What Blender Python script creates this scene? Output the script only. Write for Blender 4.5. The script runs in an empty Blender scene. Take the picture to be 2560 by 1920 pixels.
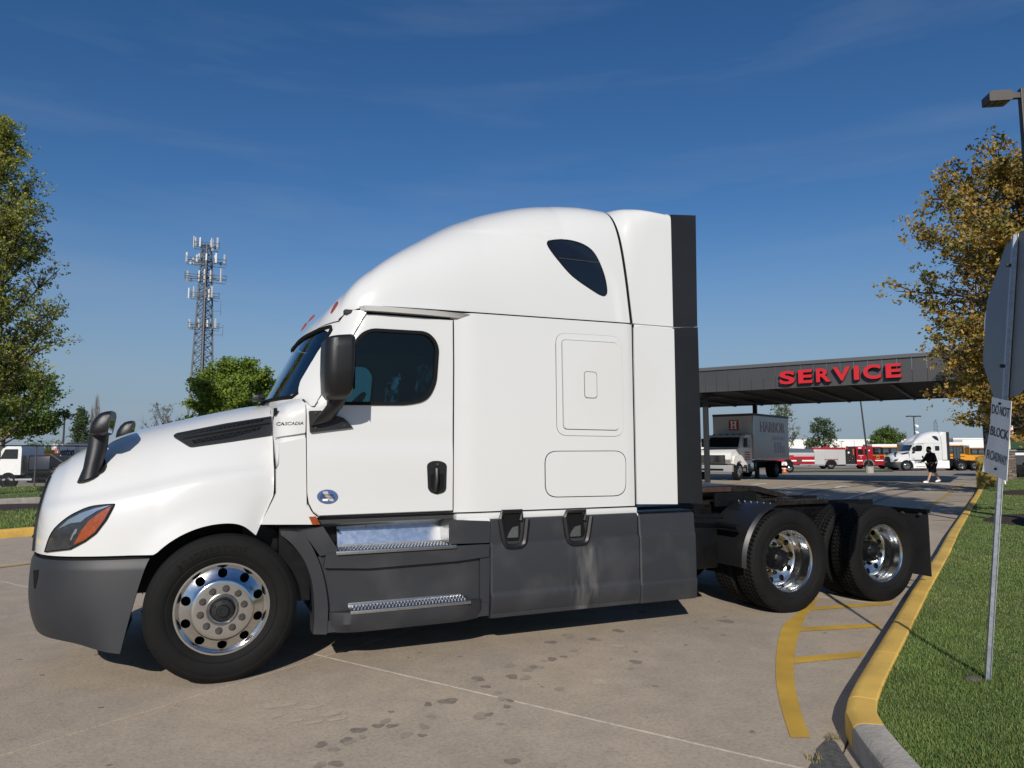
import bpy, bmesh, math, random
from mathutils import Vector, Matrix
from mathutils.bvhtree import BVHTree
random.seed(7)
PI = math.pi
SC = bpy.context.scene
COL = SC.collection
# ================================================================ camera (fitted to the photograph)
CAM_D, CAM_H, YAW, PITCH, ROLL, FPX = 5.4544, 1.6004, .4114, .0957, -.0024, 1770.9      # FPX for a 2560 px wide frame
FW = Vector((math.sin(YAW) * math.cos(PITCH), math.cos(YAW) * math.cos(PITCH), math.sin(PITCH)))
_r0 = Vector((math.cos(YAW), -math.sin(YAW), 0)); _u0 = _r0.cross(FW)
RT = _r0 * math.cos(ROLL) + _u0 * math.sin(ROLL); UP = -_r0 * math.sin(ROLL) + _u0 * math.cos(ROLL)
CP = Vector((0, -CAM_D, CAM_H))
cd = bpy.data.cameras.new('camera'); cam = bpy.data.objects.new('camera', cd); COL.objects.link(cam)
cam.matrix_world = Matrix(((RT.x, UP.x, -FW.x, CP.x), (RT.y, UP.y, -FW.y, CP.y), (RT.z, UP.z, -FW.z, CP.z), (0, 0, 0, 1)))
cd.sensor_width = 36; cd.lens = 36 * FPX / 2560; cd.clip_end = 4000; cd.clip_start = .05
SC.camera = cam
# ================================================================ sky, sun, exposure
SUN_AZ, SUN_EL = math.radians(28), math.radians(27.5)        # shadows fall toward +y, 28 degrees to +x
world = bpy.data.worlds.new('World'); SC.world = world; world.use_nodes = True
wn, wl = world.node_tree.nodes, world.node_tree.links
sky = wn.new('ShaderNodeTexSky'); sky.sky_type = 'NISHITA'; sky.sun_disc = False
sky.sun_elevation = SUN_EL; sky.sun_rotation = PI + SUN_AZ
sky.altitude = 200; sky.air_density = 1.0; sky.dust_density = .35; sky.ozone_density = 3.0
wn['Background'].inputs['Strength'].default_value = .074
# clear morning air: the pale blue band along the whole horizon, and thin high streaks of cirrus
wtc = wn.new('ShaderNodeTexCoord'); wsep = wn.new('ShaderNodeSeparateXYZ'); wl.new(wtc.outputs['Generated'], wsep.inputs[0])
wmr = wn.new('ShaderNodeMapRange'); wmr.interpolation_type = 'SMOOTHSTEP'; wl.new(wsep.outputs[2], wmr.inputs['Value'])
wmr.inputs['From Min'].default_value = -.02; wmr.inputs['From Max'].default_value = .34; wmr.inputs['To Min'].default_value = .92; wmr.inputs['To Max'].default_value = 0
wmx = wn.new('ShaderNodeMix'); wmx.data_type = 'RGBA'; wl.new(wmr.outputs[0], wmx.inputs['Factor'])
whs = wn.new('ShaderNodeHueSaturation'); whs.inputs['Saturation'].default_value = 1.26; whs.inputs['Value'].default_value = 1.12; whs.inputs['Hue'].default_value = .506; wl.new(sky.outputs['Color'], whs.inputs['Color'])
wl.new(whs.outputs['Color'], wmx.inputs['A']); wmx.inputs['B'].default_value = (3.1, 4.15, 5.6, 1)
wmp = wn.new('ShaderNodeMapping'); wmp.inputs['Scale'].default_value = (1.2, 1.2, 9); wmp.inputs['Rotation'].default_value = (.25, .12, .4); wl.new(wtc.outputs['Generated'], wmp.inputs['Vector'])
wns = wn.new('ShaderNodeTexNoise'); wns.inputs['Scale'].default_value = 1.6; wns.inputs['Detail'].default_value = 7; wns.inputs['Roughness'].default_value = .55; wl.new(wmp.outputs[0], wns.inputs['Vector'])
wcr = wn.new('ShaderNodeMapRange'); wl.new(wns.outputs['Fac'], wcr.inputs['Value']); wcr.inputs['From Min'].default_value = .48; wcr.inputs['From Max'].default_value = .82; wcr.inputs['To Max'].default_value = .18
wm2 = wn.new('ShaderNodeMix'); wm2.data_type = 'RGBA'; wl.new(wcr.outputs[0], wm2.inputs['Factor']); wl.new(wmx.outputs['Result'], wm2.inputs['A']); wm2.inputs['B'].default_value = (4.6, 5.4, 6.6, 1)
wl.new(wm2.outputs['Result'], wn['Background'].inputs['Color'])
sd = bpy.data.lights.new('sun', 'SUN'); sd.energy = 4.4; sd.angle = math.radians(.53); sd.color = (1, .948, .87)
sun = bpy.data.objects.new('sun', sd); COL.objects.link(sun)
sun.rotation_euler = Vector((math.sin(SUN_AZ) * math.cos(SUN_EL), math.cos(SUN_AZ) * math.cos(SUN_EL), -math.sin(SUN_EL))).to_track_quat('-Z', 'Y').to_euler()
sun.location = (-20, -40, 30)
SC.view_settings.view_transform = 'Standard'; SC.view_settings.look = 'None'
SC.view_settings.exposure = 0; SC.view_settings.gamma = 1; SC.view_settings.use_curve_mapping = False
SC.cycles.use_denoising = True
SC.cycles.max_bounces = 8; SC.cycles.transparent_max_bounces = 24
# ================================================================ pixel -> point (2560 x 1920 photograph pixels)
def ray(px, py): return FW * FPX + RT * (px - 1280) + UP * (960 - py)
def PY(px, py, y=0.0): d = ray(px, py); return CP + d * ((y - CP.y) / d.y)
def PG(px, py, z=0.0): d = ray(px, py); return CP + d * ((z - CP.z) / d.z)
def PD(px, py, depth): d = ray(px, py); return CP + d * (depth / FPX)
# ================================================================ object helpers
def obj(name, me, mat=None, parent=None, smooth=False, loc=None):
    if isinstance(me, bmesh.types.BMesh):
        bm = me; bmesh.ops.recalc_face_normals(bm, faces=bm.faces[:]) if not getattr(bm, 'keep', False) else None
        me = bpy.data.meshes.new(name); bm.to_mesh(me); bm.free()
    if smooth == True:
        me.polygons.foreach_set('use_smooth', [True] * len(me.polygons))
    elif smooth:
        me.polygons.foreach_set('use_smooth', [True] * len(me.polygons)); me.set_sharp_from_angle(angle=math.radians(smooth))
    o = bpy.data.objects.new(name, me); COL.objects.link(o)
    if mat is not None:
        for m in (mat if isinstance(mat, (list, tuple)) else [mat]):
            me.materials.append(m)
    if parent is not None: o.parent = parent
    if loc is not None: o.location = loc
    return o
def wobj(name, bm, mat, parent, smooth=False):
    """mesh given in world coordinates, parented to a thing (or part) whose chain only translates"""
    t = Vector((0, 0, 0)); p = parent
    while p is not None: t += p.location; p = p.parent
    bmesh.ops.translate(bm, verts=bm.verts[:], vec=-t)
    return obj(name, bm, mat, parent, smooth)
def tag(o, label=None, cat=None, group=None, kind=None):
    if label: o['label'] = label
    if cat: o['category'] = cat
    if group: o['group'] = group
    if kind: o['kind'] = kind
    return o
def thing(name, label, cat, loc=(0, 0, 0), rz=0, group=None, s=1):
    o = bpy.data.objects.new(name, None); COL.objects.link(o); o.empty_display_size = .2
    o.location = loc; o.rotation_euler = (0, 0, rz); o.scale = (s, s, s)
    return tag(o, label, cat, group)
def copy_tree(o, parent=None):
    c = o.copy(); COL.objects.link(c)
    if parent is not None: c.parent = parent
    for ch in o.children: copy_tree(ch, c)
    return c
# ================================================================ mesh helpers
def BM(): return bmesh.new()
def grid(bm, rows, closed_u=False, closed_v=False, mi=0):
    V = [[bm.verts.new(p) for p in r] for r in rows]
    nu, nv = len(V), len(V[0])
    for i in range(nu if closed_u else nu - 1):
        for j in range(nv if closed_v else nv - 1):
            a, b, c, d = V[i][j], V[(i+1) % nu][j], V[(i+1) % nu][(j+1) % nv], V[i][(j+1) % nv]
            vs = []
            for v in (a, b, c, d):
                if v not in vs: vs.append(v)
            if len(vs) >= 3:
                try: bm.faces.new(vs).material_index = mi
                except ValueError: pass
    return V
def box(bm, c, s, rz=0, bev=0, M=None):
    m = Matrix.Translation(Vector(c)) @ Matrix.Rotation(rz, 4, 'Z') if M is None else M @ Matrix.Translation(Vector(c))
    r = bmesh.ops.create_cube(bm, size=1, matrix=m @ Matrix.Diagonal((*s, 1)))
    if bev:
        es = list({e for v in r['verts'] for e in v.link_edges})
        bmesh.ops.bevel(bm, geom=es, offset=bev, segments=2, affect='EDGES', profile=.6)
    return r['verts']
def b2(bm, x0, x1, y0, y1, z0, z1, bev=0): return box(bm, ((x0+x1)/2, (y0+y1)/2, (z0+z1)/2), (abs(x1-x0), abs(y1-y0), abs(z1-z0)), bev=bev)
def frame_of(d):
    d = Vector(d).normalized(); a = Vector((0, 0, 1)) if abs(d.z) < .9 else Vector((1, 0, 0))
    u = d.cross(a).normalized(); return u, u.cross(d)
def tube(bm, pts, r, n=8, cap=True, sq=None):
    pts = [Vector(p) for p in pts]; rows = []; R = r if isinstance(r, (list, tuple)) else [r] * len(pts)
    u = None
    for i, p in enumerate(pts):
        d = (pts[min(i+1, len(pts)-1)] - pts[max(i-1, 0)]).normalized()
        if u is None: u, w = frame_of(d)
        else:
            u = (u - d * u.dot(d)).normalized(); w = u.cross(d)
        a0 = PI / n if sq else 0
        rows.append([p + (u * math.cos(2*PI*k/n + a0) + w * math.sin(2*PI*k/n + a0)) * R[i] for k in range(n)])
    V = grid(bm, rows, closed_v=True)
    if cap:
        for r_ in (V[0], V[-1]):
            try: bm.faces.new(r_)
            except ValueError: pass
    return V
def cyl(bm, p0, p1, r, n=16, r1=None): return tube(bm, [p0, p1], [r, r if r1 is None else r1], n)
def lathe(bm, prof, n=48, axis='Y', c=(0, 0, 0), fn=None, mi=0):
    """prof: (radius, offset along axis)"""
    rows = []
    for k in range(n):
        a = 2 * PI * k / n; row = []
        for i, (r, h) in enumerate(prof):
            if fn: r = fn(r, h, a, i)
            if axis == 'Y': p = (r * math.cos(a), h, r * math.sin(a))
            elif axis == 'X': p = (h, r * math.cos(a), r * math.sin(a))
            else: p = (r * math.cos(a), r * math.sin(a), h)
            row.append((p[0] + c[0], p[1] + c[1], p[2] + c[2]))
        rows.append(row)
    return grid(bm, rows, closed_u=True, mi=mi)
def prism(bm, poly, y0, y1, M=None):
    """polygon in (x, z), extruded along y"""
    f = [Vector((p[0], y0, p[1])) for p in poly]; b = [Vector((p[0], y1, p[1])) for p in poly]
    if M is not None: f = [M @ p for p in f]; b = [M @ p for p in b]
    vf = [bm.verts.new(p) for p in f]; vb = [bm.verts.new(p) for p in b]; n = len(poly)
    bm.faces.new(vf); bm.faces.new(vb[::-1])
    for i in range(n): bm.faces.new((vf[i], vb[i], vb[(i+1) % n], vf[(i+1) % n]))
    return vf, vb
def rpoly(pts, r, n=5):
    """round the corners of a polygon"""
    out = []; N = len(pts)
    for i in range(N):
        p = Vector(pts[i]); a = Vector(pts[i-1]) - p; b = Vector(pts[(i+1) % N]) - p
        ri = r[i] if isinstance(r, (list, tuple)) else r
        d = min(ri, a.length * .48, b.length * .48)
        if d < 1e-6: out.append(tuple(p)); continue
        A = p + a.normalized() * d; B = p + b.normalized() * d
        for k in range(n + 1):
            t = k / n; out.append(tuple(A * (1-t)**2 + p * 2*t*(1-t) + B * t*t))
    return out
def smooth_loop(pts, n=6):
    N = len(pts); out = []
    for i in range(N):
        P = [pts[(i-1) % N], pts[i], pts[(i+1) % N], pts[(i+2) % N]]
        for k in range(n):
            t = k / n
            out.append(tuple(.5 * (2*P[1][c] + (P[2][c]-P[0][c])*t + (2*P[0][c]-5*P[1][c]+4*P[2][c]-P[3][c])*t*t + (3*P[1][c]-P[0][c]-3*P[2][c]+P[3][c])*t**3) for c in range(len(P[0]))))
    return out
def bevel_all(bm, off, seg=2, ang=30):
    es = [e for e in bm.edges if len(e.link_faces) == 2 and e.calc_face_angle(0) > math.radians(ang)]
    bmesh.ops.bevel(bm, geom=es, offset=off, segments=seg, affect='EDGES', profile=.6, clamp_overlap=True)
def apply_mods(o):
    dg = bpy.context.evaluated_depsgraph_get(); ev = o.evaluated_get(dg)
    me = bpy.data.meshes.new_from_object(ev, depsgraph=dg); o.modifiers.clear(); old = o.data; o.data = me
    bpy.data.meshes.remove(old); return o
def bool_cut(o, bm, solver='EXACT'):
    me = bpy.data.meshes.new('cut'); bmesh.ops.recalc_face_normals(bm, faces=bm.faces[:]); bm.to_mesh(me); bm.free()
    c = bpy.data.objects.new('cut', me); COL.objects.link(c); c.parent = o.parent
    md = o.modifiers.new('b', 'BOOLEAN'); md.operation = 'DIFFERENCE'; md.object = c; md.solver = solver
    bpy.context.view_layer.update(); apply_mods(o)
    bpy.data.objects.remove(c); bpy.data.meshes.remove(me); return o
def bvh_of(objs):
    """one ray-casting tree of several objects, in world space"""
    V, F = [], []
    for o in objs:
        mw = Matrix.Translation(o.location)
        p = o.parent
        while p is not None: mw = Matrix.Translation(p.location) @ mw; p = p.parent
        n = len(V); V += [mw @ v.co for v in o.data.vertices]; F += [[n + i for i in f.vertices] for f in o.data.polygons]
    return BVHTree.FromPolygons(V, F)
def hit(tree, px, py):
    d = ray(px, py).normalized(); loc, nor, i, dist = tree.ray_cast(CP, d)
    if loc is None: return None, None
    if nor.dot(d) > 0: nor = -nor
    return loc, nor
def drape(tree, poly, off=.004, thick=.01, step=14, fallback_y=.09, bm=None):
    """a panel whose outline is traced on a surface: every point lies on that surface, raised by off"""
    own = bm is None; w = bmesh.new()
    vs = [w.verts.new((p[0], p[1], 0)) for p in poly]; w.faces.new(vs)
    xs = [p[0] for p in poly]; ys = [p[1] for p in poly]
    for ax, lo, hi in ((0, min(xs), max(xs)), (1, min(ys), max(ys))):
        n = int((hi - lo) / step)
        for k in range(1, n + 1):
            c = [0, 0, 0]; c[ax] = lo + (hi - lo) * k / (n + 1); no = [0, 0, 0]; no[ax] = 1
            bmesh.ops.bisect_plane(w, geom=w.verts[:] + w.edges[:] + w.faces[:], plane_co=c, plane_no=no)
    pos, nrm = {}, {}
    miss = []
    for v in w.verts:
        l, n = hit(tree, v.co.x, v.co.y)
        if l is None: miss.append(v); continue
        pos[v] = l; nrm[v] = n
    for v in miss:
        q = min(pos, key=lambda k: (k.co - v.co).length_squared) if pos else None
        if q is None: pos[v] = PY(v.co.x, v.co.y, fallback_y); nrm[v] = Vector((0, -1, 0)); continue
        n0, p0 = nrm[q], pos[q]; d = ray(v.co.x, v.co.y); dn = d.dot(n0)
        pos[v] = CP + d * ((p0 - CP).dot(n0) / dn) if abs(dn) > 1e-6 else p0
        nrm[v] = n0
    for v in w.verts: v.co = pos[v] + nrm[v] * off
    if thick:
        be = [e for e in w.edges if e.is_boundary]; m = {}
        for e in be:
            for v in e.verts:
                if v not in m: m[v] = w.verts.new(v.co - nrm[v] * thick)
        for e in be:
            a, b = e.verts; w.faces.new((a, b, m[b], m[a]))
    if own: return w
    me = bpy.data.meshes.new('t'); w.to_mesh(me); w.free(); bm.from_mesh(me); bpy.data.meshes.remove(me); return bm
def stroke(tree, pts, width, off=.003, thick=.008, n=4, closed=False):
    """a strip of even width (metres) lying along a traced line on a surface"""
    dense = []
    for i in range(len(pts) - 1):
        m = max(1, int(math.dist(pts[i], pts[i+1]) / 10))
        for k in range(m): dense.append((lerp(pts[i][0], pts[i+1][0], k/m), lerp(pts[i][1], pts[i+1][1], k/m)))
    dense.append(pts[-1]); P = []
    for p in dense:
        l, nn = hit(tree, *p)
        if l is not None: P.append((l, nn))
    bm = BM(); rows = []
    for i, (p, nn) in enumerate(P):
        d = (P[min(i+1, len(P)-1)][0] - P[max(i-1, 0)][0]).normalized(); s = d.cross(nn).normalized() * width / 2
        rows.append([p - s - nn * thick, p - s + nn * off, p + s + nn * off, p + s - nn * thick])
    grid(bm, rows); return bm
def text_mesh(s, size, depth=.01, bold=0.0, align='CENTER', shear=0, sx=1, spacing=1):
    cu = bpy.data.curves.new('t', 'FONT'); cu.body = s; cu.size = size; cu.extrude = depth; cu.offset = bold; cu.align_x = align; cu.align_y = 'CENTER'; cu.shear = shear; cu.space_character = spacing
    o = bpy.data.objects.new('t', cu); COL.objects.link(o); bpy.context.view_layer.update()
    me = bpy.data.meshes.new_from_object(o.evaluated_get(bpy.context.evaluated_depsgraph_get())); bpy.data.objects.remove(o); bpy.data.curves.remove(cu)
    if sx != 1: me.transform(Matrix.Diagonal((sx, 1, 1, 1)))
    return me
def text_obj(name, s, size, M, mat, parent, **k):
    me = text_mesh(s, size, **k); me.transform(M); return obj(name, me, mat, parent)
def drape_text(tree, s, px, py, wpx, hpx, off, slope=0, **k):
    me = text_mesh(s, 1, .0, **k); xs = [v.co.x for v in me.vertices]; ys = [v.co.y for v in me.vertices]
    x0, x1, y0, y1 = min(xs), max(xs), min(ys), max(ys)
    for v in me.vertices:
        a = (v.co.x - (x0 + x1) / 2) / (x1 - x0) * wpx; b = -(v.co.y - (y0 + y1) / 2) / (y1 - y0) * hpx
        l, n = hit(tree, px + a, py + b + slope * a); v.co = l + n * off
    bm = bmesh.new(); bm.from_mesh(me); bpy.data.meshes.remove(me); return bm
def basis(o, x, y, z):
    return Matrix(((x[0], y[0], z[0], o[0]), (x[1], y[1], z[1], o[1]), (x[2], y[2], z[2], o[2]), (0, 0, 0, 1)))
# ================================================================ materials
_M = {}
def mat(name, col, rough=.5, metal=0, coat=0, var=0, vs=3, bump=0, bs=40, spec=None, rvar=0, detail=6, col2=None, stretch=None):
    if name in _M: return _M[name]
    m = bpy.data.materials.new(name); m.use_nodes = True; _M[name] = m
    nt = m.node_tree; N, L = nt.nodes, nt.links; b = N['Principled BSDF']
    b.inputs['Base Color'].default_value = (*col, 1); b.inputs['Roughness'].default_value = rough; b.inputs['Metallic'].default_value = metal
    if coat: b.inputs['Coat Weight'].default_value = coat; b.inputs['Coat Roughness'].default_value = .04
    if spec is not None: b.inputs['Specular IOR Level'].default_value = spec
    tc = None
    def co():
        nonlocal tc
        if tc is None:
            tc = N.new('ShaderNodeTexCoord'); g = N.new('ShaderNodeNewGeometry')
            mp = N.new('ShaderNodeMapping'); L.new(g.outputs['Position'], mp.inputs['Vector'])
            if stretch: mp.inputs['Scale'].default_value = stretch
            tc = mp
        return tc.outputs['Vector']
    if var or col2:
        n = N.new('ShaderNodeTexNoise'); n.inputs['Scale'].default_value = vs; n.inputs['Detail'].default_value = detail; n.inputs['Roughness'].default_value = .65
        L.new(co(), n.inputs['Vector'])
        r = N.new('ShaderNodeValToRGB'); L.new(n.outputs['Fac'], r.inputs['Fac'])
        c1 = [max(0, c * (1 - var)) for c in col]; c2 = col2 or [min(1, c * (1 + var)) for c in col]
        r.color_ramp.elements[0].color = (*c1, 1); r.color_ramp.elements[1].color = (*c2, 1)
        r.color_ramp.elements[0].position = .3; r.color_ramp.elements[1].position = .7
        L.new(r.outputs['Color'], b.inputs['Base Color'])
        if rvar:
            mr = N.new('ShaderNodeMapRange'); L.new(n.outputs['Fac'], mr.inputs['Value'])
            mr.inputs['To Min'].default_value = max(0, rough - rvar); mr.inputs['To Max'].default_value = min(1, rough + rvar); L.new(mr.outputs['Result'], b.inputs['Roughness'])
    if bump:
        n2 = N.new('ShaderNodeTexNoise'); n2.inputs['Scale'].default_value = bs; n2.inputs['Detail'].default_value = 4; L.new(co(), n2.inputs['Vector'])
        bp = N.new('ShaderNodeBump'); bp.inputs['Strength'].default_value = bump; bp.inputs['Distance'].default_value = .01
        L.new(n2.outputs['Fac'], bp.inputs['Height']); L.new(bp.outputs['Normal'], b.inputs['Normal'])
    return m
def glass(name, tint, gloss=.08, rough=0.0):
    """thin tinted pane: transmits a tinted view and mirrors by Fresnel"""
    m = bpy.data.materials.new(name); m.use_nodes = True; nt = m.node_tree; N, L = nt.nodes, nt.links
    N.remove(N['Principled BSDF']); out = N['Material Output']
    t = N.new('ShaderNodeBsdfTransparent'); t.inputs['Color'].default_value = (*tint, 1)
    g = N.new('ShaderNodeBsdfGlossy'); g.inputs['Roughness'].default_value = rough; g.inputs['Color'].default_value = (.95, .97, 1, 1)
    f = N.new('ShaderNodeFresnel'); f.inputs['IOR'].default_value = 1.4
    a = N.new('ShaderNodeMath'); a.operation = 'ADD'; a.inputs[1].default_value = gloss; L.new(f.outputs['Fac'], a.inputs[0])
    mx = N.new('ShaderNodeMixShader'); L.new(a.outputs[0], mx.inputs[0]); L.new(t.outputs[0], mx.inputs[1]); L.new(g.outputs[0], mx.inputs[2]); L.new(mx.outputs[0], out.inputs['Surface'])
    return m
WHITE = mat('truck white paint', (.605, .605, .592), .26, coat=.8, bump=.015, bs=2.2)
WHITE2 = mat('fleet white paint', (.72, .72, .70), .4, var=.06, vs=2)
GREYP = mat('grey moulded plastic', (.021, .0222, .026), .52, var=.10, vs=2.2, bump=.06, bs=500)
BLACKP = mat('black moulded plastic', (.008, .008, .009), .42, var=.1, vs=9, bump=.08, bs=700)
EXTB = mat('black flexible extender', (.008, .008, .009), .5, var=.25, vs=1.2, rvar=.1)
RUBBER = mat('tyre rubber', (.0075, .0073, .0072), .75, var=.25, vs=6, rvar=.1, spec=.16)
SEAL = mat('black rubber seal', (.004, .004, .004), .7, spec=.2)
FRAMEB = mat('chassis black', (.0035, .0035, .004), .42, var=.4, vs=8, rvar=.15, spec=.3)
ALU = mat('polished aluminium', (.66, .66, .65), .15, 1, var=.05, vs=30, rvar=.05, bump=.02, bs=60)
ALUS = mat('brushed aluminium hub', (.5, .49, .46), .3, 1, var=.15, vs=40)
GALV = mat('galvanised steel', (.30, .32, .34), .45, .5, var=.22, vs=35, rvar=.12, bump=.03, bs=90)
TREADP = mat('punched tread plate', (.50, .50, .50), .28, 1, var=.15, vs=60)
CHROME = mat('chrome', (.85, .85, .86), .05, 1)
STEEL = mat('dark steel', (.055, .05, .045), .5, .25, var=.35, vs=25)
AMBER = mat('amber lens', (.26, .05, .010), .18, coat=.8, var=.3, vs=40)
REDL = mat('red lens', (.30, .01, .01), .25, coat=.5)
INTER = mat('cab interior trim', (.03, .031, .033), .8)
GLS = glass('side window glass', (.42, .60, .62), .0)
GLW = glass('windshield glass', (.34, .50, .56), .16)
GLD = mat('dark privacy glass', (.006, .008, .012), .06, coat=.5)
GREASE = mat('greasy steel', (.03, .024, .02), .35, .5, var=.6, vs=14, bump=.4, bs=30)
# ---------------------------------------------------------------- truck surface functions (metres; +x to the rear, y = 0 at the driver's skirt)
YC = 1.25
def lerp(a, b, t): return a + (b - a) * t
def sstep(a, b, x):
    t = max(0.0, min(1.0, (x - a) / (b - a))); return t * t * (3 - 2 * t)
def interp(x, tab):
    if x <= tab[0][0]: return tab[0][1]
    for (x0, v0), (x1, v1) in zip(tab, tab[1:]):
        if x <= x1: return lerp(v0, v1, (x - x0) / (x1 - x0))
    return tab[-1][1]
def cinterp(x, tab):
    # smooth (monotone-ish cubic Hermite) table lookup
    n = len(tab)
    if x <= tab[0][0]: return tab[0][1]
    if x >= tab[-1][0]: return tab[-1][1]
    for i in range(n - 1):
        if x <= tab[i + 1][0]: break
    def sl(k):
        if k == 0 or k == n - 1:
            a, b = (0, 1) if k == 0 else (n - 2, n - 1)
            return (tab[b][1] - tab[a][1]) / (tab[b][0] - tab[a][0])
        return (tab[k + 1][1] - tab[k - 1][1]) / (tab[k + 1][0] - tab[k - 1][0])
    x0, v0 = tab[i]; x1, v1 = tab[i + 1]; hh = x1 - x0; t = (x - x0) / hh
    return ((2*t**3 - 3*t*t + 1) * v0 + (t**3 - 2*t*t + t) * hh * sl(i)
            + (-2*t**3 + 3*t*t) * v1 + (t**3 - t*t) * hh * sl(i + 1))
def resample(pts, n):
    # Catmull-Rom through pts then n+1 evenly spaced points
    dense = []
    P = [tuple(2*a - b for a, b in zip(pts[0], pts[1]))] + list(pts) + [tuple(2*a - b for a, b in zip(pts[-1], pts[-2]))]
    for i in range(1, len(P) - 2):
        for k in range(16):
            t = k / 16
            dense.append(tuple(0.5 * (2*P[i][c] + (P[i+1][c] - P[i-1][c]) * t + (2*P[i-1][c] - 5*P[i][c] + 4*P[i+1][c] - P[i+2][c]) * t*t
                               + (3*P[i][c] - P[i-1][c] - 3*P[i+1][c] + P[i+2][c]) * t**3) for c in range(len(P[0]))))
    dense.append(tuple(pts[-1]))
    L = [0]
    for a, b in zip(dense, dense[1:]): L.append(L[-1] + sum((q - p) ** 2 for p, q in zip(a, b)) ** .5)
    out = []; j = 0
    for k in range(n + 1):
        s = L[-1] * k / n
        while j < len(L) - 2 and L[j + 1] < s: j += 1
        t = 0 if L[j+1] == L[j] else (s - L[j]) / (L[j+1] - L[j])
        out.append(tuple(lerp(a, b, min(1, t)) for a, b in zip(dense[j], dense[j + 1])))
    return out
# ---- hood: plan outline of its lower edge, spine, ribs
HOOD_PLAN = [(.50, .10), (.30, .07), (.05, .06), (-.2, .07), (-.45, .10), (-.66, .15), (-.84, .24), (-.97, .38), (-1.055, .58), (-1.10, .82), (-1.125, 1.05), (-1.13, 1.25)]
HOOD_TOP = [(-1.02, 1.517), (-.9, 1.604), (-.75, 1.677), (-.6, 1.738), (-.45, 1.793), (-.2, 1.863), (0, 1.915), (.25, 1.975), (.5, 2.022)]
AX, AZ, AR = .173, .50, .60
def hood_zb(x, y):
    z = .905
    if y < .3 and abs(x - AX) < AR: z = max(z, AZ + (AR * AR - (x - AX) ** 2) ** .5)
    return z
def hood_point(s, th, sh=0.0):
    """s: 0 rear .. 1 nose centre ; th: 0 bottom .. 1 spine"""
    import math
    n = len(HOOD_R) - 1; k = min(int(s * n), n - 1); t = s * n - k
    bx = lerp(HOOD_R[k][0], HOOD_R[k + 1][0], t); by = lerp(HOOD_R[k][1], HOOD_R[k + 1][1], t)
    zb = hood_zb(bx, by)
    tx = max(bx, -1.0) if by < .3 else max(-1.0 + .02 * 0, lerp(bx, -1.0, sstep(.2, .45, by)))
    tx = max(tx, -1.0)
    zt = cinterp(tx, HOOD_TOP)
    front = sstep(.28, 1.0, by)
    e = lerp(3.0, 2.0, sstep(.15, .7, by))
    a = th * math.pi / 2
    b = math.sin(a) ** (2 / e); hgt = b
    c = 1 - max(0.0, math.cos(a)) ** (2 / e)
    z = lerp(zb, zt, b)
    x = lerp(bx, tx, c); y = lerp(by, YC, c)
    # tumblehome of the upper hood above the fender crease
    zc = interp(bx, [(-1.1, 1.22), (-.6, 1.3), (.0, 1.44), (.5, 1.5)])
    u = sstep(zc - .045, zc + .045, z) * (1 - sstep(.3, .8, by))
    lean = .10 * max(0, min(1, (z - zc) / .45)) * (1 - sstep(.3, .8, by)) * (1 - c)
    y += .055 * u * (1 - c) + lean
    # fender lip flare
    r = ((x - AX) ** 2 + (z - AZ) ** 2) ** .5
    if by < .3: y -= .022 * (1 - sstep(AR, AR + .13, r))
    # rear edge slants forward at the bottom
    x -= max(0, (1.29 - z) / .22 * .09) * sstep(.15, .5, bx)
    return (x, y, z)
HOOD_R = resample(HOOD_PLAN, 60)
# ---- roof cap: ribs from the roof seam to the spine
ROOF_PLAN = [(3.62, .085), (3.0, .085), (2.2, .085), (1.6, .087), (1.32, .095), (1.16, .12), (1.05, .17), (.965, .26), (.895, .40), (.84, .60), (.80, .82), (.78, 1.04), (.775, 1.25)]
ROOF_TOP = [(1.4, 2.947), (1.6, 3.208), (1.85, 3.517), (2.15, 3.784), (2.5, 3.929), (2.9, 4.022), (3.3, 4.03), (3.62, 4.005)]
ROOF_R = resample(ROOF_PLAN, 90)
def roof_zb(x, y):
    if y < .26: return interp(x, [(.965, 2.655), (1.0, 2.688), (1.05, 2.718), (1.1, 2.737), (1.16, 2.751), (1.3, 2.763), (1.6, 2.768), (3.62, 2.79)])
    return interp(y, [(.26, 2.655), (.6, 2.63), (1.25, 2.61)])
def roof_point(s, th):
    import math
    n = len(ROOF_R) - 1; k = min(int(s * n), n - 1); t = s * n - k
    bx = lerp(ROOF_R[k][0], ROOF_R[k + 1][0], t); by = lerp(ROOF_R[k][1], ROOF_R[k + 1][1], t)
    zb = roof_zb(bx, by)
    f = sstep(.09, .9, by)
    tx = bx if bx > 2.2 else lerp(1.45, 2.2, (bx - .775) / 1.425)
    zt = cinterp(tx, ROOF_TOP)
    e = interp(by, [(.087, 3.2), (.12, 2.8), (.26, 2.25), (.6, 1.72), (1.25, 1.5)])
    e *= interp(bx, [(.9, .94), (1.6, .9), (2.3, 1.0), (3.0, 1.2), (3.6, 1.75)])
    a = th * math.pi / 2
    b = math.sin(a) ** (2 / e); c = 1 - max(0.0, math.cos(a)) ** (2 / e)
    # sides lean inward a little toward the top
    y = lerp(by, YC, c) + .05 * sstep(0, 1, b) * (1 - c)
    return (lerp(bx, tx, c) - .115 * max(0, b) * sstep(2.8, 3.62, bx), y, lerp(zb, zt, b))
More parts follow.
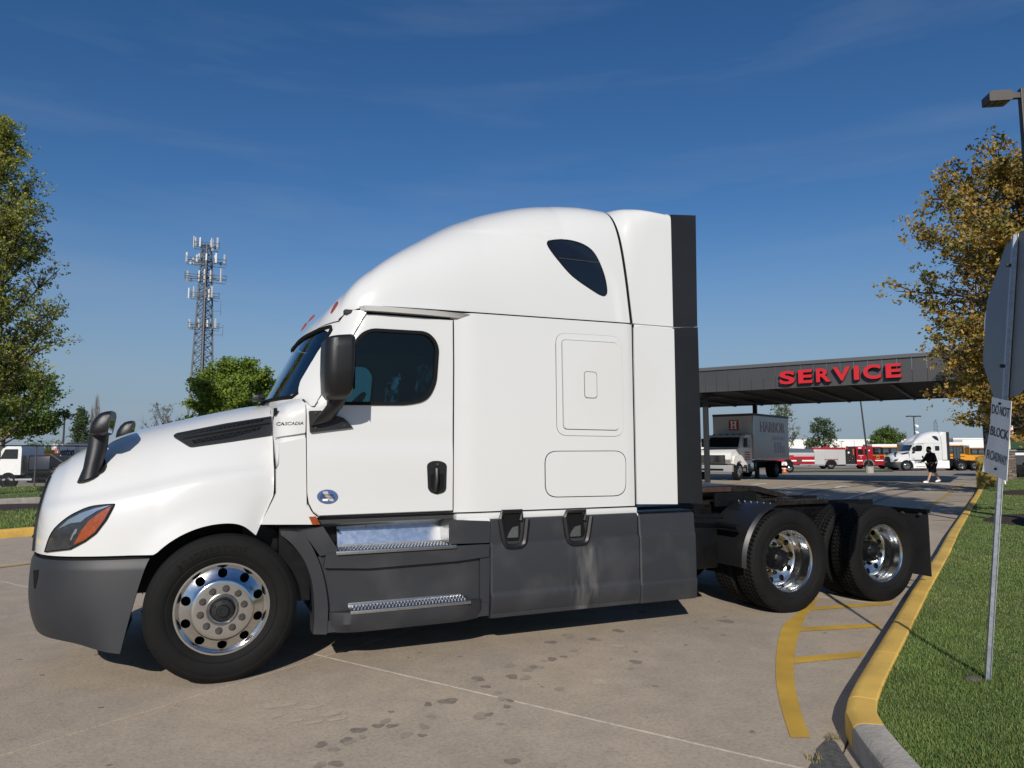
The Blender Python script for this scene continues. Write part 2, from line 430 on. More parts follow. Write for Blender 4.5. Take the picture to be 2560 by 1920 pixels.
# ================================================================ THE TRACTOR UNIT
T = thing('semi_truck', 'big white sleeper cab semi tractor with grey skirts parked beside the yellow kerb', 'semi truck', (3.0, YC, 0))
def tp(name, bm, m, parent=None, smooth=35): return wobj(name, bm, m, parent or T, smooth)
def mirror_rows(rows): return [[(x, 2*YC - y, z) for x, y, z in r] for r in rows]
def both(bm, rows):
    grid(bm, rows); grid(bm, mirror_rows(rows)); bmesh.ops.remove_doubles(bm, verts=bm.verts[:], dist=.0015)
def solidify(o, t, off=-1):
    md = o.modifiers.new('s', 'SOLIDIFY'); md.thickness = t; md.offset = off; md.use_even_offset = True
    bpy.context.view_layer.update(); apply_mods(o)
    o.data.polygons.foreach_set('use_smooth', [True] * len(o.data.polygons)); o.data.set_sharp_from_angle(angle=math.radians(40)); return o
# ---- hood
bm = BM(); both(bm, [[hood_point(i/110, j/44) for j in range(45)] for i in range(111)])
hood = tp('hood', bm, WHITE, smooth=True); hood_tree = bvh_of([hood]); solidify(hood, .014)
# ---- roof cap
bm = BM()
def roof_p2(s, t):
    x, y, z = roof_point(s, t)
    d = ((abs(x - 2.3) / 1.24) ** 3.2 + (max(0, z - 2.85) / .73) ** 2.4)
    m = (1 - sstep(.86, 1.02, d)) * sstep(1.75, 2.5, x) * (1 - sstep(.25, .5, y))
    return (x, y + .014 * m, z)
both(bm, [[roof_p2(i/150, j/56) for j in range(57)] for i in range(151)])
# rear closure of the cap
roof = tp('roof_fairing', bm, WHITE, smooth=50); roof_tree = bvh_of([roof]); solidify(roof, .02)
# ---- cab and sleeper shell
W0 = [(.46, 1.25), (.465, 1.0), (.49, .75), (.545, .5), (.62, .33), (.70, .22), (.80, .13), (.92, .097), (1.1, .09)]
F0 = [(.50, 1.25), (.50, 1.0), (.50, .75), (.50, .5), (.505, .33), (.52, .2), (.56, .13), (.66, .10), (.9, .092)]
SIDE = [(1.3, .09), (1.6, .09), (1.86, .09), (1.93, .087), (2.02, .075), (2.12, .07), (2.5, .07), (3.0, .07), (3.4, .07), (3.6, .072), (3.635, .085), (3.65, .12)]
Wr, Fr = resample(W0, 40), resample(F0, 40)
def cab_row(k, t=None, z=None):
    """closed horizontal section; k: 0 firewall shape .. 1 windshield base, t: 0..1 up the windshield"""
    half = []
    for i in range(41):
        w, f_ = Wr[i], Fr[i]; sh = .312 * t if t is not None else 0
        half.append((lerp(f_[0], w[0], k) + sh, lerp(f_[1], w[1], k)))
    sd = [p for p in resample(SIDE, 60) if p[0] > half[-1][0] + .03]
    m = 60; x0 = half[-1]
    side = resample([half[-1]] + [p for p in SIDE if p[0] > half[-1][0] + .06], m)[1:]
    half += side
    out = []
    for x, y in half:
        zz = z if z is not None else lerp(2.0, roof_zb(x, y) - .008, t)
        out.append((x, y, zz))
    return out
rows = [cab_row(0, None, z) for z in (1.112, 1.122, 1.2, 1.35, 1.5, 1.65, 1.8, 1.9)] + [cab_row(.5, None, 1.955)] + [cab_row(1, t) for t in [0, .04] + [.1 * i for i in range(1, 10)] + [.95, 1]]
bm = BM(); both(bm, rows)
cab = tp('cab_shell', bm, WHITE, smooth=40); cab_tree = bvh_of([cab]); body_tree = bvh_of([cab, roof])
bm = BM(); b2(bm, 3.632, 3.648, .12, 2.38, 1.09, 2.79); tp('rear_wall', bm, WHITE)
bm = BM(); rows = [[(3.62, y, z) for z in (2.79, 3.05)] for y in (.1, 1.25, 2.4)]
tp('cab_floor', (lambda b: (b2(b, .52, 3.62, .13, 2.37, 1.06, 1.12), b)[1])(BM()), INTER)
# roof rear closure: a wall from the seam to the fairing's rear arch
bm = BM(); arch = [roof_point(0, j/40) for j in range(41)]
pl = [(x - .02, y, z) for x, y, z in arch] + [(x - .02, 2*YC - y, z) for x, y, z in arch[::-1][1:]]
f1 = bm.faces.new([bm.verts.new(p) for p in pl]); tp('roof_rear_wall', bm, WHITE)
# ---- window openings
WIN = rpoly([(853, 1013), (862, 905), (877, 862), (905, 830), (930, 821), (1070, 829), (1097, 862), (1090, 960), (1068, 1002), (1020, 1013)], [4, 10, 20, 20, 20, 40, 40, 30, 30, 40], 6)
win_xz = [(p.x, p.z) for p in (PY(a, b, .09) for a, b in WIN)]
win_in = [(lerp(sum(q[0] for q in win_xz)/len(win_xz), p[0], .985), lerp(sum(q[1] for q in win_xz)/len(win_xz), p[1], .98)) for p in win_xz]
solidify(cab, .03)
def shift(bm): bmesh.ops.translate(bm, verts=bm.verts[:], vec=-T.location); return bm
bm = BM(); prism(bm, win_in, -.1, .3); bool_cut(cab, shift(bm))
bm = BM(); prism(bm, win_in, 2.2, 2.6); bool_cut(cab, shift(bm))
ws = rpoly([(.36, 2.045), (2.14, 2.045), (2.235, 2.12), (2.20, 2.56), (2.1, 2.6), (.4, 2.6), (.30, 2.56), (.265, 2.12)], .04)
bm = BM(); a = [bm.verts.new((0.0, y, z)) for y, z in ws]; b = [bm.verts.new((1.02, y, z)) for y, z in ws]
bm.faces.new(a); bm.faces.new(b[::-1]); [bm.faces.new((a[i], b[i], b[(i+1) % len(a)], a[(i+1) % len(a)])) for i in range(len(a))]
bool_cut(cab, shift(bm))
cab.data.polygons.foreach_set('use_smooth', [True] * len(cab.data.polygons)); cab.data.set_sharp_from_angle(angle=math.radians(35))
# windshield pane and its seal
def wsp(i, t, ins=.006):
    w = Wr[i]; sh = .312 * t
    return (w[0] + sh + ins, w[1], lerp(2.0, roof_zb(max(w[0] + sh, .9), w[1]) - .008, t))
wrows = [[wsp(i, lerp(.035, .965, j/14)) for j in range(15)] for i in range(0, 27)]
bm = BM(); both(bm, wrows); wsh = tp('windshield', bm, GLW, smooth=True)
edge = [wsp(i, .955, -.004) for i in range(0, 26)] + [wsp(26, t, -.004) for t in (.9, .8, .6, .4, .2, .1)] + [wsp(i, .05, -.004) for i in range(25, -1, -1)]
bm = BM(); tube(bm, edge, .017, 6); tube(bm, [(x, 2*YC - y, z) for x, y, z in edge], .017, 6); tp('windshield_seal', bm, SEAL, wsh)
bm = BM(); tube(bm, [(.44, .62, 2.06), (.415, .95, 2.075), (.45, 1.3, 2.06)], .014, 6); tube(bm, [(.43, 1.3, 2.07), (.435, 1.8, 2.1)], .012, 6); box(bm, (.42, .86, 2.055), (.09, .16, .05), bev=.012); tp('wiper', bm, BLACKP, wsh)
# ---- driver's door
d_out = [(768, 1022), (800, 962), (852, 872), (897, 800), (912, 786), (1000, 791), (1131, 802), (1131, 912), (1130, 1275), (797, 1288), (784, 1278), (772, 1255), (770, 1230), (769, 1120)]
iU = [p for p in WIN if p[1] < 912]; lx = min(p[0] for p in WIN if abs(p[1] - 912) < 20)
WINo = WIN
k0 = min(range(len(WIN)), key=lambda i: abs(WIN[i][1] - 905) + (0 if WIN[i][0] < 900 else 999))
k1 = min(range(len(WIN)), key=lambda i: abs(WIN[i][1] - 912) + (0 if WIN[i][0] > 1000 else 999))
upperw = WIN[k0:k1 + 1]; lowerw = WIN[k1:] + WIN[:k0 + 1]
up = [(830, 910)] + [(852, 872), (897, 800), (912, 786), (1000, 791), (1131, 802), (1131, 912)] + [tuple(p) for p in upperw[::-1]]
lo = [(1131, 912), (1130, 1275), (797, 1288), (784, 1278), (772, 1255), (770, 1230), (769, 1120), (768, 1022), (800, 962), (830, 910)] + [tuple(p) for p in (WIN[:k0 + 1][::-1] + WIN[k1:][::-1])]
def drape_many(tree, polys, off, thick, step=14, fn=None):
    w = bmesh.new()
    for poly in polys: w.faces.new([w.verts.new((p[0], p[1], 0)) for p in poly])
    bmesh.ops.remove_doubles(w, verts=w.verts[:], dist=.4)
    bmesh.ops.triangulate(w, faces=w.faces[:])
    xs = [v.co.x for v in w.verts]; ys = [v.co.y for v in w.verts]
    for ax, a_, b_ in ((0, min(xs), max(xs)), (1, min(ys), max(ys))):
        n = int((b_ - a_) / step)
        for k in range(1, n + 1):
            c = [0, 0, 0]; c[ax] = a_ + (b_ - a_) * k / (n + 1) + .013; no = [0, 0, 0]; no[ax] = 1
            bmesh.ops.bisect_plane(w, geom=w.verts[:] + w.edges[:] + w.faces[:], plane_co=c, plane_no=no)
    nr = {}
    for v in w.verts:
        l, n = hit(tree, v.co.x, v.co.y)
        if l is None: l, n = PY(v.co.x, v.co.y, .09), Vector((0, -1, 0))
        o_ = off + (fn(l) if fn else 0); v.co = l + n * o_; nr[v] = n
    be = [e for e in w.edges if e.is_boundary]; m = {}
    for e in be:
        for v in e.verts:
            if v not in m: m[v] = w.verts.new(v.co - nr[v] * thick)
    for e in be: a_, b_ = e.verts; w.faces.new((a_, b_, m[b_], m[a_]))
    return w
bm = drape_many(cab_tree, [up, lo], .004, .03, 16, lambda p: .012 * (1 - sstep(1.55, 1.72, p.z)) + .006 * sstep(1.2, 1.5, p.z) * (1 - sstep(1.85, 1.95, p.z)))
door = tp('door', bm, WHITE, smooth=30)
tp('door_seal', stroke(cab_tree, [(917, 782), (1000, 787), (1133, 799), (1134, 912), (1132, 1279), (1000, 1284), (796, 1292), (782, 1281), (770, 1258), (766, 1232), (765, 1120), (764, 1024)], .010, .0035), SEAL, door)
# window frame rubber and pane
def ring(bm, poly, y0, y1, wd):
    c = Vector((sum(p[0] for p in poly)/len(poly), sum(p[1] for p in poly)/len(poly))); rows = []
    n = len(poly)
    for i in range(n):
        p = Vector(poly[i]); d = (Vector(poly[(i+1) % n]) - Vector(poly[i-1])).normalized(); nn = Vector((d.y, -d.x))
        if nn.dot(p - c) < 0: nn = -nn
        q = p - nn * wd
        rows.append([(p.x, y1, p.y), (p.x, y0, p.y), (q.x, y0, q.y), (q.x, y1, q.y)])
    grid(bm, rows, closed_u=True, closed_v=True)
bm = BM(); ring(bm, [(p[0], p[1]) for p in win_xz], .072, .12, .026); tp('window_frame', bm, SEAL, door)
bm = BM(); prism(bm, win_in, .094, .099); tp('window_pane', bm, GLS, door, False)
bm = BM(); prism(bm, win_in, 2.400, 2.405); pw = tp('passenger_window', bm, GLS, None, False)
bm = BM(); ring(bm, win_in, 2.39, 2.425, .03); tp('window_frame', bm, SEAL, pw)
# door handle
bm = drape(cab_tree, rpoly([(1065, 1160), (1078, 1152), (1100, 1152), (1115, 1160), (1113, 1222), (1108, 1230), (1090, 1236), (1074, 1230), (1068, 1222)], 8), .026, .03, 12)
hd = tp('door_handle', bm, BLACKP, door)
bm = drape(cab_tree, rpoly([(1073, 1184), (1107, 1184), (1106, 1222), (1090, 1230), (1075, 1222)], 8), .0285, .004, 12); tp('handle_recess', bm, SEAL, door)
bm = BM(); p0, p1 = PY(1092, 1172, .05), PY(1089, 1229, .05); tube(bm, [p0, p0.lerp(p1, .5) + Vector((0, -.02, 0)), p1], .018, 8); tp('handle_grip', bm, BLACKP, door)
bm = BM(); p = PY(1093, 1161, .06); cyl(bm, p, p + Vector((0, -.012, 0)), .011, 12); tp('lock_barrel', bm, STEEL, door)
# oval sticker with its words
ov = [(817.5 + 26 * math.cos(a), 1241 + 17.5 * math.sin(a)) for a in [2*PI*k/28 for k in range(28)]]
BLUE = mat('navy sticker', (.06, .10, .24), .4)
bm = drape(cab_tree, ov, .0245, .002, 12); stk = tp('emission_sticker', bm, BLUE, door)
MK = mat('black print', (.01, .01, .012), .5); MW = mat('white print', (.8, .8, .78), .5); MG = mat('pale sage print', (.42, .42, .40), .5)
def words_on(name, s, px, py, hpx, yy, m, parent, **k):
    c = PY(px, py, yy); sc = (PY(px, py - hpx/2, yy) - PY(px, py + hpx/2, yy)).length
    return text_obj(name, s, sc * 1.38, basis(c - T.location - sum((q.location for q in ([parent] if parent is not T else [])), Vector()), (1, 0, 0), (0, 0, 1), (0, -1, 0)), m, parent, depth=.001, **k)
yst = hit(cab_tree, 817, 1241)[0].y - .027
bm = BM(); bm.faces.new([bm.verts.new(PY(a, b, yst + .001)) for a, b in [(806, 1229), (819, 1228), (821, 1234), (833, 1246), (834, 1254), (824, 1252), (812, 1240)]]); tp('sticker_map_print', bm, MG, door)
tp('sticker_words', drape_text(cab_tree, 'CERTIFIED', 817, 1237.5, 31, 5, .0275, bold=.02), MK, door, False)
tp('sticker_words', drape_text(cab_tree, 'CLEAN IDLE', 817, 1243.5, 36, 5, .0275, bold=.02), MK, door, False)
bm = BM(); bm.faces.new([bm.verts.new(PY(a, b, yst - .0012)) for a, b in [(806.5, 1247), (819.5, 1247), (819.5, 1252.5), (806.5, 1252.5)]]); tp('sticker_number_plate', bm, MW, door)
# ---- A pillar fairing, gutter over the door, cowl panels
bm = drape(cab_tree, rpoly([(751, 975), (757, 955), (800, 882), (844, 822), (866, 790), (888, 777), (919, 780), (905, 800), (860, 882), (806, 984), (790, 1013), (779, 1019), (765, 1008), (752, 992)], [10, 6, 0, 0, 10, 10, 4, 4, 0, 10, 10, 8, 12, 10]), .024, .05, 12, .15)
tp('pillar_fairing', bm, WHITE)
bm = BM(); pl = [(1.10, .10), (1.13, .035), (1.3, .02), (1.72, .02), (2.0, .055), (2.09, .10)]
a = [bm.verts.new((x, y, 2.752 - .0 * x)) for x, y in pl]; b = [bm.verts.new((x + (.02 if x < 1.5 else -.1), lerp(y, .1, .2), 2.715)) for x, y in pl]
bm.faces.new(a); bm.faces.new(b[::-1]); [bm.faces.new((a[i], b[i], b[(i+1) % 6], a[(i+1) % 6])) for i in range(6)]; bevel_all(bm, .006)
tp('door_gutter', bm, WHITE)
bm = BM(); b2(bm, 1.16, 1.86, .085, .11, 2.697, 2.712); tp('gutter_gap', bm, SEAL)
bm = drape(cab_tree, rpoly([(696, 1030), (703, 1014), (748, 1001), (763, 1012), (764, 1022), (763, 1082), (690, 1094), (691, 1050)], 3), .022, .05, 12, .12); cw = tp('cowl_panel', bm, WHITE)
tp('badge', drape_text(cab_tree, 'CASCADIA', 728, 1059, 60, 8, .0245, -.03, shear=.2, bold=.01), BLACKP, cw, False)
fx = [PY(a, b, .09) for a, b in [(651, 1311), (684, 1246), (690, 1232), (690, 1175), (697, 1160), (699, 1108), (764, 1094), (766, 1262), (790, 1294), (790, 1311)]]
bm = BM(); prism(bm, [(p.x, p.z) for p in fx], .078, .17); bevel_all(bm, .008); tp('fender_extension', bm, WHITE, smooth=30)
# seams between hood, cowl, roof, extender
bm = BM(); sp = [(x, y - (.006 if x > 1.1 else .004), roof_zb(x, y) - .003) for x, y in ROOF_R if y < .26]
tube(bm, sp, .0085, 6); tp('roof_seam', bm, SEAL); bm = BM(); tube(bm, [(x, 2*YC - y, z) for x, y, z in sp], .0085, 6)
tp('roof_seam', bm, SEAL)
pts = [(690, 1020), (689, 1035), (687, 1060), (686, 1120), (684, 1170), (680, 1236), (664, 1276), (648, 1312)]
bm = BM(); rows = []
for a, b in pts:
    h_, _n = hit(hood_tree, a - 9, b); yy = (h_.y if h_ is not None else .12) + .022; p = PY(a, b, yy)
    rows.append([(p.x - .012, yy, p.z), (p.x + .010, yy, p.z), (p.x + .010, yy + .05, p.z), (p.x - .012, yy + .05, p.z)])
grid(bm, rows, closed_v=True); tp('hood_seam', bm, SEAL)
# ---- sleeper side: luggage doors, window, sill
def rr(x0, y0, x1, y1, x2, y2, x3, y3, r): return rpoly([(x0, y0), (x1, y1), (x2, y2), (x3, y3)], r, 7)
bm = drape(cab_tree, rr(1389, 832, 1552, 842, 1558, 1091, 1392, 1088, 26), .006, .02, 18); sd1 = tp('bunk_window_panel', bm, WHITE)
tp('panel_groove', stroke(cab_tree, [*rr(1389, 832, 1552, 842, 1558, 1091, 1392, 1088, 26), (1389, 858)], .0035, .004), SEAL, sd1)
bm = drape(cab_tree, rr(1404, 850, 1540, 858, 1544, 1075, 1408, 1072, 10), .018, .02, 18); tp('raised_field', bm, WHITE, sd1)
tp('panel_groove', stroke(cab_tree, [*rr(1403, 849, 1541, 857, 1545, 1076, 1407, 1073, 10), (1403, 859)], .0025, .0085), SEAL, sd1)
bm = drape(cab_tree, rr(1459, 930, 1488, 932, 1489, 995, 1460, 994, 8), .024, .01, 12); tp('blanking_plate', bm, WHITE, sd1)
tp('panel_groove', stroke(cab_tree, [*rr(1458, 929, 1489, 931, 1490, 996, 1459, 995, 8), (1458, 937)], .004, .0195), SEAL, sd1)
bm = drape(cab_tree, rr(1363, 1129, 1563, 1128, 1563, 1238, 1364, 1242, 30), .007, .02, 18); sd2 = tp('luggage_door', bm, WHITE)
tp('panel_groove', stroke(cab_tree, [*rr(1362, 1128, 1564, 1127, 1564, 1239, 1363, 1243, 30), (1362, 1158)], .005, .004), SEAL, sd2)
sw = smooth_loop([(1368, 608), (1375, 602), (1402, 599.5), (1431, 603), (1460, 613), (1482, 630), (1498, 657), (1511, 693), (1516.5, 726), (1513, 737), (1504, 738), (1482, 726), (1431, 690), (1395, 650), (1374, 622)], 4)
bm = drape(roof_tree, sw, .004, .01, 10); rw = tp('roof_window', bm, GLD, smooth=30)
tp('window_seal', stroke(roof_tree, sw + [sw[0]], .009, .007), SEAL, rw)
tp('window_divider', stroke(roof_tree, [(1396, 646), (1450, 652), (1499, 658)], .006, .010), STEEL, rw)
bm = BM(); b2(bm, 1.91, 3.64, .055, .16, 1.045, 1.10, bev=.012); b2(bm, 1.90, 3.64, .035, .16, 1.02, 1.05, bev=.012); tp('sleeper_sill', bm, WHITE, smooth=40)
bm = BM(); prism(bm, [(.78, 0), (1.93, 0), (1.93, 1), (.78, 1)], 0, 1); 
for v in bm.verts: v.co = Vector((v.co.x, lerp(.30 if v.co.z < .5 else .125, .36, v.co.y), 1.02 if v.co.z < .5 else 1.085))
tp('door_sill', bm, WHITE, smooth=40)
# ---- marker lights along the brow
for (a0, b0, a1, b1) in [(751, 830, 768, 806), (768, 807, 788, 786), (827, 786, 847, 753)]:
    dx, dy = (a1 - a0), (b1 - b0); L = math.hypot(dx, dy); nx, ny = -dy / L * 3, dx / L * 3
    lp = [(a0, b0), (a0 + dx*.3 + nx*.8, b0 + dy*.3 + ny*.8), (a0 + dx*.8 + nx, b0 + dy*.8 + ny), (a1, b1), (a0 + dx*.8 - nx, b0 + dy*.8 - ny), (a0 + dx*.3 - nx*.8, b0 + dy*.3 - ny*.8)]
    bm = drape(roof_tree, rpoly(lp, 4), .008, .02, 30); tp('marker_light', bm, AMBER)
# ---- side extenders (both sides)
el = [PY(a, b, .09) for a, b in [(1582, 819), (1583, 900), (1590, 1260), (1691, 1260), (1682, 823), (1600, 814)]]
eb = [PY(a, b, .09) for a, b in [(1676, 537), (1682, 816.5), (1742, 816.5), (1738, 539)]]
ec = [PY(a, b, .09) for a, b in [(1682, 820), (1692, 1258), (1755, 1258), (1743, 818.5)]]
for side in (0, 1):
    def ye(v): return v if side == 0 else 2*YC - v
    for nm, pl, m, y0, y1 in (('side_extender', el, WHITE, .07, .11), ('extender_flap', eb, EXTB, .082, .102), ('extender_flap', ec, EXTB, .08, .10)):
        bm = BM(); prism(bm, [(p.x, p.z) for p in pl], ye(y0), ye(y1)); bevel_all(bm, .008, 2, 40); tp(nm, bm, m, smooth=30)
    bm = BM(); b2(bm, 3.636, 3.664, ye(.088), ye(.2), 1.09, 2.79); tp('extender_seal', bm, SEAL)
for side in (0, 1):
    bm = BM(); b2(bm, 3.67, 4.36, .096 if side == 0 else 2.394, .106 if side == 0 else 2.404, 2.76, 2.83); tp('extender_splice', bm, WHITE)
def arch_at(t):
    e = lerp(5.6, 12, sstep(0, .4, t)) + 30 * sstep(.3, .9, t)
    zt = cinterp(t, [(0, 3.985), (.15, 3.99), (.35, 3.98), (.6, 3.945), (.8, 3.925), (1, 3.915)]); ym = lerp(YC, .13, sstep(.7, .95, t)); out = []
    for j in range(49):
        a = j / 48 * PI / 2; b_ = math.sin(a) ** (2 / e); c = 1 - max(0.0, math.cos(a)) ** (2 / e)
        y = lerp(.085, YC, c) + .05 * sstep(0, 1, b_) * (1 - c) * (1 - t); out.append((lerp(3.652 - .115 * b_, 4.114, t), min(y, ym), lerp(2.795, zt, b_)))
    return out
bm = BM(); both(bm, [arch_at(i / 24) for i in range(25)]); ue = tp('upper_extender', bm, WHITE, smooth=40); solidify(ue, .016)
bm = BM(); rp = [roof_point(0, j/48) for j in range(49)]; al = rp + [(x, 2*YC - y, z) for x, y, z in rp[::-1][1:]]
def ins(p, d, dx): return Vector((p[0] + dx, lerp(p[1], YC, d), lerp(p[2], 3.2, d)))
grid(bm, [[ins(p, .02, -.02), ins(p, .004, .004), ins(p, .004, .028), ins(p, .02, .05)] for p in al]); tp('roof_joint', bm, SEAL)
# ---- bumper, nose surround, headlight
S0 = next(i for i, p in enumerate(HOOD_R) if p[0] < -.30) / 60
def plan_at(s):
    n = 60; k = min(int(s * n), n - 1); t = s * n - k; a, b = HOOD_R[k], HOOD_R[k + 1]
    p = Vector((lerp(a[0], b[0], t), lerp(a[1], b[1], t))); d = Vector((b[0] - a[0], b[1] - a[1])).normalized()
    return p, Vector((d.y, -d.x)) * (-1 if Vector((d.y, -d.x)).dot(p - Vector((0, YC))) < 0 else 1)
def bumper_point(s, t, off=0):
    p, n = plan_at(s); w = sstep(-.8, -.3, p.x)
    zb = interp(p.x, [(-1.1, .37), (-.85, .345), (-.30, .262)]); z = lerp(zb, .878, t)
    o = .014 + .012 * math.sin(PI * min(1, max(0, t))) * (1 - .7 * w) - .045 * max(0, 1 - t) ** 4 * (1 - w) - .012 * sstep(.93, .97, t)
    q = p + n * (o + off); x = q.x - .15 * max(0, 1 - t) ** .8 * w + .015 * w
    return (x, q.y, z)
rows = [[bumper_point(lerp(S0, 1, i/60), j/24) for j in range(25)] for i in range(61)]
bm = BM(); both(bm, rows); bp = tp('front_bumper', bm, GREYP, smooth=40); solidify(bp, .02)
bm = BM(); grid(bm, [[bumper_point(lerp(S0, 1, i/40), t, -.03) for t in (.8, .98, 1.06)] for i in range(41)]); tp('bumper_gap_liner', bm, SEAL)
bm = BM(); bt = bvh_of([bp]); bm = drape(bt, [(84, 1426), (97, 1424), (96, 1440), (89, 1470), (86, 1472)], .003, .004, 20); tp('tow_hook_pocket', bm, SEAL)
s1 = next(i for i, p in enumerate(HOOD_R) if p[1] > .60) / 60
def nose(s, t, off):
    a = Vector(hood_point(s, t)); e1 = Vector(hood_point(min(1, s + .01), t)) - Vector(hood_point(s - .01, t)); e2 = Vector(hood_point(s, t + .01)) - Vector(hood_point(s, max(0, t - .01)))
    n = e1.cross(e2).normalized()
    if n.x > 0: n = -n
    return tuple(a + n * off)
bm = BM(); rows = [[nose(lerp(s1, 1, i/16), lerp(.0, .62, j/14), .016) for j in range(15)] for i in range(17)]
both(bm, rows); gr = tp('grille_surround', bm, BLACKP, smooth=40); solidify(gr, .02)
for k in range(6):
    bm = BM(); pts = [nose(lerp(s1 + .10, 1, i/8), .08 + .08 * k, .018) for i in range(9)]; tube(bm, pts + [(x, 2*YC - y, z) for x, y, z in pts[::-1][1:]], .012, 6); tp('grille_bar', bm, BLACKP, gr)
HL = [(116, 1379), (127, 1345), (142, 1320), (172, 1294), (203, 1277), (235, 1266), (287, 1260.5), (266, 1299), (240, 1333), (213, 1353), (177, 1372)]
HL = resample(HL[:7], 18) + HL[7:]
LENS = mat('headlamp lens', (.022, .024, .027), .05, coat=1, var=.5, vs=14)
REFL = mat('headlamp reflector', (.55, .56, .57), .12, .9)
bm = drape(hood_tree, HL, .012, .02, 12); hl = tp('headlight', bm, LENS, smooth=40)
tp('headlight_edge', stroke(hood_tree, HL + [HL[0]], .008, .014), SEAL, hl)
bm = drape(hood_tree, [(188, 1361), (205, 1328), (224, 1303), (250, 1283), (280, 1266), (264, 1297), (239, 1331), (212, 1351)], .0155, .004, 12); tp('turn_signal', bm, AMBER, hl)
bm = drape(hood_tree, [(150, 1322), (175, 1299), (205, 1283), (240, 1271), (278, 1264), (246, 1277), (215, 1296), (205, 1305), (180, 1308)], .0145, .003, 12); tp('chrome_brow', bm, REFL, hl)
bm = drape(hood_tree, [(181, 1352), (188, 1338), (194, 1332), (197, 1322), (192, 1322), (184, 1335), (179, 1348)], .0150, .003, 12); tp('inner_reflector', bm, REFL, hl)
# ---- hood vent
V1 = rpoly([(433, 1093), (441, 1086), (567, 1061), (681, 1043), (679, 1090), (582, 1105), (476, 1120)], [6, 8, 0, 2, 2, 0, 8])
VENT = mat('satin black vent', (.022, .0225, .024), .4)
bm = drape(hood_tree, V1, .012, .02, 12); hv = tp('hood_vent', bm, VENT, smooth=40)
bm = drape(hood_tree, [(458, 1092), (560, 1070), (660, 1052), (652, 1062), (560, 1079), (468, 1097)], .0132, .003, 12); tp('vent_slot', bm, SEAL, hv)
bm = drape(hood_tree, [(480, 1104), (560, 1088), (655, 1070), (648, 1078), (575, 1098), (487, 1112)], .0132, .003, 12); tp('vent_slot', bm, SEAL, hv)
bm = stroke(hood_tree, [(458, 1101), (560, 1083), (672, 1062)], .022, .034, .03); tp('vent_blade', bm, VENT, hv)
bm = stroke(hood_tree, [(445, 1090), (567, 1066), (676, 1048)], .016, .022, .012); tp('vent_rim', bm, VENT, hv)
for (qa, qb) in [((468, 1093), (650, 1057)), ((484, 1107), (640, 1079))]:
    for k in range(8):
        x = lerp(qa[0], qb[0], k/8 + .04); y = lerp(qa[1], qb[1], k/8 + .04)
        bm = stroke(hood_tree, [(x, y - 4), (x + 4, y + 2), (x + 13, y), (x + 16, y - 7)], .003, .015, .002); tp('vent_mesh', bm, ALUS, hv)
# ---- door mirror
bm = BM(); secs = []
for z, xa, xb, ya, yb in [(1.985, .85, .955, -.19, -.05), (2.0, .825, .985, -.24, -.03), (2.05, .80, 1.0, -.30, -.0), (2.2, .79, 1.0, -.33, .0), (2.36, .79, 1.0, -.335, .0), (2.43, .795, 1.0, -.33, .0), (2.452, .82, .985, -.30, -.03)]:
    secs.append([(x, y, z + .012 * (x - .9) / .1) for x, y in rpoly([(xa, ya + .05), (xa + .05, ya), (xb - .02, ya), (xb, ya + .02), (xb, yb), (xa, yb)], .05, 4)])
V = grid(bm, secs, closed_v=True); bm.faces.new(V[0]); bm.faces.new(V[-1]); dm = tp('door_mirror', bm, BLACKP, smooth=50)
bm = BM(); bm.faces.new([bm.verts.new((1.004, y, z)) for y, z in [(-.3, 2.06), (-.03, 2.06), (-.03, 2.42), (-.3, 2.42)]]); tp('mirror_glass', bm, CHROME, dm)
bm = BM(); pa = [Vector(p) for p in [(.955, -.14, 2.17), (.945, -.12, 2.06), (.90, -.07, 1.95), (.85, .0, 1.87), (.83, .06, 1.82)]]; rows = []
for i, p in enumerate(resample([tuple(q) for q in pa], 14)):
    a = lerp(.065, .085, sstep(3, 14, i)); b_ = .05; d = Vector((-.35, .2, -1)).normalized()
    rows.append([(p[0] + a * math.cos(t), p[1] + b_ * math.sin(t), p[2] + .25 * a * math.cos(t)) for t in [2*PI*k/14 for k in range(14)]])
V = grid(bm, rows, closed_v=True); bm.faces.new(V[0]); bm.faces.new(V[-1]); tp('mirror_arm', bm, BLACKP, dm, 50)
bm = drape(cab_tree, rpoly([(771, 1029), (801, 1027), (857, 1045), (881, 1069), (774, 1082)], 3), .034, .03, 12, .09); mp_ = tp('mirror_base_plate', bm, BLACKP, dm)
for a, b in [(789, 1032), (789, 1070), (861, 1064), (853, 1019)]:
    p = PY(a, b, .055); bm = BM(); cyl(bm, p + Vector((0, .02, 0)), p + Vector((0, -.006, 0)), .008, 8); tp('screw', bm, STEEL, dm)
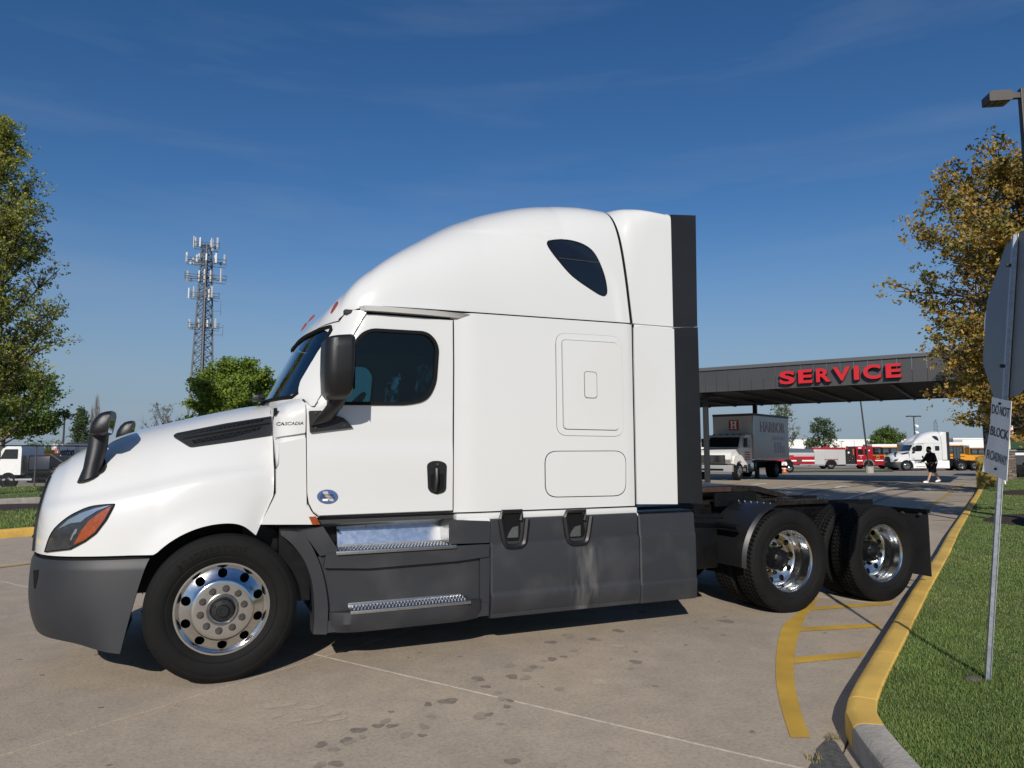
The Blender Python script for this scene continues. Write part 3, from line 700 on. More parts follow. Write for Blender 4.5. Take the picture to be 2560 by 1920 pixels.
# ---- hood mirrors
def hood_mirror(fl):
    def fy(y): return y if not fl else 2*YC - y
    st = [(219, 1196, .045, .16), (228, 1160, .036, .14), (238, 1120, .037, .11), (242, 1090, .036, .09), (246, 1055, .03, .08)]
    bm = BM(); rows = []
    base, _ = hit(hood_tree, 240, 1185)
    ym = base.y - .03
    for i, (cx, cy, hw, hy) in enumerate(st):
        c = PY(cx + 3, cy, ym); 
        rows.append([(c.x + hw * math.cos(t) * 1.75, fy(ym + .05 + hy * .5 * math.sin(t)), c.z + (.03 * math.cos(t) if i < 2 else 0)) for t in [2*PI*k/14 for k in range(14)]])
    V = grid(bm, rows, closed_v=True); bm.faces.new(V[0]); bm.faces.new(V[-1]); o = tp('hood_mirror', bm, BLACKP, smooth=50)
    bm = drape(hood_tree, rpoly([(210, 1204), (218, 1165), (224, 1150), (264, 1150), (268, 1166), (262, 1180), (240, 1193)], 6), .016, .02, 12)
    if fl:
        for v in bm.verts: v.co.y = 2*YC - v.co.y
    tp('mirror_foot', bm, BLACKP, o)
    hp = [(224.5, 1084), (226, 1072), (230, 1060), (240, 1045), (254, 1033), (268, 1029), (282, 1027.5), (283, 1036), (277, 1062), (270, 1086), (251, 1092), (234, 1089)]
    W = [PY(a, b, ym) for a, b in hp]; cx = sum(p.x for p in W)/12; cz = sum(p.z for p in W)/12
    bm = BM(); rows = []
    for k, (yy, sc) in enumerate([(-.15, .55), (-.13, .85), (-.08, .98), (0, 1), (.1, 1), (.18, .98), (.23, .85), (.25, .55)]):
        rows.append([(lerp(W[6].x - .01, p.x, sc), fy(ym + .02 + yy), lerp(cz, p.z, lerp(1, sc, .8))) for p in W])
    V = grid(bm, rows, closed_v=True); bm.faces.new(V[0]); bm.faces.new(V[-1]); tp('mirror_head', bm, BLACKP, o, 60)
    bm = BM(); bm.faces.new([bm.verts.new((PY(a, b, ym).x + .012, fy(ym + yy), PY(a, b, ym).z)) for a, b, yy in [(278, 1036, -.09), (268, 1082, -.07), (268, 1082, .17), (278, 1036, .19)]]); tp('mirror_glass', bm, CHROME, o)
hood_mirror(False); hood_mirror(True)
# ---- marker lamp behind the arch
bm = BM(); p = PY(785, 1302, .05); prism(bm, [(PY(a, b, .05).x, PY(a, b, .05).z) for a, b in [(772, 1292), (790, 1291), (800, 1311), (781, 1312)]], .045, .1); bevel_all(bm, .006); tp('fender_marker_light', bm, AMBER)
# ================================================================ tractor: skirts, steps, wheels, chassis
def xz(px, py, y): p = PY(px, py, y); return (p.x, p.z)
def polyY(pts, y): return [xz(a, b, y) for a, b in pts]
def sprism(name, pts, y, y1, m, parent=None, bev=.008, smooth=30, side=0):
    bm = BM(); prism(bm, polyY(pts, y), y, y1)
    if bev: bevel_all(bm, bev, 2, 40)
    return tp(name, bm, m, parent, smooth)
LIDM = mat('aluminium sheet', (.75, .77, .80), .30, 1, var=.10, vs=25, rvar=.08, bump=.01, bs=60)
SKIRT = mat('grey skirt plastic', (.021, .0222, .026), .52, bump=.06, bs=500)
# dusty water marks under the rear foothold, on the grey plastic
def skirt_nodes():
    nt = SKIRT.node_tree; N, L = nt.nodes, nt.links; b = N['Principled BSDF']
    g = N.new('ShaderNodeNewGeometry'); mp = N.new('ShaderNodeMapping'); mp.inputs['Scale'].default_value = (13, 1, 2.6); L.new(g.outputs['Position'], mp.inputs['Vector'])
    n = N.new('ShaderNodeTexNoise'); n.inputs['Scale'].default_value = 1.0; n.inputs['Detail'].default_value = 5; L.new(mp.outputs[0], n.inputs['Vector'])
    sp = N.new('ShaderNodeSeparateXYZ'); L.new(g.outputs['Position'], sp.inputs[0])
    def mth(op, a, b_=None):
        m = N.new('ShaderNodeMath'); m.operation = op
        for i, v in enumerate((a, b_)):
            if v is None: continue
            if isinstance(v, (int, float)): m.inputs[i].default_value = v
            else: L.new(v, m.inputs[i])
        return m.outputs[0]
    dx = mth('ABSOLUTE', mth('SUBTRACT', sp.outputs[0], 3.07)); mr = N.new('ShaderNodeMapRange'); mr.interpolation_type = 'SMOOTHSTEP'
    L.new(dx, mr.inputs['Value']); mr.inputs['From Min'].default_value = .05; mr.inputs['From Max'].default_value = .19; mr.inputs['To Min'].default_value = 1; mr.inputs['To Max'].default_value = 0
    mz = N.new('ShaderNodeMapRange'); mz.interpolation_type = 'SMOOTHSTEP'; L.new(sp.outputs[2], mz.inputs['Value']); mz.inputs['From Min'].default_value = .74; mz.inputs['From Max'].default_value = .84; mz.inputs['To Min'].default_value = 1; mz.inputs['To Max'].default_value = 0
    nr = N.new('ShaderNodeMapRange'); L.new(n.outputs['Fac'], nr.inputs['Value']); nr.inputs['From Min'].default_value = .40; nr.inputs['From Max'].default_value = .75
    fac = mth('MULTIPLY', mth('MULTIPLY', mr.outputs[0], mz.outputs[0]), mth('MULTIPLY', nr.outputs[0], .38))
    n2 = N.new('ShaderNodeTexNoise'); n2.inputs['Scale'].default_value = 2.5; n2.inputs['Detail'].default_value = 8; L.new(g.outputs['Position'], n2.inputs['Vector'])
    n2r = N.new('ShaderNodeMapRange'); L.new(n2.outputs['Fac'], n2r.inputs['Value']); n2r.inputs['From Min'].default_value = .5; n2r.inputs['From Max'].default_value = .8; n2r.inputs['To Max'].default_value = .10
    fac2 = mth('ADD', fac, n2r.outputs[0])
    mx = N.new('ShaderNodeMix'); mx.data_type = 'RGBA'; mx.inputs['A'].default_value = (.021, .0222, .026, 1); mx.inputs['B'].default_value = (.27, .255, .235, 1)
    L.new(fac2, mx.inputs['Factor']); L.new(mx.outputs['Result'], b.inputs['Base Color'])
skirt_nodes()
def skirt_run(name, x0, x1, prof, m):
    bm = BM(); xs = [x0, x0 + .012, x1 - .012, x1]
    rows = []
    for i, x in enumerate(xs):
        ins = .012 if i in (0, 3) else 0
        rows.append([(x, y + ins, z) for y, z in prof])
    grid(bm, rows)
    for r in (rows[0], rows[-1]):
        bm.faces.new([bm.verts.new(p) for p in r] + [bm.verts.new((r[0][0], .10, r[-1][2])), bm.verts.new((r[0][0], .10, r[0][2]))])
    return tp(name, bm, m, None, 25)
PR = [(.06, 1.052), (.028, 1.048), (.022, 1.03), (.022, .865), (.006, .845), (.0, .83), (.0, .47), (-.016, .445), (-.02, .43), (-.004, .31), (.004, .295), (.004, .265), (.03, .255)]
PR2 = [(.06, 1.035), (.028, 1.03), (.022, 1.01), (.012, .86), (.004, .845), (.0, .83), (.0, .44), (-.008, .425), (-.010, .41), (.0, .31), (.004, .292), (.004, .262), (.03, .25)]
sk1 = skirt_run('tank_skirt', 2.192, 3.625, PR, SKIRT)
sk2 = skirt_run('rear_skirt', 3.633, 4.25, PR2, SKIRT)
# far side and shadow-casting mass: far skirt, fuel tanks
bm = BM(); b2(bm, .8, 4.24, 2.46, 2.5, .26, 1.05, bev=.01); tp('far_skirt', bm, GREYP)
for y in (.42, 2.08):
    bm = BM(); cyl(bm, (2.15, y, .68), (3.6, y, .68), .31, 28); tp('fuel_tank', bm, FRAMEB, None, 40)
# foothold openings in the tank skirt
for pts, fr, st in (([(1258, 1284), (1300, 1282), (1300, 1330), (1296, 1350), (1270, 1352), (1262, 1340)], [(1251, 1298), (1262, 1366), (1311, 1363), (1318, 1297)], (1268, 1345, 1296, 1318)),
                    ([(1416, 1282), (1455, 1280), (1462, 1330), (1456, 1342), (1430, 1344), (1422, 1334)], [(1412, 1294), (1421, 1358), (1468, 1356), (1477, 1290)], (1424, 1342, 1452, 1316))):
    bm = BM(); prism(bm, polyY(pts, .02), .012, .05); fh = tp('foothold', bm, SEAL)
    bm = BM(); f = [PY(a, b, -.005) for a, b in fr]; tube(bm, resample([tuple(p) for p in f[:1]] + [tuple(f[1] + Vector((0, 0, .03))), tuple(f[1].lerp(f[2], .2)), tuple(f[1].lerp(f[2], .8)), tuple(f[2] + Vector((0, 0, .03)))] + [tuple(f[3])], 18), .023, 6); tp('foothold_rim', bm, BLACKP, fh)
    bm = BM(); tl = PY(fr[0][0] + 5, 1279, .0); tr = PY(fr[3][0] - 14, 1277, .0); tube(bm, [tuple(f[0]), tuple(tl), tuple(tr), tuple(PY(fr[3][0] - 16, 1300, .0))], .018, 6); tp('foothold_hood', bm, BLACKP, fh)
    a, b, c, d = st; bm = BM(); p0 = xz(a, b, .0); p1 = xz(c, d, .0)
    prism(bm, [p0, (p1[0], p0[1]), (p1[0], p1[1] + .01), (lerp(p0[0], p1[0], .5), p1[1]), (p0[0] + .02, lerp(p0[1], p1[1], .5))], .004, .03); tp('foothold_step', bm, ALUS, fh)
# ---- entry step pod
back = [(795, 1392), (843, 1384), (1226, 1360), (1222, 1538), (866, 1577), (786, 1586), (787, 1525), (783, 1460), (776, 1420)]
sp_ = sprism('step_pod', back, .06, .3, SKIRT)
sprism('pod_valance', [(786, 1586), (790, 1556), (1222, 1506), (1222, 1539), (866, 1577)], .028, .14, SKIRT, sp_, .006)
sprism('pod_edge', [(1200, 1362), (1226, 1360), (1222, 1538), (1200, 1541)], .035, .16, SKIRT, sp_, .022)
arch_o = [(702, 1327), (702, 1337), (730, 1360), (754, 1390), (770, 1422), (781, 1460), (786, 1525), (783, 1586)]
arch_i = [(817, 1586), (820, 1527), (816, 1480), (806, 1432), (792, 1392), (775, 1358), (752, 1330)]
sprism('arch_flange', arch_o[:1] + [tuple(p) for p in resample(arch_o[1:], 22)] + [tuple(p) for p in resample(arch_i, 20)], .018, .16, SKIRT, sp_, .006)
sprism('pod_shoulder', [(748, 1328), (808, 1317), (843, 1371), (843, 1383), (800, 1390), (776, 1356)], .03, .3, SKIRT, sp_, .01)
zU = xz(980, 1375, .0)[1]; kU = (xz(980, 1358, .225)[1] - zU - .012) / .23
bm = BM()
prism(bm, rpoly([(0.86, zU - .105), (0.875, zU - .005), (.94, zU), (2.15, zU), (2.18, zU - .01), (2.18, zU - .10), (1.9, zU - .12), (1.2, zU - .13)], .012), .016, .3); bevel_all(bm, .008, 2, 40)
tp('upper_step', bm, SKIRT, sp_, 30)
sprism('step_corner', rpoly([(1122, 1300), (1226, 1303), (1225, 1357), (1122, 1360)], 3), .012, .3, SKIRT, sp_, .02)
x0, x1 = xz(841, 1366, .0)[0], xz(1141, 1356, .0)[0]
bm = BM(); b2(bm, x0, x1, -.004, .235, zU + .001, zU + .012, bev=.003); b2(bm, x0, x1, -.007, -.001, zU - .014, zU + .010, bev=.002); [setattr(v.co, 'z', v.co.z + kU * max(0, v.co.y + .004)) for v in bm.verts]; tr1 = tp('tread_plate', bm, TREADP, sp_)
def bumps(x0, x1, y0, y1, z, rows, n, parent, tilt=0):
    bm = BM()
    for r in range(rows):
        for k in range(n):
            x = lerp(x0, x1, (k + .5 + .5 * (r % 2) * .6) / (n + .4)); y = lerp(y0, y1, (r + .5) / rows)
            bmesh.ops.create_cone(bm, cap_ends=True, segments=6, radius1=.010, radius2=.006, depth=.006, matrix=Matrix.Translation((x, y, z + .004 + tilt * (y - y0))))
    o = tp('tread_stud', bm, TREADP, parent, False); o['kind'] = 'stuff'; return o
bumps(x0 + .02, x1 - .02, .0, .17, zU + .012, 5, 34, sp_, kU)
ld = sprism('toolbox_lid', [(844, 1318), (1118, 1300), (1120, 1351), (844, 1364)], .225, .27, LIDM, sp_, .002)
zs_ = [v.co.z for v in ld.data.vertices]; z0_, z1_ = min(zs_), max(zs_)
for v in ld.data.vertices: v.co.y += .05 * (v.co.z - z0_) / (z1_ - z0_)
sprism('toolbox_hinge', [(844, 1362), (1120, 1349), (1120, 1354), (844, 1367)], .215, .27, GALV, sp_, .002)
for a, b in ((845.5, 1326.5), (1114.5, 1312)):
    p = PY(a, b, .222); bm = BM(); cyl(bm, p + Vector((0, .02, 0)), p + Vector((0, -.012, 0)), .011, 10); tp('thumb_screw', bm, BLACKP, sp_)
zL = xz(960, 1525, -.05)[1]; kL = max(.1, (xz(960, 1505, .06)[1] - zL - .012) / .11)
bm = BM(); pl = rpoly([(.88, .09), (.92, .02), (1.05, -.05), (1.95, -.05), (2.12, .02), (2.16, .09)], [.02, .1, .1, .12, .1, .02], 5)
lo_ = [bm.verts.new((lerp(1.5, x, .94), lerp(.09, y, .78), zL - .15)) for x, y in pl]; mi_ = [bm.verts.new((x, y, zL - .085)) for x, y in pl]; hi_ = [bm.verts.new((x, y + .004, zL)) for x, y in pl]
n = len(pl)
for A, B in ((lo_, mi_), (mi_, hi_)):
    for i in range(n): bm.faces.new((A[i], A[(i+1) % n], B[(i+1) % n], B[i]))
bm.faces.new(hi_); bm.faces.new(lo_[::-1]); bevel_all(bm, .006, 2, 40); tp('lower_step', bm, SKIRT, sp_, 30)
x0, x1 = xz(876, 1520, -.04)[0], xz(1176, 1503, -.04)[0]
bm = BM(); b2(bm, x0, x1, -.052, .062, zL + .001, zL + .012, bev=.003); b2(bm, x0, x1, -.056, -.050, zL - .012, zL + .010, bev=.002); b2(bm, x0, x1 - .05, .052, .062, zL, zL + .03, bev=.002); [setattr(v.co, 'z', v.co.z + kL * max(0, v.co.y + .05)) for v in bm.verts]; tp('tread_plate', bm, TREADP, sp_)
bumps(x0 + .02, x1 - .02, -.045, .05, zL + .012, 4, 34, sp_, kL)
# ---- wheels: local frame, outward = -y, centre at the axle
def tyre_mesh(R=.51, half=.143, drive=False, n=144):
    y0, y1 = 0.0, 2 * half; c = half
    prof = [(.300, c - .095), (.306, c - .112), (.325, c - .124), (.345, c - .135), (.36, c - .139), (.365, c - .1365), (.37, c - .1415), (.40, c - .146), (.425, c - .147), (.45, c - .143), (.455, c - .140), (.462, c - .141), (.475, c - .136), (.488, c - .128), (.498, c - .118)]
    nt = 22; tread = [(R - .004 * (2 * k / nt - 1) ** 2, lerp(c - .112, c + .112, k / nt)) for k in range(nt + 1)]
    prof = prof + tread + [(r, 2 * c - y) for r, y in prof[::-1]]
    i0 = 15
    def fn(r, h, a, i):
        if i0 <= i <= i0 + nt:
            k = i - i0
            if not drive:
                return r - .011 if k in (3, 7, 8, 14, 15, 19) and k % 1 == 0 and k in (4, 3, 8, 14, 19) else r
            u = (a / (2 * PI) * 72); zz = 1 if (u % 1) < .5 else 0
            g = k + (1 if zz else 0)
            if g in (4, 8, 13, 18): return r - .013
            ph = (u + (.25 if (k // 4) % 2 else 0)) % 1
            if (k < 4 or k > 17) and (u % 1) > .82: return r - .014
            if 4 < k < 18 and ph > .86: return r - .010
        return r
    bm = BM(); lathe(bm, prof, 432 if drive else n, 'Y', (0, 0, 0), fn); return bm
def lug(bm, r, a, y, s=1):
    p = Vector((r * math.cos(a), y, r * math.sin(a)))
    cyl(bm, p, p + Vector((0, -.006, 0)), .021 * s, 12); cyl(bm, p, p + Vector((0, -.026, 0)), .0165 * s, 6); cyl(bm, p, p + Vector((0, -.036, 0)), .009 * s, 8)
def rim_disc(prof, hole_r, hole_c, y, n=10, a0=.15, seg=96, m=ALU, nm='rim'):
    bm = BM(); lathe(bm, prof, seg, 'Y'); o = obj(nm, bm, m, None, 40)
    md = o.modifiers.new('s', 'SOLIDIFY'); md.thickness = .009; md.offset = 0; bpy.context.view_layer.update(); apply_mods(o)
    c = BM()
    for k in range(n):
        a = a0 + 2 * PI * k / n; cyl(c, (hole_c * math.cos(a), y - .12, hole_c * math.sin(a)), (hole_c * math.cos(a), y + .12, hole_c * math.sin(a)), hole_r, 20)
    bool_cut(o, c); o.data.polygons.foreach_set('use_smooth', [True] * len(o.data.polygons)); o.data.set_sharp_from_angle(angle=math.radians(38)); return o
fw_ = obj('wheel', tyre_mesh(), RUBBER, T, 40)
PF = [(.300, .045), (.312, .042), (.318, .034), (.316, .028), (.306, .028), (.297, .036), (.288, .048), (.280, .053), (.262, .044), (.236, .032), (.216, .018), (.206, .012), (.200, .004), (.192, .001), (.185, .0), (.150, -.001), (.112, -.001), (.106, .006), (.105, .05)]
r_ = rim_disc(PF, .032, .247, .035, a0=.22); r_.parent = fw_
bm = BM(); lathe(bm, [(.30, .045), (.285, .10), (.27, .2), (.0, .2)], 48, 'Y'); obj('wheel_barrel', bm, FRAMEB, fw_, 40)
for k in range(10):
    bm = BM(); lug(bm, .1435, .06 + 2 * PI * k / 10, -.004, 1.2); obj('lug_nut', bm, STEEL, fw_, 30)
bm = BM(); lathe(bm, [(.105, .03), (.098, .0), (.09, -.006), (.082, -.004), (.08, .02)], 40, 'Y'); obj('hub_ring', bm, ALUS, fw_, 40)
bm = BM(); lathe(bm, [(.08, .02), (.079, -.03), (.07, -.042), (.042, -.046), (.040, -.062), (.036, -.066), (.02, -.066), (.018, -.06), (0, -.06)], 40, 'Y')
for k in range(6):
    a = .4 + k * PI / 3; cyl(bm, (.062 * math.cos(a), -.03, .062 * math.sin(a)), (.062 * math.cos(a), -.05, .062 * math.sin(a)), .008, 6)
obj('hub_cap', bm, BLACKP, fw_, 40)
LET = mat('raised tyre lettering', (.009, .0088, .0086), .55)
def arc_text(name, s, r, a_mid, h, parent, m=RUBBER, y=-.0045, gap=1.0):
    step = h * .92 * gap / r
    for i, ch in enumerate(s):
        a = a_mid - (i - (len(s) - 1) / 2) * step
        me = text_mesh(ch, h * 1.35, .0035, .002); X = Vector((math.sin(a), 0, -math.cos(a))); Yv = Vector((math.cos(a), 0, math.sin(a)))
        me.transform(basis((r * math.cos(a), y, r * math.sin(a)), X, Yv, (0, -1, 0))); obj(name, me, m, parent)
LET = RUBBER
arc_text('tyre_letter', 'BRIDGESTONE', .418, PI / 2 + .1, .042, fw_, gap=1.15)
fw_.location = Vector((.173, .022, .508)) - T.location; fw_.rotation_euler = (0, -.12, 0)
o = copy_tree(fw_, T); o.location = Vector((.173, 2.478, .508)) - T.location; o.rotation_euler = (0, 0, PI)
dw = obj('drive_wheel', tyre_mesh(.512, .14, True), RUBBER, T, 40)
PDv = [(.300, .052), (.312, .048), (.319, .038), (.317, .030), (.308, .032), (.300, .042), (.295, .06), (.292, .10), (.286, .112), (.283, .16), (.276, .20), (.266, .225), (.246, .240), (.20, .248), (.175, .244), (.10, .244)]
r_ = rim_disc(PDv, .031, .222, .245, a0=.1); r_.parent = dw
bm = BM(); lathe(bm, [(.285, .265), (.0, .265)], 40, 'Y'); obj('inner_disc', bm, SEAL, dw)
for k in range(10):
    bm = BM(); lug(bm, .1435, .3 + 2 * PI * k / 10, .244, 1.1); obj('lug_nut', bm, FRAMEB, dw, 30)
bm = BM(); lathe(bm, [(.115, .246), (.113, .20), (.10, .185), (.098, .14), (.085, .125), (.06, .12), (.04, .105), (.0, .10)], 40, 'Y')
for k in range(8):
    a = k * PI / 4; cyl(bm, (.086 * math.cos(a), .15, .086 * math.sin(a)), (.086 * math.cos(a), .115, .086 * math.sin(a)), .01, 6)
obj('axle_hub', bm, FRAMEB, dw, 40)
dw.location = Vector((5.45, .05, .505)) - T.location
inn = obj('inner_wheel', dw.data, None, T); inn.location = Vector((5.45, .39, .505)) - T.location
for x in (5.45, 6.77):
    if x > 6:
        o = copy_tree(dw, T); o.location = Vector((x, .05, .505)) - T.location; o.rotation_euler = (0, .35, 0)
        o = inn.copy(); COL.objects.link(o); o.location = Vector((x, .39, .505)) - T.location
    o = copy_tree(dw, T); o.location = Vector((x, 2.45, .505)) - T.location; o.rotation_euler = (0, 0, PI)
    o = inn.copy(); COL.objects.link(o); o.location = Vector((x, 2.11, .505)) - T.location; o.rotation_euler = (0, 0, PI)
    bm = BM(); cyl(bm, (x, .25, .505), (x, 2.25, .505), .09, 16); lathe(bm, [(0, -.25), (.2, -.18), (.27, 0), (.2, .18), (0, .25)], 20, 'Y', (x, YC, .5)); tp('drive_axle', bm, FRAMEB, None, 40)
bm = BM(); cyl(bm, (.173, .3, .47), (.173, 2.2, .47), .055, 12); tp('front_axle', bm, FRAMEB)
# ---- chassis
for y in (.82, 1.68):
    bm = BM(); b2(bm, -.6, 7.5, y - .045, y + .045, .74, 1.02); b2(bm, 4.3, 7.25, y - .06, y + .06, 1.02, 1.03)
    tp('frame_rail', bm, FRAMEB)
for x in (-.5, .9, 2.0, 3.2, 4.4, 5.2, 6.1, 7.2):
    bm = BM(); b2(bm, x - .05, x + .05, .86, 1.64, .76, .98); tp('crossmember', bm, FRAMEB)
bm = BM(); 
for k in range(26):
    x = 5.75 + (k % 9) * .13; z = .80 + (k // 9) * .07; cyl(bm, (x, .776, z), (x, .757, z), .016, 6)
tp('frame_bolt', bm, FRAMEB).__setitem__('kind', 'stuff')
bm = BM(); b2(bm, -.75, .52, .62, 1.88, .55, 1.42, bev=.05); tp('engine_block', bm, FRAMEB)
bm = BM(); b2(bm, .3, 2.2, .3, 2.2, .86, 1.05); b2(bm, .55, .78, .14, 2.36, .5, 1.05); tp('cab_underside', bm, FRAMEB)
for ys in ((.13, .5, .75), (1.75, 2.0, 2.37)):
    bm = BM(); grid(bm, [[(AX + .63 * math.cos(a), y, AZ + .63 * math.sin(a)) for y in ys] for a in [lerp(-.15, PI + .25, k/24) for k in range(25)]]); tp('wheel_well_liner', bm, FRAMEB)
bm = BM(); tube(bm, [(.5, .35, .42), (.62, .4, .55), (.7, .42, .62)], .02, 6); tube(bm, [(.5, .5, .4), (.72, .5, .41)], .03, 6); tube(bm, [(-.35, .4, .45), (-.2, .45, .5), (0, .6, .52)], .025, 6); b2(bm, .42, .7, .35, .5, .36, .42); tp('steering_linkage', bm, FRAMEB)['kind'] = 'stuff'
# rear of cab: deck, hoses, battery box, quarter fenders, fifth wheel, mud flaps
bm = BM(); b2(bm, 3.7, 4.75, .5, 2.0, 1.02, 1.06); b2(bm, 3.66, 4.3, .12, .3, .96, 1.05); tp('deck_plate', bm, FRAMEB)
bm = BM(); b2(bm, 4.28, 4.75, .3, .8, .45, .95, bev=.03); tp('air_tank_box', bm, FRAMEB)
def hose(pts, r=.012):
    bm = BM(); tube(bm, resample(pts, 24), r, 6); return bm
tp('air_hose', hose([(4.35, 1.0, 1.1), (4.5, .8, 1.08), (4.7, .7, 1.16), (4.75, .68, 1.05)], .018), BLACKP)
bm = BM(); tube(bm, [(4.45 + .25 * k/60 + .0, .75 + .035 * math.cos(k * .9), 1.06 + .06 * k/60 + .035 * math.sin(k * .9)) for k in range(61)], .008, 5); tp('coiled_hose', bm, BLACKP)
for y0 in (.06, 1.86):
    y1 = y0 + .58; bm = BM(); rows = []
    for k in range(15):
        a = lerp(PI + .05, PI * .585, k/14); rr_ = .60
        rows.append([(5.45 + rr_ * math.cos(a), y, .505 + rr_ * math.sin(a)) for y in (y0, y0 + .03, y1 - .03, y1)])
    for r in rows: r[0] = (r[0][0] + .03, r[0][1], r[0][2] - .01); r[3] = (r[3][0] + .03, r[3][1], r[3][2] - .01)
    grid(bm, rows); q = tp('quarter_fender', bm, mat('black poly fender', (.012, .012, .013), .36), None, 40); solidify(q, .012)
    bm = BM()
    for k in range(6):
        a = PI * .60; p = Vector((5.45 + .603 * math.cos(a), lerp(y0 + .06, y1 - .06, k/5), .505 + .603 * math.sin(a))); bmesh.ops.create_uvsphere(bm, u_segments=8, v_segments=5, radius=.010, matrix=Matrix.Translation(p))
    tp('fender_rivet', bm, ALUS, q)['kind'] = 'stuff'
    bm = BM(); cyl(bm, (4.84, y0 + .75 if y0 < 1 else y0 - .2, .86), (4.84, y0 + .04 if y0 < 1 else y1 - .04, .86), .032, 12); tp('fender_bracket', bm, FRAMEB, q)
bm = BM(); p0 = PY(1783, 1230, .66); p1 = PY(1888, 1262, .66); b2(bm, p0.x, p1.x, .64, .66, 1.02, p0.z - .01); tp('fender_mount_plate', bm, FRAMEB)
bm = BM(); cyl(bm, (4.3, .12, .99), (4.66, .12, .97), .022, 10); tp('grab_rail', bm, FRAMEB)
bm = BM(); prism(bm, rpoly([(5.62, .80), (5.64, .45 + .5), (5.7, 1.0)], .01), .8, .81)
bm.free(); bm = BM()
zc = PY(1800, 1216, YC - .4).z
fp = [(4.75, zc + .0), (5.35, zc + .01), (5.75, zc - .005), (6.15, zc - .10), (6.2, zc - .13), (6.1, zc - .14), (5.7, zc - .06), (4.75, zc - .06)]
prism(bm, fp, .82, 1.68); bevel_all(bm, .01); fifth = tp('fifth_wheel', bm, GREASE)
RUST = mat('rusty side plate', (.045, .02, .013), .7, var=.5, vs=12)
bm = BM(); b2(bm, 4.76, 5.36, .805, .818, zc - .055, zc - .005); tp('fifth_wheel_side', bm, RUST, fifth)
bm = BM(); b2(bm, 4.9, 5.1, 1.0, 1.5, 1.03, zc - .05); b2(bm, 5.45, 5.85, .86, 1.64, 1.03, zc - .05, bev=.03); b2(bm, 4.9, 6.3, .84, .96, 1.03, 1.07); b2(bm, 4.9, 6.3, 1.54, 1.66, 1.03, 1.07); tp('fifth_wheel_mount', bm, GREASE, fifth)
for y in (.74, 1.76):
    bm = BM(); b2(bm, 5.9, 6.7, y - .03, y + .03, 1.0, 1.05)
    for k in range(14): cyl(bm, (5.93 + k * .056, y, 1.05), (5.93 + k * .056, y, 1.06), .012, 6)
    tp('slide_rail', bm, GREASE)
for y0 in (.055, 1.825):
    xm = 7.48
    bm = BM(); b2(bm, xm, xm + .012, y0, y0 + .62, .21, .92); mf = tp('mud_flap', bm, mat('mud flap rubber', (.016, .016, .017), .55, var=.2, vs=5))
    bm = BM(); b2(bm, xm - .02, xm + .03, y0 - .01, .86 if y0 < 1 else 1.64, .91, .95) if y0 < 1 else b2(bm, xm - .02, xm + .03, 1.64, y0 + .63, .91, .95); tp('flap_hanger', bm, FRAMEB, mf)
    for k in range(3): bm = BM(); cyl(bm, (xm - .0, y0 + .08 + .22 * k, .89), (xm - .03, y0 + .08 + .22 * k, .89), .018, 6); tp('flap_bolt', bm, STEEL, mf)
# ---- cab interior
bm = BM(); prism(bm, rpoly([(.62, 1.3), (.62, 1.97), (.86, 2.06), (1.02, 1.98), (1.0, 1.6), (.92, 1.3)], .04), .16, 2.34); tp('dashboard', bm, INTER)
def ring_t(c, R, r, tilt):
    bm = BM(); Mx = Matrix.Translation(c) @ Matrix.Rotation(tilt, 4, 'Y'); rows = []
    for k in range(28):
        a = 2 * PI * k / 28; rows.append([Mx @ Vector(((R + r * math.cos(b)) * math.cos(a), (R + r * math.cos(b)) * math.sin(a), r * math.sin(b))) for b in [2*PI*j/8 for j in range(8)]])
    grid(bm, rows, closed_u=True, closed_v=True); cyl(bm, Mx @ Vector((0, 0, -.05)), Mx @ Vector((0, 0, 0)), .06, 12); cyl(bm, Mx @ Vector((-.2, 0, 0)), Mx @ Vector((.2, 0, 0)), .015, 6); return bm
tp('steering_wheel', ring_t((1.12, .62, 1.93), .22, .016, -.9), SEAL)
SEATM = mat('seat fabric', (.035, .036, .04), .9); FILM = glass('clear plastic seat wrap', (.75, .78, .78), .10, .12)
for y in (.62, 1.88):
    bm = BM(); b2(bm, 1.35, 1.9, y - .26, y + .26, 1.45, 1.62, bev=.05); prism(bm, rpoly([(1.74, 1.58), (1.93, 1.58), (2.06, 2.2), (2.0, 2.42), (1.9, 2.42), (1.86, 2.2)], .05), y - .24, y + .24); b2(bm, 1.5, 1.8, y - .15, y + .15, 1.12, 1.46); st = tp('seat', bm, SEATM)
    bm = BM(); rows = []
    for i in range(13):
        row = []
        for j in range(9):
            t = i/12; x = lerp(1.735, 1.87, t) - .035 - .02 * math.sin(i * 2.1 + j * 1.7) - .012 * math.cos(j * 3.3 + i); row.append((x, lerp(y - .29, y + .29, j/8), lerp(1.6, 2.4, t) + .012 * math.sin(j * 2.9)))
        rows.append(row)
    grid(bm, rows); tp('seat_wrap', bm, FILM, st, 20)
bm = BM(); b2(bm, 2.3, 2.32, .14, 2.36, 1.12, 2.72); tp('bunk_curtain', bm, INTER)
bm = BM(); b2(bm, 1.0, 3.58, .14, 2.36, 2.70, 2.73); tp('headliner', bm, INTER)
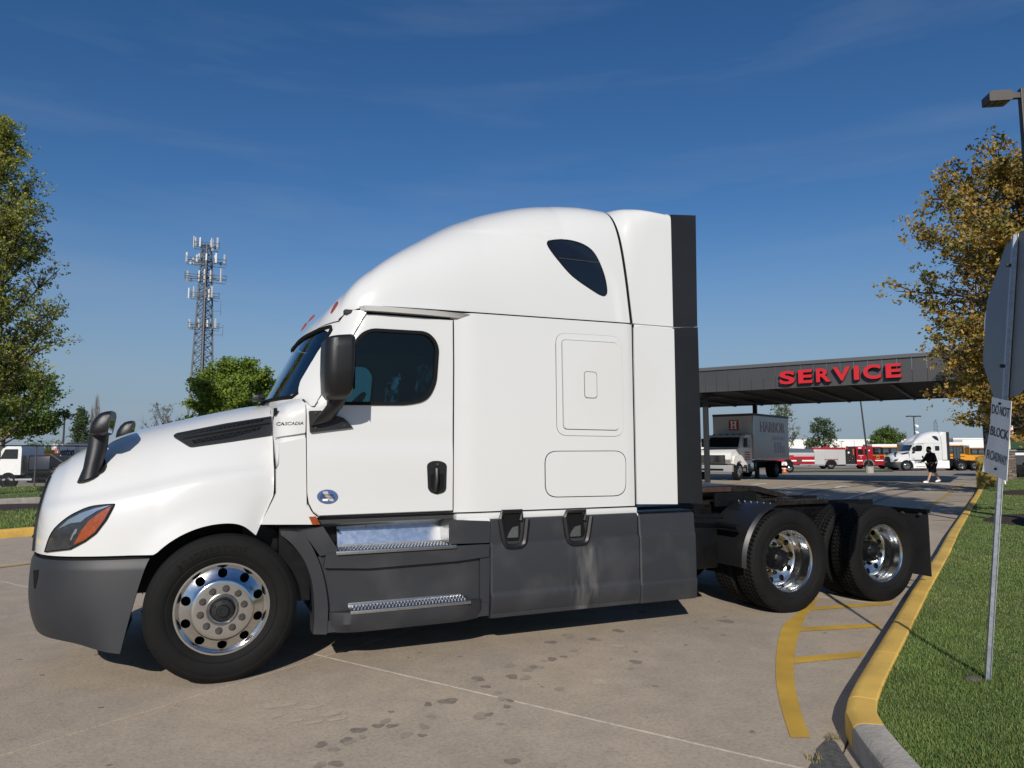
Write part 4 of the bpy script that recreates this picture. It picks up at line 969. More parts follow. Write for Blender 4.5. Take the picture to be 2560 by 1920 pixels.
# ================================================================ GROUND
F2, R2 = Vector((math.sin(YAW), math.cos(YAW), 0)), Vector((math.cos(YAW), -math.sin(YAW), 0))
def sl(s, l): return Vector((CP.x, CP.y, 0)) + F2 * s + R2 * l
U = Vector((.845, .535, 0)); Vv = Vector((.535, -.845, 0))                # along and across the kerb
def uv(u, v): return U * u + Vv * v
def gz(x, y):
    d = Vector((x, y, 0)) - Vector((CP.x, CP.y, 0)); s = d.dot(F2)
    return -.02 - .0135 * max(0, min(s, 160) - 44) - .52 * sstep(33.5, 40, s) * (1 - sstep(4, 18, x))
def gp(px, py, depth):
    """ground point under the pixel column px at a given distance"""
    p = PD(px, py, depth); return Vector((p.x, p.y, gz(p.x, p.y)))
def concrete(name, base, warm):
    m = mat(name, base, .85, bump=.25, bs=55); nt = m.node_tree; N, L = nt.nodes, nt.links; b = N['Principled BSDF']
    g = N.new('ShaderNodeNewGeometry')
    def noise(sc, det=8, ro=.6):
        n = N.new('ShaderNodeTexNoise'); n.inputs['Scale'].default_value = sc; n.inputs['Detail'].default_value = det; n.inputs['Roughness'].default_value = ro; L.new(g.outputs['Position'], n.inputs['Vector']); return n.outputs['Fac']
    def ramp(f, stops):
        r = N.new('ShaderNodeValToRGB'); L.new(f, r.inputs['Fac']); e = r.color_ramp.elements
        e[0].position, e[0].color = stops[0][0], (*stops[0][1], 1); e[1].position, e[1].color = stops[-1][0], (*stops[-1][1], 1)
        for p, c in stops[1:-1]: q = e.new(p); q.color = (*c, 1)
        return r.outputs['Color']
    def mul(a, b_, f=1):
        x = N.new('ShaderNodeMix'); x.data_type = 'RGBA'; x.blend_type = 'MULTIPLY'; x.inputs['Factor'].default_value = f; L.new(a, x.inputs['A']); L.new(b_, x.inputs['B']); return x.outputs['Result']
    c = ramp(noise(.55, 6), [(.28, [k * .86 for k in base]), (.5, base), (.72, warm)])
    c = mul(c, ramp(noise(3.5, 8, .7), [(.3, (.84, .84, .85)), (.62, (1.05, 1.04, 1.03))]))
    c = mul(c, ramp(noise(38, 4, .8), [(.30, (.70, .70, .71)), (.52, (1, 1, 1)), (.75, (1.12, 1.11, 1.1))]))
    vo = N.new('ShaderNodeTexVoronoi'); vo.inputs['Scale'].default_value = 26; L.new(g.outputs['Position'], vo.inputs['Vector'])
    c = mul(c, ramp(vo.outputs['Distance'], [(.05, (.55, .54, .52)), (.13, (1, 1, 1)), (1, (1, 1, 1))]), .5)
    vp = N.new('ShaderNodeTexVoronoi'); vp.inputs['Scale'].default_value = 2.3; vp.inputs['Randomness'].default_value = 1; L.new(g.outputs['Position'], vp.inputs['Vector'])
    c = mul(c, ramp(vp.outputs['Distance'], [(.03, (.80, .79, .78)), (.09, (1, 1, 1)), (1, (1, 1, 1))]), .8)
    oi = N.new('ShaderNodeObjectInfo'); mr = N.new('ShaderNodeMapRange'); L.new(oi.outputs['Random'], mr.inputs['Value']); mr.inputs['To Min'].default_value = .90; mr.inputs['To Max'].default_value = 1.06
    cm = N.new('ShaderNodeCombineColor'); [L.new(mr.outputs[0], cm.inputs[i]) for i in range(3)]
    L.new(mul(c, cm.outputs[0]), b.inputs['Base Color']); return m
CONC = concrete('weathered concrete', (.425, .350, .264), (.468, .378, .275))
ROADM = concrete('lot paving', (.325, .272, .21), (.365, .298, .225))
bm = BM(); ss = [-60, -20, 0, 10, 20, 30, 33, 34, 35, 36, 37, 38, 39, 40, 41, 44, 48, 55, 65, 75, 90, 110, 160, 200, 400, 1500]; ll = [-900, -300, -120, -60] + [-40 + 2.5 * k for k in range(33)] + [50, 70, 120, 300, 900]
grid(bm, [[(p.x, p.y, gz(p.x, p.y)) for p in (sl(s, l) for l in ll)] for s in ss])
tag(obj('ground', bm, ROADM, None, True), kind='structure')
# concrete slabs, all one mesh, with open joints
SU, SV = 4.6, 3.7; U0, V0 = 1.02, .15
pave = bpy.data.objects.new('pavement', None); COL.objects.link(pave); pave['kind'] = 'structure'
bm = BM(); box(bm, (0, 0, -.035), (SU - .012, SV - .012, .07)); bevel_all(bm, .006, 2)
slab = bpy.data.meshes.new('slab'); bm.to_mesh(slab); bm.free(); slab.materials.append(CONC); ang = math.atan2(U.y, U.x)
rs = random.Random(3)
for i in range(-4, 10):
    for j in range(-3, 3):
        c = uv(U0 + SU * (i + .5), V0 - SV * (j + .5)); s = (c - Vector((CP.x, CP.y, 0))).dot(F2)
        if s > 41 or s < -5: continue
        o = bpy.data.objects.new('slab', slab); COL.objects.link(o); o.parent = pave; o.location = (c.x, c.y, rs.uniform(-.0015, .0005)); o.rotation_euler = (0, 0, ang)
def strip(name, A, B, w, z, m, parent=None, kind='structure'):
    A, B = Vector((*A[:2], 0)), Vector((*B[:2], 0)); d = (B - A).normalized(); n = Vector((-d.y, d.x, 0)) * w / 2
    k = max(1, int((B - A).length / 3)); bm = BM(); rows = []
    for i in range(k + 1):
        p = A.lerp(B, i / k); zz = (max(gz(p.x, p.y) + .02, -9) + z); rows.append([(p.x - n.x, p.y - n.y, zz), (p.x + n.x, p.y + n.y, zz)])
    grid(bm, rows); o = obj(name, bm, m, parent)
    if parent is None: tag(o, kind=kind)
    return o
FILL = mat('pale joint filler', (.52, .48, .42), .9, var=.35, vs=14)
a, b = uv(U0, -10), uv(U0, 8); strip('joint_filler', a, b, .018, -.003, FILL, pave)
# paint
def paint(name, col, wear):
    m = mat(name, col, .75, bump=.15, bs=60); nt = m.node_tree; N, L = nt.nodes, nt.links; b = N['Principled BSDF']
    g = N.new('ShaderNodeNewGeometry'); n = N.new('ShaderNodeTexNoise'); n.inputs['Scale'].default_value = 18; n.inputs['Detail'].default_value = 9; n.inputs['Roughness'].default_value = .75; L.new(g.outputs['Position'], n.inputs['Vector'])
    n2 = N.new('ShaderNodeTexNoise'); n2.inputs['Scale'].default_value = 2.2; n2.inputs['Detail'].default_value = 5; L.new(g.outputs['Position'], n2.inputs['Vector'])
    r = N.new('ShaderNodeValToRGB'); L.new(n.outputs['Fac'], r.inputs['Fac']); r.color_ramp.elements[0].position = wear; r.color_ramp.elements[1].position = wear + .07
    r.color_ramp.elements[0].color = (.30, .25, .19, 1); r.color_ramp.elements[1].color = (*col, 1)
    r2 = N.new('ShaderNodeValToRGB'); L.new(n2.outputs['Fac'], r2.inputs['Fac']); r2.color_ramp.elements[0].position = .3; r2.color_ramp.elements[1].position = .7; r2.color_ramp.elements[0].color = (.72, .70, .68, 1); r2.color_ramp.elements[1].color = (1.08, 1.06, 1.0, 1)
    x = N.new('ShaderNodeMix'); x.data_type = 'RGBA'; x.blend_type = 'MULTIPLY'; x.inputs['Factor'].default_value = 1; L.new(r.outputs['Color'], x.inputs['A']); L.new(r2.outputs['Color'], x.inputs['B']); L.new(x.outputs['Result'], b.inputs['Base Color']); return m
YEL = paint('yellow road paint', (.56, .345, .045), .33); YEL2 = paint('faded yellow road paint', (.45, .31, .09), .40)
WHT = paint('white road paint', (.72, .71, .67), .30); YK = paint('yellow kerb paint', (.78, .50, .105), .33)
PZ = [.0040]
def nz_(): PZ[0] += .00012; return PZ[0]
def pstrip(name, pts, m):
    """painted shape given by outer and inner edge point lists"""
    z_ = nz_(); bm = BM(); grid(bm, [[(p.x, p.y, z_), (q.x, q.y, z_)] for p, q in pts]); return obj(name, bm, m, pave)
bo = [(2023, 1512), (1985, 1540), (1960, 1562), (1946, 1600), (1940, 1650), (1940, 1700), (1948, 1750), (1960, 1795), (1976, 1845)]
bi = [(2054, 1486), (2030, 1522), (2012, 1547), (1996, 1590), (1986, 1640), (1985, 1690), (1993, 1745), (2007, 1795), (2026, 1845)]
pstrip('yellow_edge_band', [(PG(*p), PG(*q)) for p, q in zip(resample(bo, 30), resample(bi, 30))], YEL)
for a, b, c, d in [((2012, 1520), (2242, 1504), (2007, 1528), (2232, 1512)), ((2003, 1569), (2206, 1559), (1997, 1580), (2196, 1569)), ((1986, 1644), (2164, 1629), (1985, 1660), (2152, 1644))]:
    pstrip('yellow_hatch_bar', [(PG(*a), PG(*c)), (PG(*b), PG(*d))], YEL)
def ln(name, a, b, w, m): A, B = PG(*a), PG(*b); return strip(name, A, B, w, nz_(), m, pave)
W2 = lambda x, y: (1740 + x / 2.6976, 880 + y / 2.6976)
ln('white_lane_line', W2(470, 945), W2(885, 877), .13, WHT); ln('white_lane_line', W2(1000, 992), W2(1388, 880), .15, WHT)
ln('white_stop_line', (1846, 1199), (2330, 1208), .35, WHT); ln('white_stop_line', (2330, 1208), (2442, 1209), .35, WHT)
ln('yellow_lane_line', (2290, 1287), (2412, 1209), .13, YEL2); ln('yellow_lane_line', (1760, 1222), (1900, 1199), .13, YEL2)
strip('yellow_lane_line', PG(-60, 1426), PG(120, 1404), .12, nz_(), YEL2, pave)
for k in range(6):
    t = k / 5; c = PG(lerp(2385, 2330, t), lerp(1222, 1300, t)); strip('yellow_hatch_bar', c, c + Vector((.55, -.84, 0)) * 2.6, .10, nz_(), YEL2, pave)
def arrow(px, py):
    az_ = nz_(); c = PG(px, py); bm = BM(); pl = [(-1.2, -.1), (.2, -.1), (.2, -.45), (1.3, 0), (.2, .45), (.2, .1), (-1.2, .1)]
    bm.faces.new([bm.verts.new((c + U * a + Vv * b + Vector((0, 0, az_)))) for a, b in pl]); obj('white_lane_arrow', bm, WHT, pave)
arrow(1895, 1211); arrow(2100, 1217); arrow(2320, 1223)
# dried drips and oil spots on the concrete, and the broken asphalt at the kerb's end
SPOT = mat('oil darkened concrete', (.215, .180, .142), .8, var=.3, vs=20, bump=.2, bs=55); SPOT2 = mat('damp faded spot', (.30, .250, .192), .85, var=.15, vs=14, bump=.2, bs=55); SPOT3 = mat('pale scuff', (.425, .355, .27), .85, var=.15, vs=14)
def blob(bm, c, rx, ry, rnd):
    n = 14; ph = [rnd.uniform(0, 6.28) for _ in range(3)]
    vs = []
    for k in range(n):
        a = 2 * PI * k / n; r = 1 + .22 * math.sin(2 * a + ph[0]) + .13 * math.sin(3 * a + ph[1]) + .07 * math.sin(5 * a + ph[2])
        vs.append(bm.verts.new((c.x + rx * r * math.cos(a), c.y + ry * r * math.sin(a), .0022 + rnd.random() * .0004)))
    bm.faces.new(vs)
rnd = random.Random(11)
spots = [(803, 1862, 14), (835, 1874, 12), (866, 1850, 13), (874, 1855, 15), (895, 1826, 13), (906, 1843, 12), (945, 1815, 11), (964, 1803, 11), (980, 1815, 15), (1015, 1838, 13), (1055, 1839, 13), (1060, 1817, 12), (1070, 1761, 12), (1078, 1791, 11), (1120, 1753, 16), (1200, 1790, 18), (1222, 1787, 14), (1192, 1795, 10), (1195, 1697, 13), (1187, 1705, 9), (1215, 1717, 9), (1255, 1748, 14), (1275, 1752, 10), (1250, 1810, 9), (1280, 1904, 14), (1275, 1665, 12), (1280, 1692, 15), (1315, 1695, 16), (1335, 1668, 11), (1340, 1668, 14), (1380, 1648, 13), (1360, 1653, 10), (1378, 1606, 12), (1400, 1723, 15), (1545, 1577, 17), (1490, 1600, 14), (1480, 1598, 8), (1420, 1590, 14), (1410, 1642, 10), (1435, 1627, 10), (1590, 1655, 18), (1578, 1672, 8), (840, 1910, 14), (800, 1913, 12), (1268, 1767, 12), (1322, 1675, 18), (1605, 1530, 14), (1800, 1550, 12), (1815, 1553, 16), (1765, 1571, 11)]
for m, lst in ((SPOT, spots[0::2]), (SPOT2, spots[1::2])):
    bm = BM()
    for px, py, r in lst: p = PG(px, py); d = (p - CP).length; k = r / FPX * d; q_ = rnd.uniform(.75, 1.3); blob(bm, p, k * q_, k * q_ * rnd.uniform(.8, 1.2), rnd)
    o = obj('oil_spot', bm, m, pave); o['kind'] = 'stuff'
bm = BM()
for _ in range(260):
    p = uv(rnd.uniform(-6, 8), rnd.uniform(-4, 5)); k = rnd.uniform(.006, .02); blob(bm, p, k, k, rnd)
o = obj('grit_speck', bm, SPOT, pave); o['kind'] = 'stuff'
bm = BM()
for px, py, r in [(680, 1765, 16), (722, 1762, 12), (775, 1768, 14), (830, 1783, 16), (845, 1797, 12), (735, 1802, 10), (786, 1806, 11), (690, 1790, 10), (1545, 1615, 14), (1500, 1705, 16)]: p = PG(px, py); k = r / FPX * 5; blob(bm, p, k * 1.6, k, rnd)
o = obj('pale_scuff', bm, SPOT3, pave); o['kind'] = 'stuff'
pa = [PG(*p) for p in [(2030, 1906), (2042, 1872), (2072, 1842), (2092, 1858), (2112, 1890), (2135, 1925), (2150, 1985), (2000, 1985), (2015, 1930)]]
bm = BM(); bm.faces.new([bm.verts.new((p.x, p.y, .003)) for p in pa]); obj('asphalt_patch', bm, mat('broken asphalt', (.085, .08, .075), .95, var=.5, vs=30, bump=.8, bs=70), pave)
# ---- kerbs: rows of cast stones
KB = [(60.0, 32.9), (48, 25.4), (35.83, 17.86), (24.2, 10.6), (12.58, 3.42), (9.8, 1.66), (7.04, -.04), (4.99, -1.33), (4.4, -1.70), (3.97, -1.97), (3.67, -2.165), (3.44, -2.33), (3.29, -2.50), (3.12, -2.74), (2.89, -3.09), (2.54, -3.66), (2.05, -4.5), (1.2, -6.0)]
def poly_len(pts):
    L = [0]
    for a, b in zip(pts, pts[1:]): L.append(L[-1] + math.dist(a, b))
    return L
def at_len(pts, L, s):
    for i in range(len(pts) - 1):
        if s <= L[i + 1] or i == len(pts) - 2:
            t = (s - L[i]) / (L[i+1] - L[i]); return Vector((lerp(pts[i][0], pts[i+1][0], t), lerp(pts[i][1], pts[i+1][1], t), 0))
KPROF = [(0, -.08), (0, .10), (.008, .125), (.03, .143), (.06, .15), (.155, .15), (.165, .14), (.165, -.08)]
def kerb(name, pts, side, mats, lens, zf=lambda x, y: 0):
    root = bpy.data.objects.new(name, None); COL.objects.link(root); root['kind'] = 'structure'
    L = poly_len(pts); s = 0; k = 0
    while s < L[-1] - .05:
        e = min(L[-1], s + lens(s)); bm = BM(); rows = []; n = max(2, int((e - s) / .18) if e - s < 4 else 4)
        for i in range(n + 1):
            q = lerp(s + .004, e - .004, i / n); p = at_len(pts, L, q); d = (at_len(pts, L, min(L[-1], q + .12)) - at_len(pts, L, max(0, q - .12))).normalized()
            nn = Vector((-d.y, d.x, 0)) * side
            rows.append([p + nn * w + Vector((0, 0, z + zf(p.x, p.y))) for w, z in KPROF])
        V = grid(bm, rows); bm.faces.new(V[0]); bm.faces.new(V[-1]); obj('kerb_stone', bm, mats(s, e, L[-1]), root, 30); s = e; k += 1
    return root
GK = mat('grey kerb concrete', (.36, .33, .285), .9, var=.25, vs=5, bump=.5, bs=45)
Lk = poly_len(KB); s_end = Lk[12] + .06
lens_ = lambda s: (3.0 if s < Lk[6] + .6 else (1.15 if s + 1.15 < s_end - .3 else s_end - s)) if s < s_end - .01 else 2.4
kerb('kerb', KB, 1, lambda s, e, L: YK if s < s_end - .01 else GK, lens_)
# ---- lawns
SOIL = mat('lawn soil and thatch', (.075, .095, .028), .95, var=.4, vs=3, bump=.6, bs=30)
G1 = [mat('grass blade %d' % i, c, .6, var=.25, vs=2.5) for i, c in enumerate([(.095, .150, .028), (.135, .190, .038), (.066, .112, .022), (.22, .21, .085)])]
def inset(pts, d):
    out = []
    for i in range(len(pts)):
        a = Vector(pts[max(i-1, 0)]); b = Vector(pts[min(i+1, len(pts)-1)]); t = (b - a).normalized(); out.append((pts[i][0] - t.y * d, pts[i][1] + t.x * d))
    return out
KI = inset(KB, .16)
lawn_poly = KI + [(2.5, -9), (30, -30), (95, 10), (75, 32)]
def inside(x, y, poly):
    c = False; j = len(poly) - 1
    for i in range(len(poly)):
        xi, yi = poly[i]; xj, yj = poly[j]
        if (yi > y) != (yj > y) and x < (xj - xi) * (y - yi) / (yj - yi) + xi: c = not c
        j = i
    return c
bm = BM(); f = bm.faces.new([bm.verts.new((x, y, .125)) for x, y in lawn_poly]); bmesh.ops.triangulate(bm, faces=[f]); tag(obj('lawn', bm, SOIL), kind='structure')
def blades(name, poly, z, n, r0, r1, a0, a1, seed, hmin=.013, hmax=.030, zf=None):
    R = random.Random(seed); V, F, MI = [], [], []
    la, lb = math.log(r0), math.log(r1); cnt = 0; tries = 0
    while cnt < n and tries < n * 12:
        tries += 1
        r = math.exp(R.uniform(la, lb)); a = R.uniform(a0, a1); x = CP.x + r * math.sin(a); y = CP.y + r * math.cos(a)
        if not inside(x, y, poly): continue
        cnt += 1; lod = max(1, r / 7); hh = R.uniform(hmin, hmax) * (1 + .25 * (math.sin(x * 3.1) * math.cos(y * 2.7))) ; w = R.uniform(.0013, .0022) * lod * 1.2; t = R.uniform(0, 6.28); le = R.uniform(.1, .75) * hh; b = R.uniform(0, 6.28)
        dx, dy = math.cos(t) * w, math.sin(t) * w; zz = z if zf is None else zf(x, y) + z; i = len(V)
        mx, my = math.cos(b) * le * .4, math.sin(b) * le * .4; ex, ey = math.cos(b) * le, math.sin(b) * le
        V += [(x - dx, y - dy, zz), (x + dx, y + dy, zz), (x + mx + dx * .7, y + my + dy * .7, zz + hh * .6), (x + mx - dx * .7, y + my - dy * .7, zz + hh * .6), (x + ex, y + ey, zz + hh)]
        F += [(i, i + 1, i + 2, i + 3), (i + 3, i + 2, i + 4)]
        q = .5 + .5 * math.sin(x * 1.3 + 2 * math.sin(y * .9)); k = R.random(); m = 3 if k < .07 + .12 * (q > .8) else (1 if k < .35 + .2 * q else (2 if k > .78 else 0)); MI += [m, m]
    me = bpy.data.meshes.new(name); me.from_pydata(V, [], F); me.polygons.foreach_set('material_index', MI)
    for m in G1: me.materials.append(m)
    o = bpy.data.objects.new(name, me); COL.objects.link(o)
    return o
o = blades('grass', lawn_poly, .122, 400000, 2.6, 45, math.radians(44), math.radians(72), 5)
tag(o, 'short green lawn grass beside the yellow kerb', 'grass', kind='stuff')
# mulch rings on the lawn
MUL = mat('dark mulch', (.035, .024, .018), .95, var=.6, vs=25, bump=1, bs=40)
def mulch(px, py, r):
    c = PG(px, py, .13); bm = BM(); rows = []
    for k in range(24):
        a = 2 * PI * k / 24; rows.append([(c.x + rr_ * r * math.cos(a) * (1 + .07 * math.sin(3 * a)), c.y + rr_ * r * math.sin(a), .13 + h) for rr_, h in ((1, .0), (.8, .09), (.4, .14), (.01, .16))])
    grid(bm, rows, closed_u=True); tag(obj('mulch_bed', bm, MUL, None, True), kind='structure'); return c
m1 = mulch(2615, 1306, 1.1); m2 = mulch(2585, 1236, 1.1)
# ---- left side: island, drive, far verge
def line_u(p, a, b): p = Vector((*p, 0)); return [tuple((p + U * t).xy) for t in (a, b)]
def band(pa, pb, a, b): A = line_u(pa, a, b); B = line_u(pb, a, b); return [A[0], A[1], B[1], B[0]]
kerb('far_kerb', [line_u((-3.2, 11.1), 22, 22)[0], line_u((-3.2, 11.1), -16, -16)[0]][::-1], 1, lambda s, e, L: YK, lambda s: 3)
kerb('far_kerb', [line_u((-5.3, 22.3), -20, 0)[0], line_u((-5.3, 22.3), 18, 0)[0]], 1, lambda s, e, L: GK, lambda s: 3)
isl = band(uv(0, 0).xy + Vector((-3.26, 11.25)), (-4.3, 17.05), -16, 22); isl2 = band((-5.38, 22.45), (-7.4, 32.9), -20, 18)
for nm, pl in (('island_lawn', isl), ('verge_lawn', isl2)):
    bm = BM(); rows = [[(*Vector(pl[0]).lerp(Vector(pl[1]), i/12), .12), (*Vector(pl[3]).lerp(Vector(pl[2]), i/12), .12 if nm[0] == 'i' else .06)] for i in range(13)]
    grid(bm, rows); tag(obj(nm, bm, SOIL), kind='structure')
o = blades('grass', isl, .115, 26000, 14, 26, math.radians(-22), math.radians(2), 6, .05, .09); tag(o, 'clipped grass on the traffic island behind the yellow kerb', 'grass', kind='stuff')
o = blades('grass', isl2, .06, 26000, 25, 42, math.radians(-22), math.radians(2), 7, .06, .10); tag(o, 'clipped grass verge in front of the chain link fence', 'grass', kind='stuff')
c = PG(20, 1275, .1)
bm = BM(); rows = [[(c.x + r * 1.6 * math.cos(a), c.y + r * math.sin(a), .12 + h) for r, h in ((1, 0), (.6, .1), (.01, .14))] for a in [2*PI*k/20 for k in range(20)]]
grid(bm, rows, closed_u=True); tag(obj('mulch_bed', bm, MUL, None, True), kind='structure')

# grass strip in front of the far row
q = [PG(*p, -.36) for p in [(1990, 1176), (2230, 1173), (2235, 1180), (1965, 1183)]]
bm = BM(); grid(bm, [[(*q[0].lerp(q[1], k/8).xy, gz(*q[0].lerp(q[1], k/8).xy) + .05), (*q[3].lerp(q[2], k/8).xy, gz(*q[3].lerp(q[2], k/8).xy) + .05)] for k in range(9)])
tag(obj('grass_strip', bm, mat('far grass', (.075, .115, .028), .9, var=.35, vs=1.5, bump=.5, bs=20)), kind='structure')

# faint tyre marks on the lanes, weeds at the kerb end
TM = mat('tyre darkened concrete', (.20, .172, .142), .8, var=.25, vs=6, bump=.2, bs=55)
for ti, (a, b, w) in enumerate([((2060, 1262), (2330, 1213), .22), ((1990, 1240), (2210, 1209), .25), ((1900, 1232), (2080, 1210), .2), ((2150, 1275), (2360, 1215), .15)]):
    tz = .0028 + ti * .0002
    A, B = PG(*a), PG(*b); n = Vector((-(B - A).y, (B - A).x, 0)).normalized(); bm = BM(); rows = []
    for k in range(13):
        t_ = k / 12; c = A.lerp(B, t_) + n * .5 * math.sin(t_ * 3.1) ; ww = w * (.3 + math.sin(t_ * PI)) * .5; rows.append([c - n * ww + Vector((0, 0, tz)), c + n * ww + Vector((0, 0, tz))])
    grid(bm, rows); obj('tyre_mark', bm, TM, pave)
def weed(px, py, seed, label):
    R = random.Random(seed); c = PG(px, py); bm = BM()
    for k in range(34):
        a = R.uniform(0, 6.28); h_ = R.uniform(.015, .045); o_ = Vector((R.uniform(-.05, .05), R.uniform(-.04, .04), 0)); d = Vector((math.cos(a), math.sin(a), 0)); s_ = Vector((-d.y, d.x, 0)) * .003
        bm.faces.new([bm.verts.new(o_ - s_), bm.verts.new(o_ + s_), bm.verts.new(o_ + d * h_ * R.uniform(.3, .9) + Vector((0, 0, h_)))])
    w = thing('weed_tuft', label, 'weed', c); obj('leaf_blade', bm, mat('dry weed', (.20, .17, .07), .8, var=.4, vs=30), w)['kind'] = 'stuff'
weed(2078, 1846, 1, 'dry weed tuft in the crack where the yellow kerb paint ends'); weed(2040, 1900, 2, 'dry weed tuft beside the broken asphalt patch'); weed(2283, 1452, 3, 'small weed tuft on the kerb under the mud flap')
# ================================================================ TREES
def leafmats(tag_, cols, rough=.55):
    out = []
    for i, c in enumerate(cols):
        m = mat('%s leaf %d' % (tag_, i), c, rough, var=.3, vs=1.2); nt = m.node_tree; N, L = nt.nodes, nt.links; b = N['Principled BSDF']
        t = N.new('ShaderNodeBsdfTranslucent'); mx = N.new('ShaderNodeMixShader'); mx.inputs[0].default_value = .30
        t.inputs['Color'].default_value = (min(1, c[0] * 1.5), min(1, c[1] * 1.5), c[2], 1); L.new(b.outputs[0], mx.inputs[1]); L.new(t.outputs[0], mx.inputs[2]); L.new(mx.outputs[0], N['Material Output'].inputs['Surface']); out.append(m)
    return out
BARK = mat('grey brown bark', (.085, .068, .054), .9, var=.35, vs=10, bump=.6, bs=40); BARKL = mat('pale twig bark', (.17, .14, .115), .9, var=.3, vs=8)
def tree(name, label, cat, base, H, env, nlimb, nsub, nleaf, size, mats, seed, rtrunk=.16, up=.55, clear=.18, group=None, bark=None, spread=.35, twigs=0, lobes=True, vfrac=.0):
    """env: (height fraction, radius) silhouette of the crown; limbs reach for it, leaves hang about their outer halves"""
    R = random.Random(seed); t = thing(name, label, cat, base, 0, group); bark = bark or BARK
    def rad(f): return interp(f, env)
    bm = BM(); br = BM()
    tr = [(R.uniform(-.02, .02) * H * k / 6, R.uniform(-.02, .02) * H * k / 6, H * .93 * k / 6) for k in range(7)]; tr[0] = (0, 0, -.05)
    tr = resample(tr, 14); tube(bm, tr, [rtrunk * (1 - .93 * k / 14) + (.35 * rtrunk if k == 0 else 0) for k in range(15)], 8)
    def tp_(f): k = min(13, int(f * 14)); return Vector(tr[k]).lerp(Vector(tr[k + 1]), f * 14 - k)
    seg = []
    ga = 2.39996
    for i in range(nlimb):
        f0 = lerp(clear, .92, (i + R.random() * .6) / nlimb) * .93; a = i * ga + R.uniform(-.4, .4); p0 = tp_(min(.98, f0))
        f1 = min(.97, f0 + up * R.uniform(.18, .42)); r1 = rad(f1) * R.uniform(.78, 1.04)
        p3 = Vector((r1 * math.cos(a), r1 * math.sin(a), H * f1)); m = p0.lerp(p3, .45) + Vector((0, 0, -.04 * H * R.random() * (1 if up > .5 else -1))) + Vector((R.uniform(-1, 1), R.uniform(-1, 1), 0)) * .05 * H * .4
        pts = resample([tuple(p0), tuple(m), tuple(p3)], 7); r0 = rtrunk * lerp(.5, .14, f0); tube(br, pts, [r0 * (1 - .85 * k / 7) for k in range(8)], 5); seg.append((pts, .32))
        for j in range(nsub):
            k = R.uniform(.25, .95); q = Vector(pts[int(k * 7)]); L = (p3 - p0).length * R.uniform(.22, .5) * (1.15 - k * .5)
            d = (p3 - p0).normalized(); side = Vector((R.uniform(-1, 1), R.uniform(-1, 1), R.uniform(-.35, .7))).normalized(); e = q + (d * .55 + side * .75 + Vector((0, 0, up * .4))).normalized() * L
            fe = max(0.02, min(.99, e.z / H)); re = rad(fe) * 1.05; hr = math.hypot(e.x, e.y)
            if hr > re and hr > 0: e.x *= re / hr; e.y *= re / hr
            pp = resample([tuple(q), tuple(q.lerp(e, .5) + Vector((0, 0, .05 * L))), tuple(e)], 4); tube(br, pp, [r0 * .32 * (1 - .8 * c / 4) for c in range(5)], 4); seg.append((pp, .1))
            for w in range(twigs):
                q2 = Vector(pp[R.randint(1, 4)]); e2 = q2 + Vector((R.uniform(-1, 1), R.uniform(-1, 1), R.uniform(-.1, 1))).normalized() * L * R.uniform(.2, .5); tube(br, [q2, e2], [r0 * .10, r0 * .03], 3, False); seg.append(([tuple(q2), tuple(q2.lerp(e2, .5)), tuple(e2)], .1))
    obj('trunk', bm, bark, t, True); obj('limb', br, bark, t, True)
    if nleaf:
        V, F, MI = [], [], []; tone = [R.random() for _ in seg]
        wts = [max(.05, math.dist(s[0][0], s[0][-1])) for s in seg]; cum = []; c = 0
        for w in wts: c += w; cum.append(c)
        import bisect
        per = 6
        for q_ in range(nleaf):
            if q_ % per == 0:
                si = bisect.bisect(cum, R.random() * c); si = min(si, len(seg) - 1); pts, st = seg[si]
                k = lerp(st, 1.04, R.random() ** .75) * (len(pts) - 1); i = min(int(k), len(pts) - 2); pc = Vector(pts[i]).lerp(Vector(pts[i + 1]), k - i)
                pc += Vector((R.gauss(0, 1), R.gauss(0, 1), R.gauss(0, .8))) * spread * .5 * (.35 + tone[si]); tn = R.random() * .4; kk = R.uniform(.7, 1.2)
            p = pc + Vector((R.gauss(0, 1), R.gauss(0, 1), R.gauss(-.2, .8))) * size * .62
            s = size * kk * R.uniform(.6, 1.25); n = Vector((R.gauss(0, 1), R.gauss(0, 1), R.gauss(.5, 1))).normalized(); u, w = frame_of(n); a = R.uniform(0, 6.28); u, w = u * math.cos(a) + w * math.sin(a), w * math.cos(a) - u * math.sin(a); i0 = len(V)
            if lobes:
                V += [p - u * s * .5, p + w * s * .48 + u * s * .05, p + u * s * .22 + n * s * .12 + w * s * .12, p + u * s * .55, p - w * s * .48 + u * s * .05]
                F += [(i0, i0 + 1, i0 + 2), (i0, i0 + 2, i0 + 3), (i0, i0 + 3, i0 + 4)]; nf = 3
            else:
                V += [p - u * s * .5, p + w * s * .25, p + u * s * .5, p - w * s * .25]; F += [(i0, i0 + 1, i0 + 2, i0 + 3)]; nf = 1
            z = tone[si] * .55 + tn + R.random() * .22
            MI += [min(len(mats) - 1, int(z / 1.15 * len(mats)))] * nf
        me = bpy.data.meshes.new('crown'); me.from_pydata(V, [], F); me.polygons.foreach_set('material_index', MI)
        for m in mats: me.materials.append(m)
        o = bpy.data.objects.new('crown', me); COL.objects.link(o); o.parent = t
    return t
LM = leafmats('young maple', [(.10, .135, .024), (.17, .20, .034), (.25, .26, .042), (.34, .31, .052)])
LG = leafmats('green maple', [(.055, .095, .016), (.085, .14, .02), (.12, .18, .026)])
LO = leafmats('gold maple', [(.10, .13, .026), (.22, .18, .036), (.36, .235, .048), (.44, .28, .07)])
LR = leafmats('round tree', [(.09, .14, .016), (.14, .205, .022), (.19, .26, .03)])
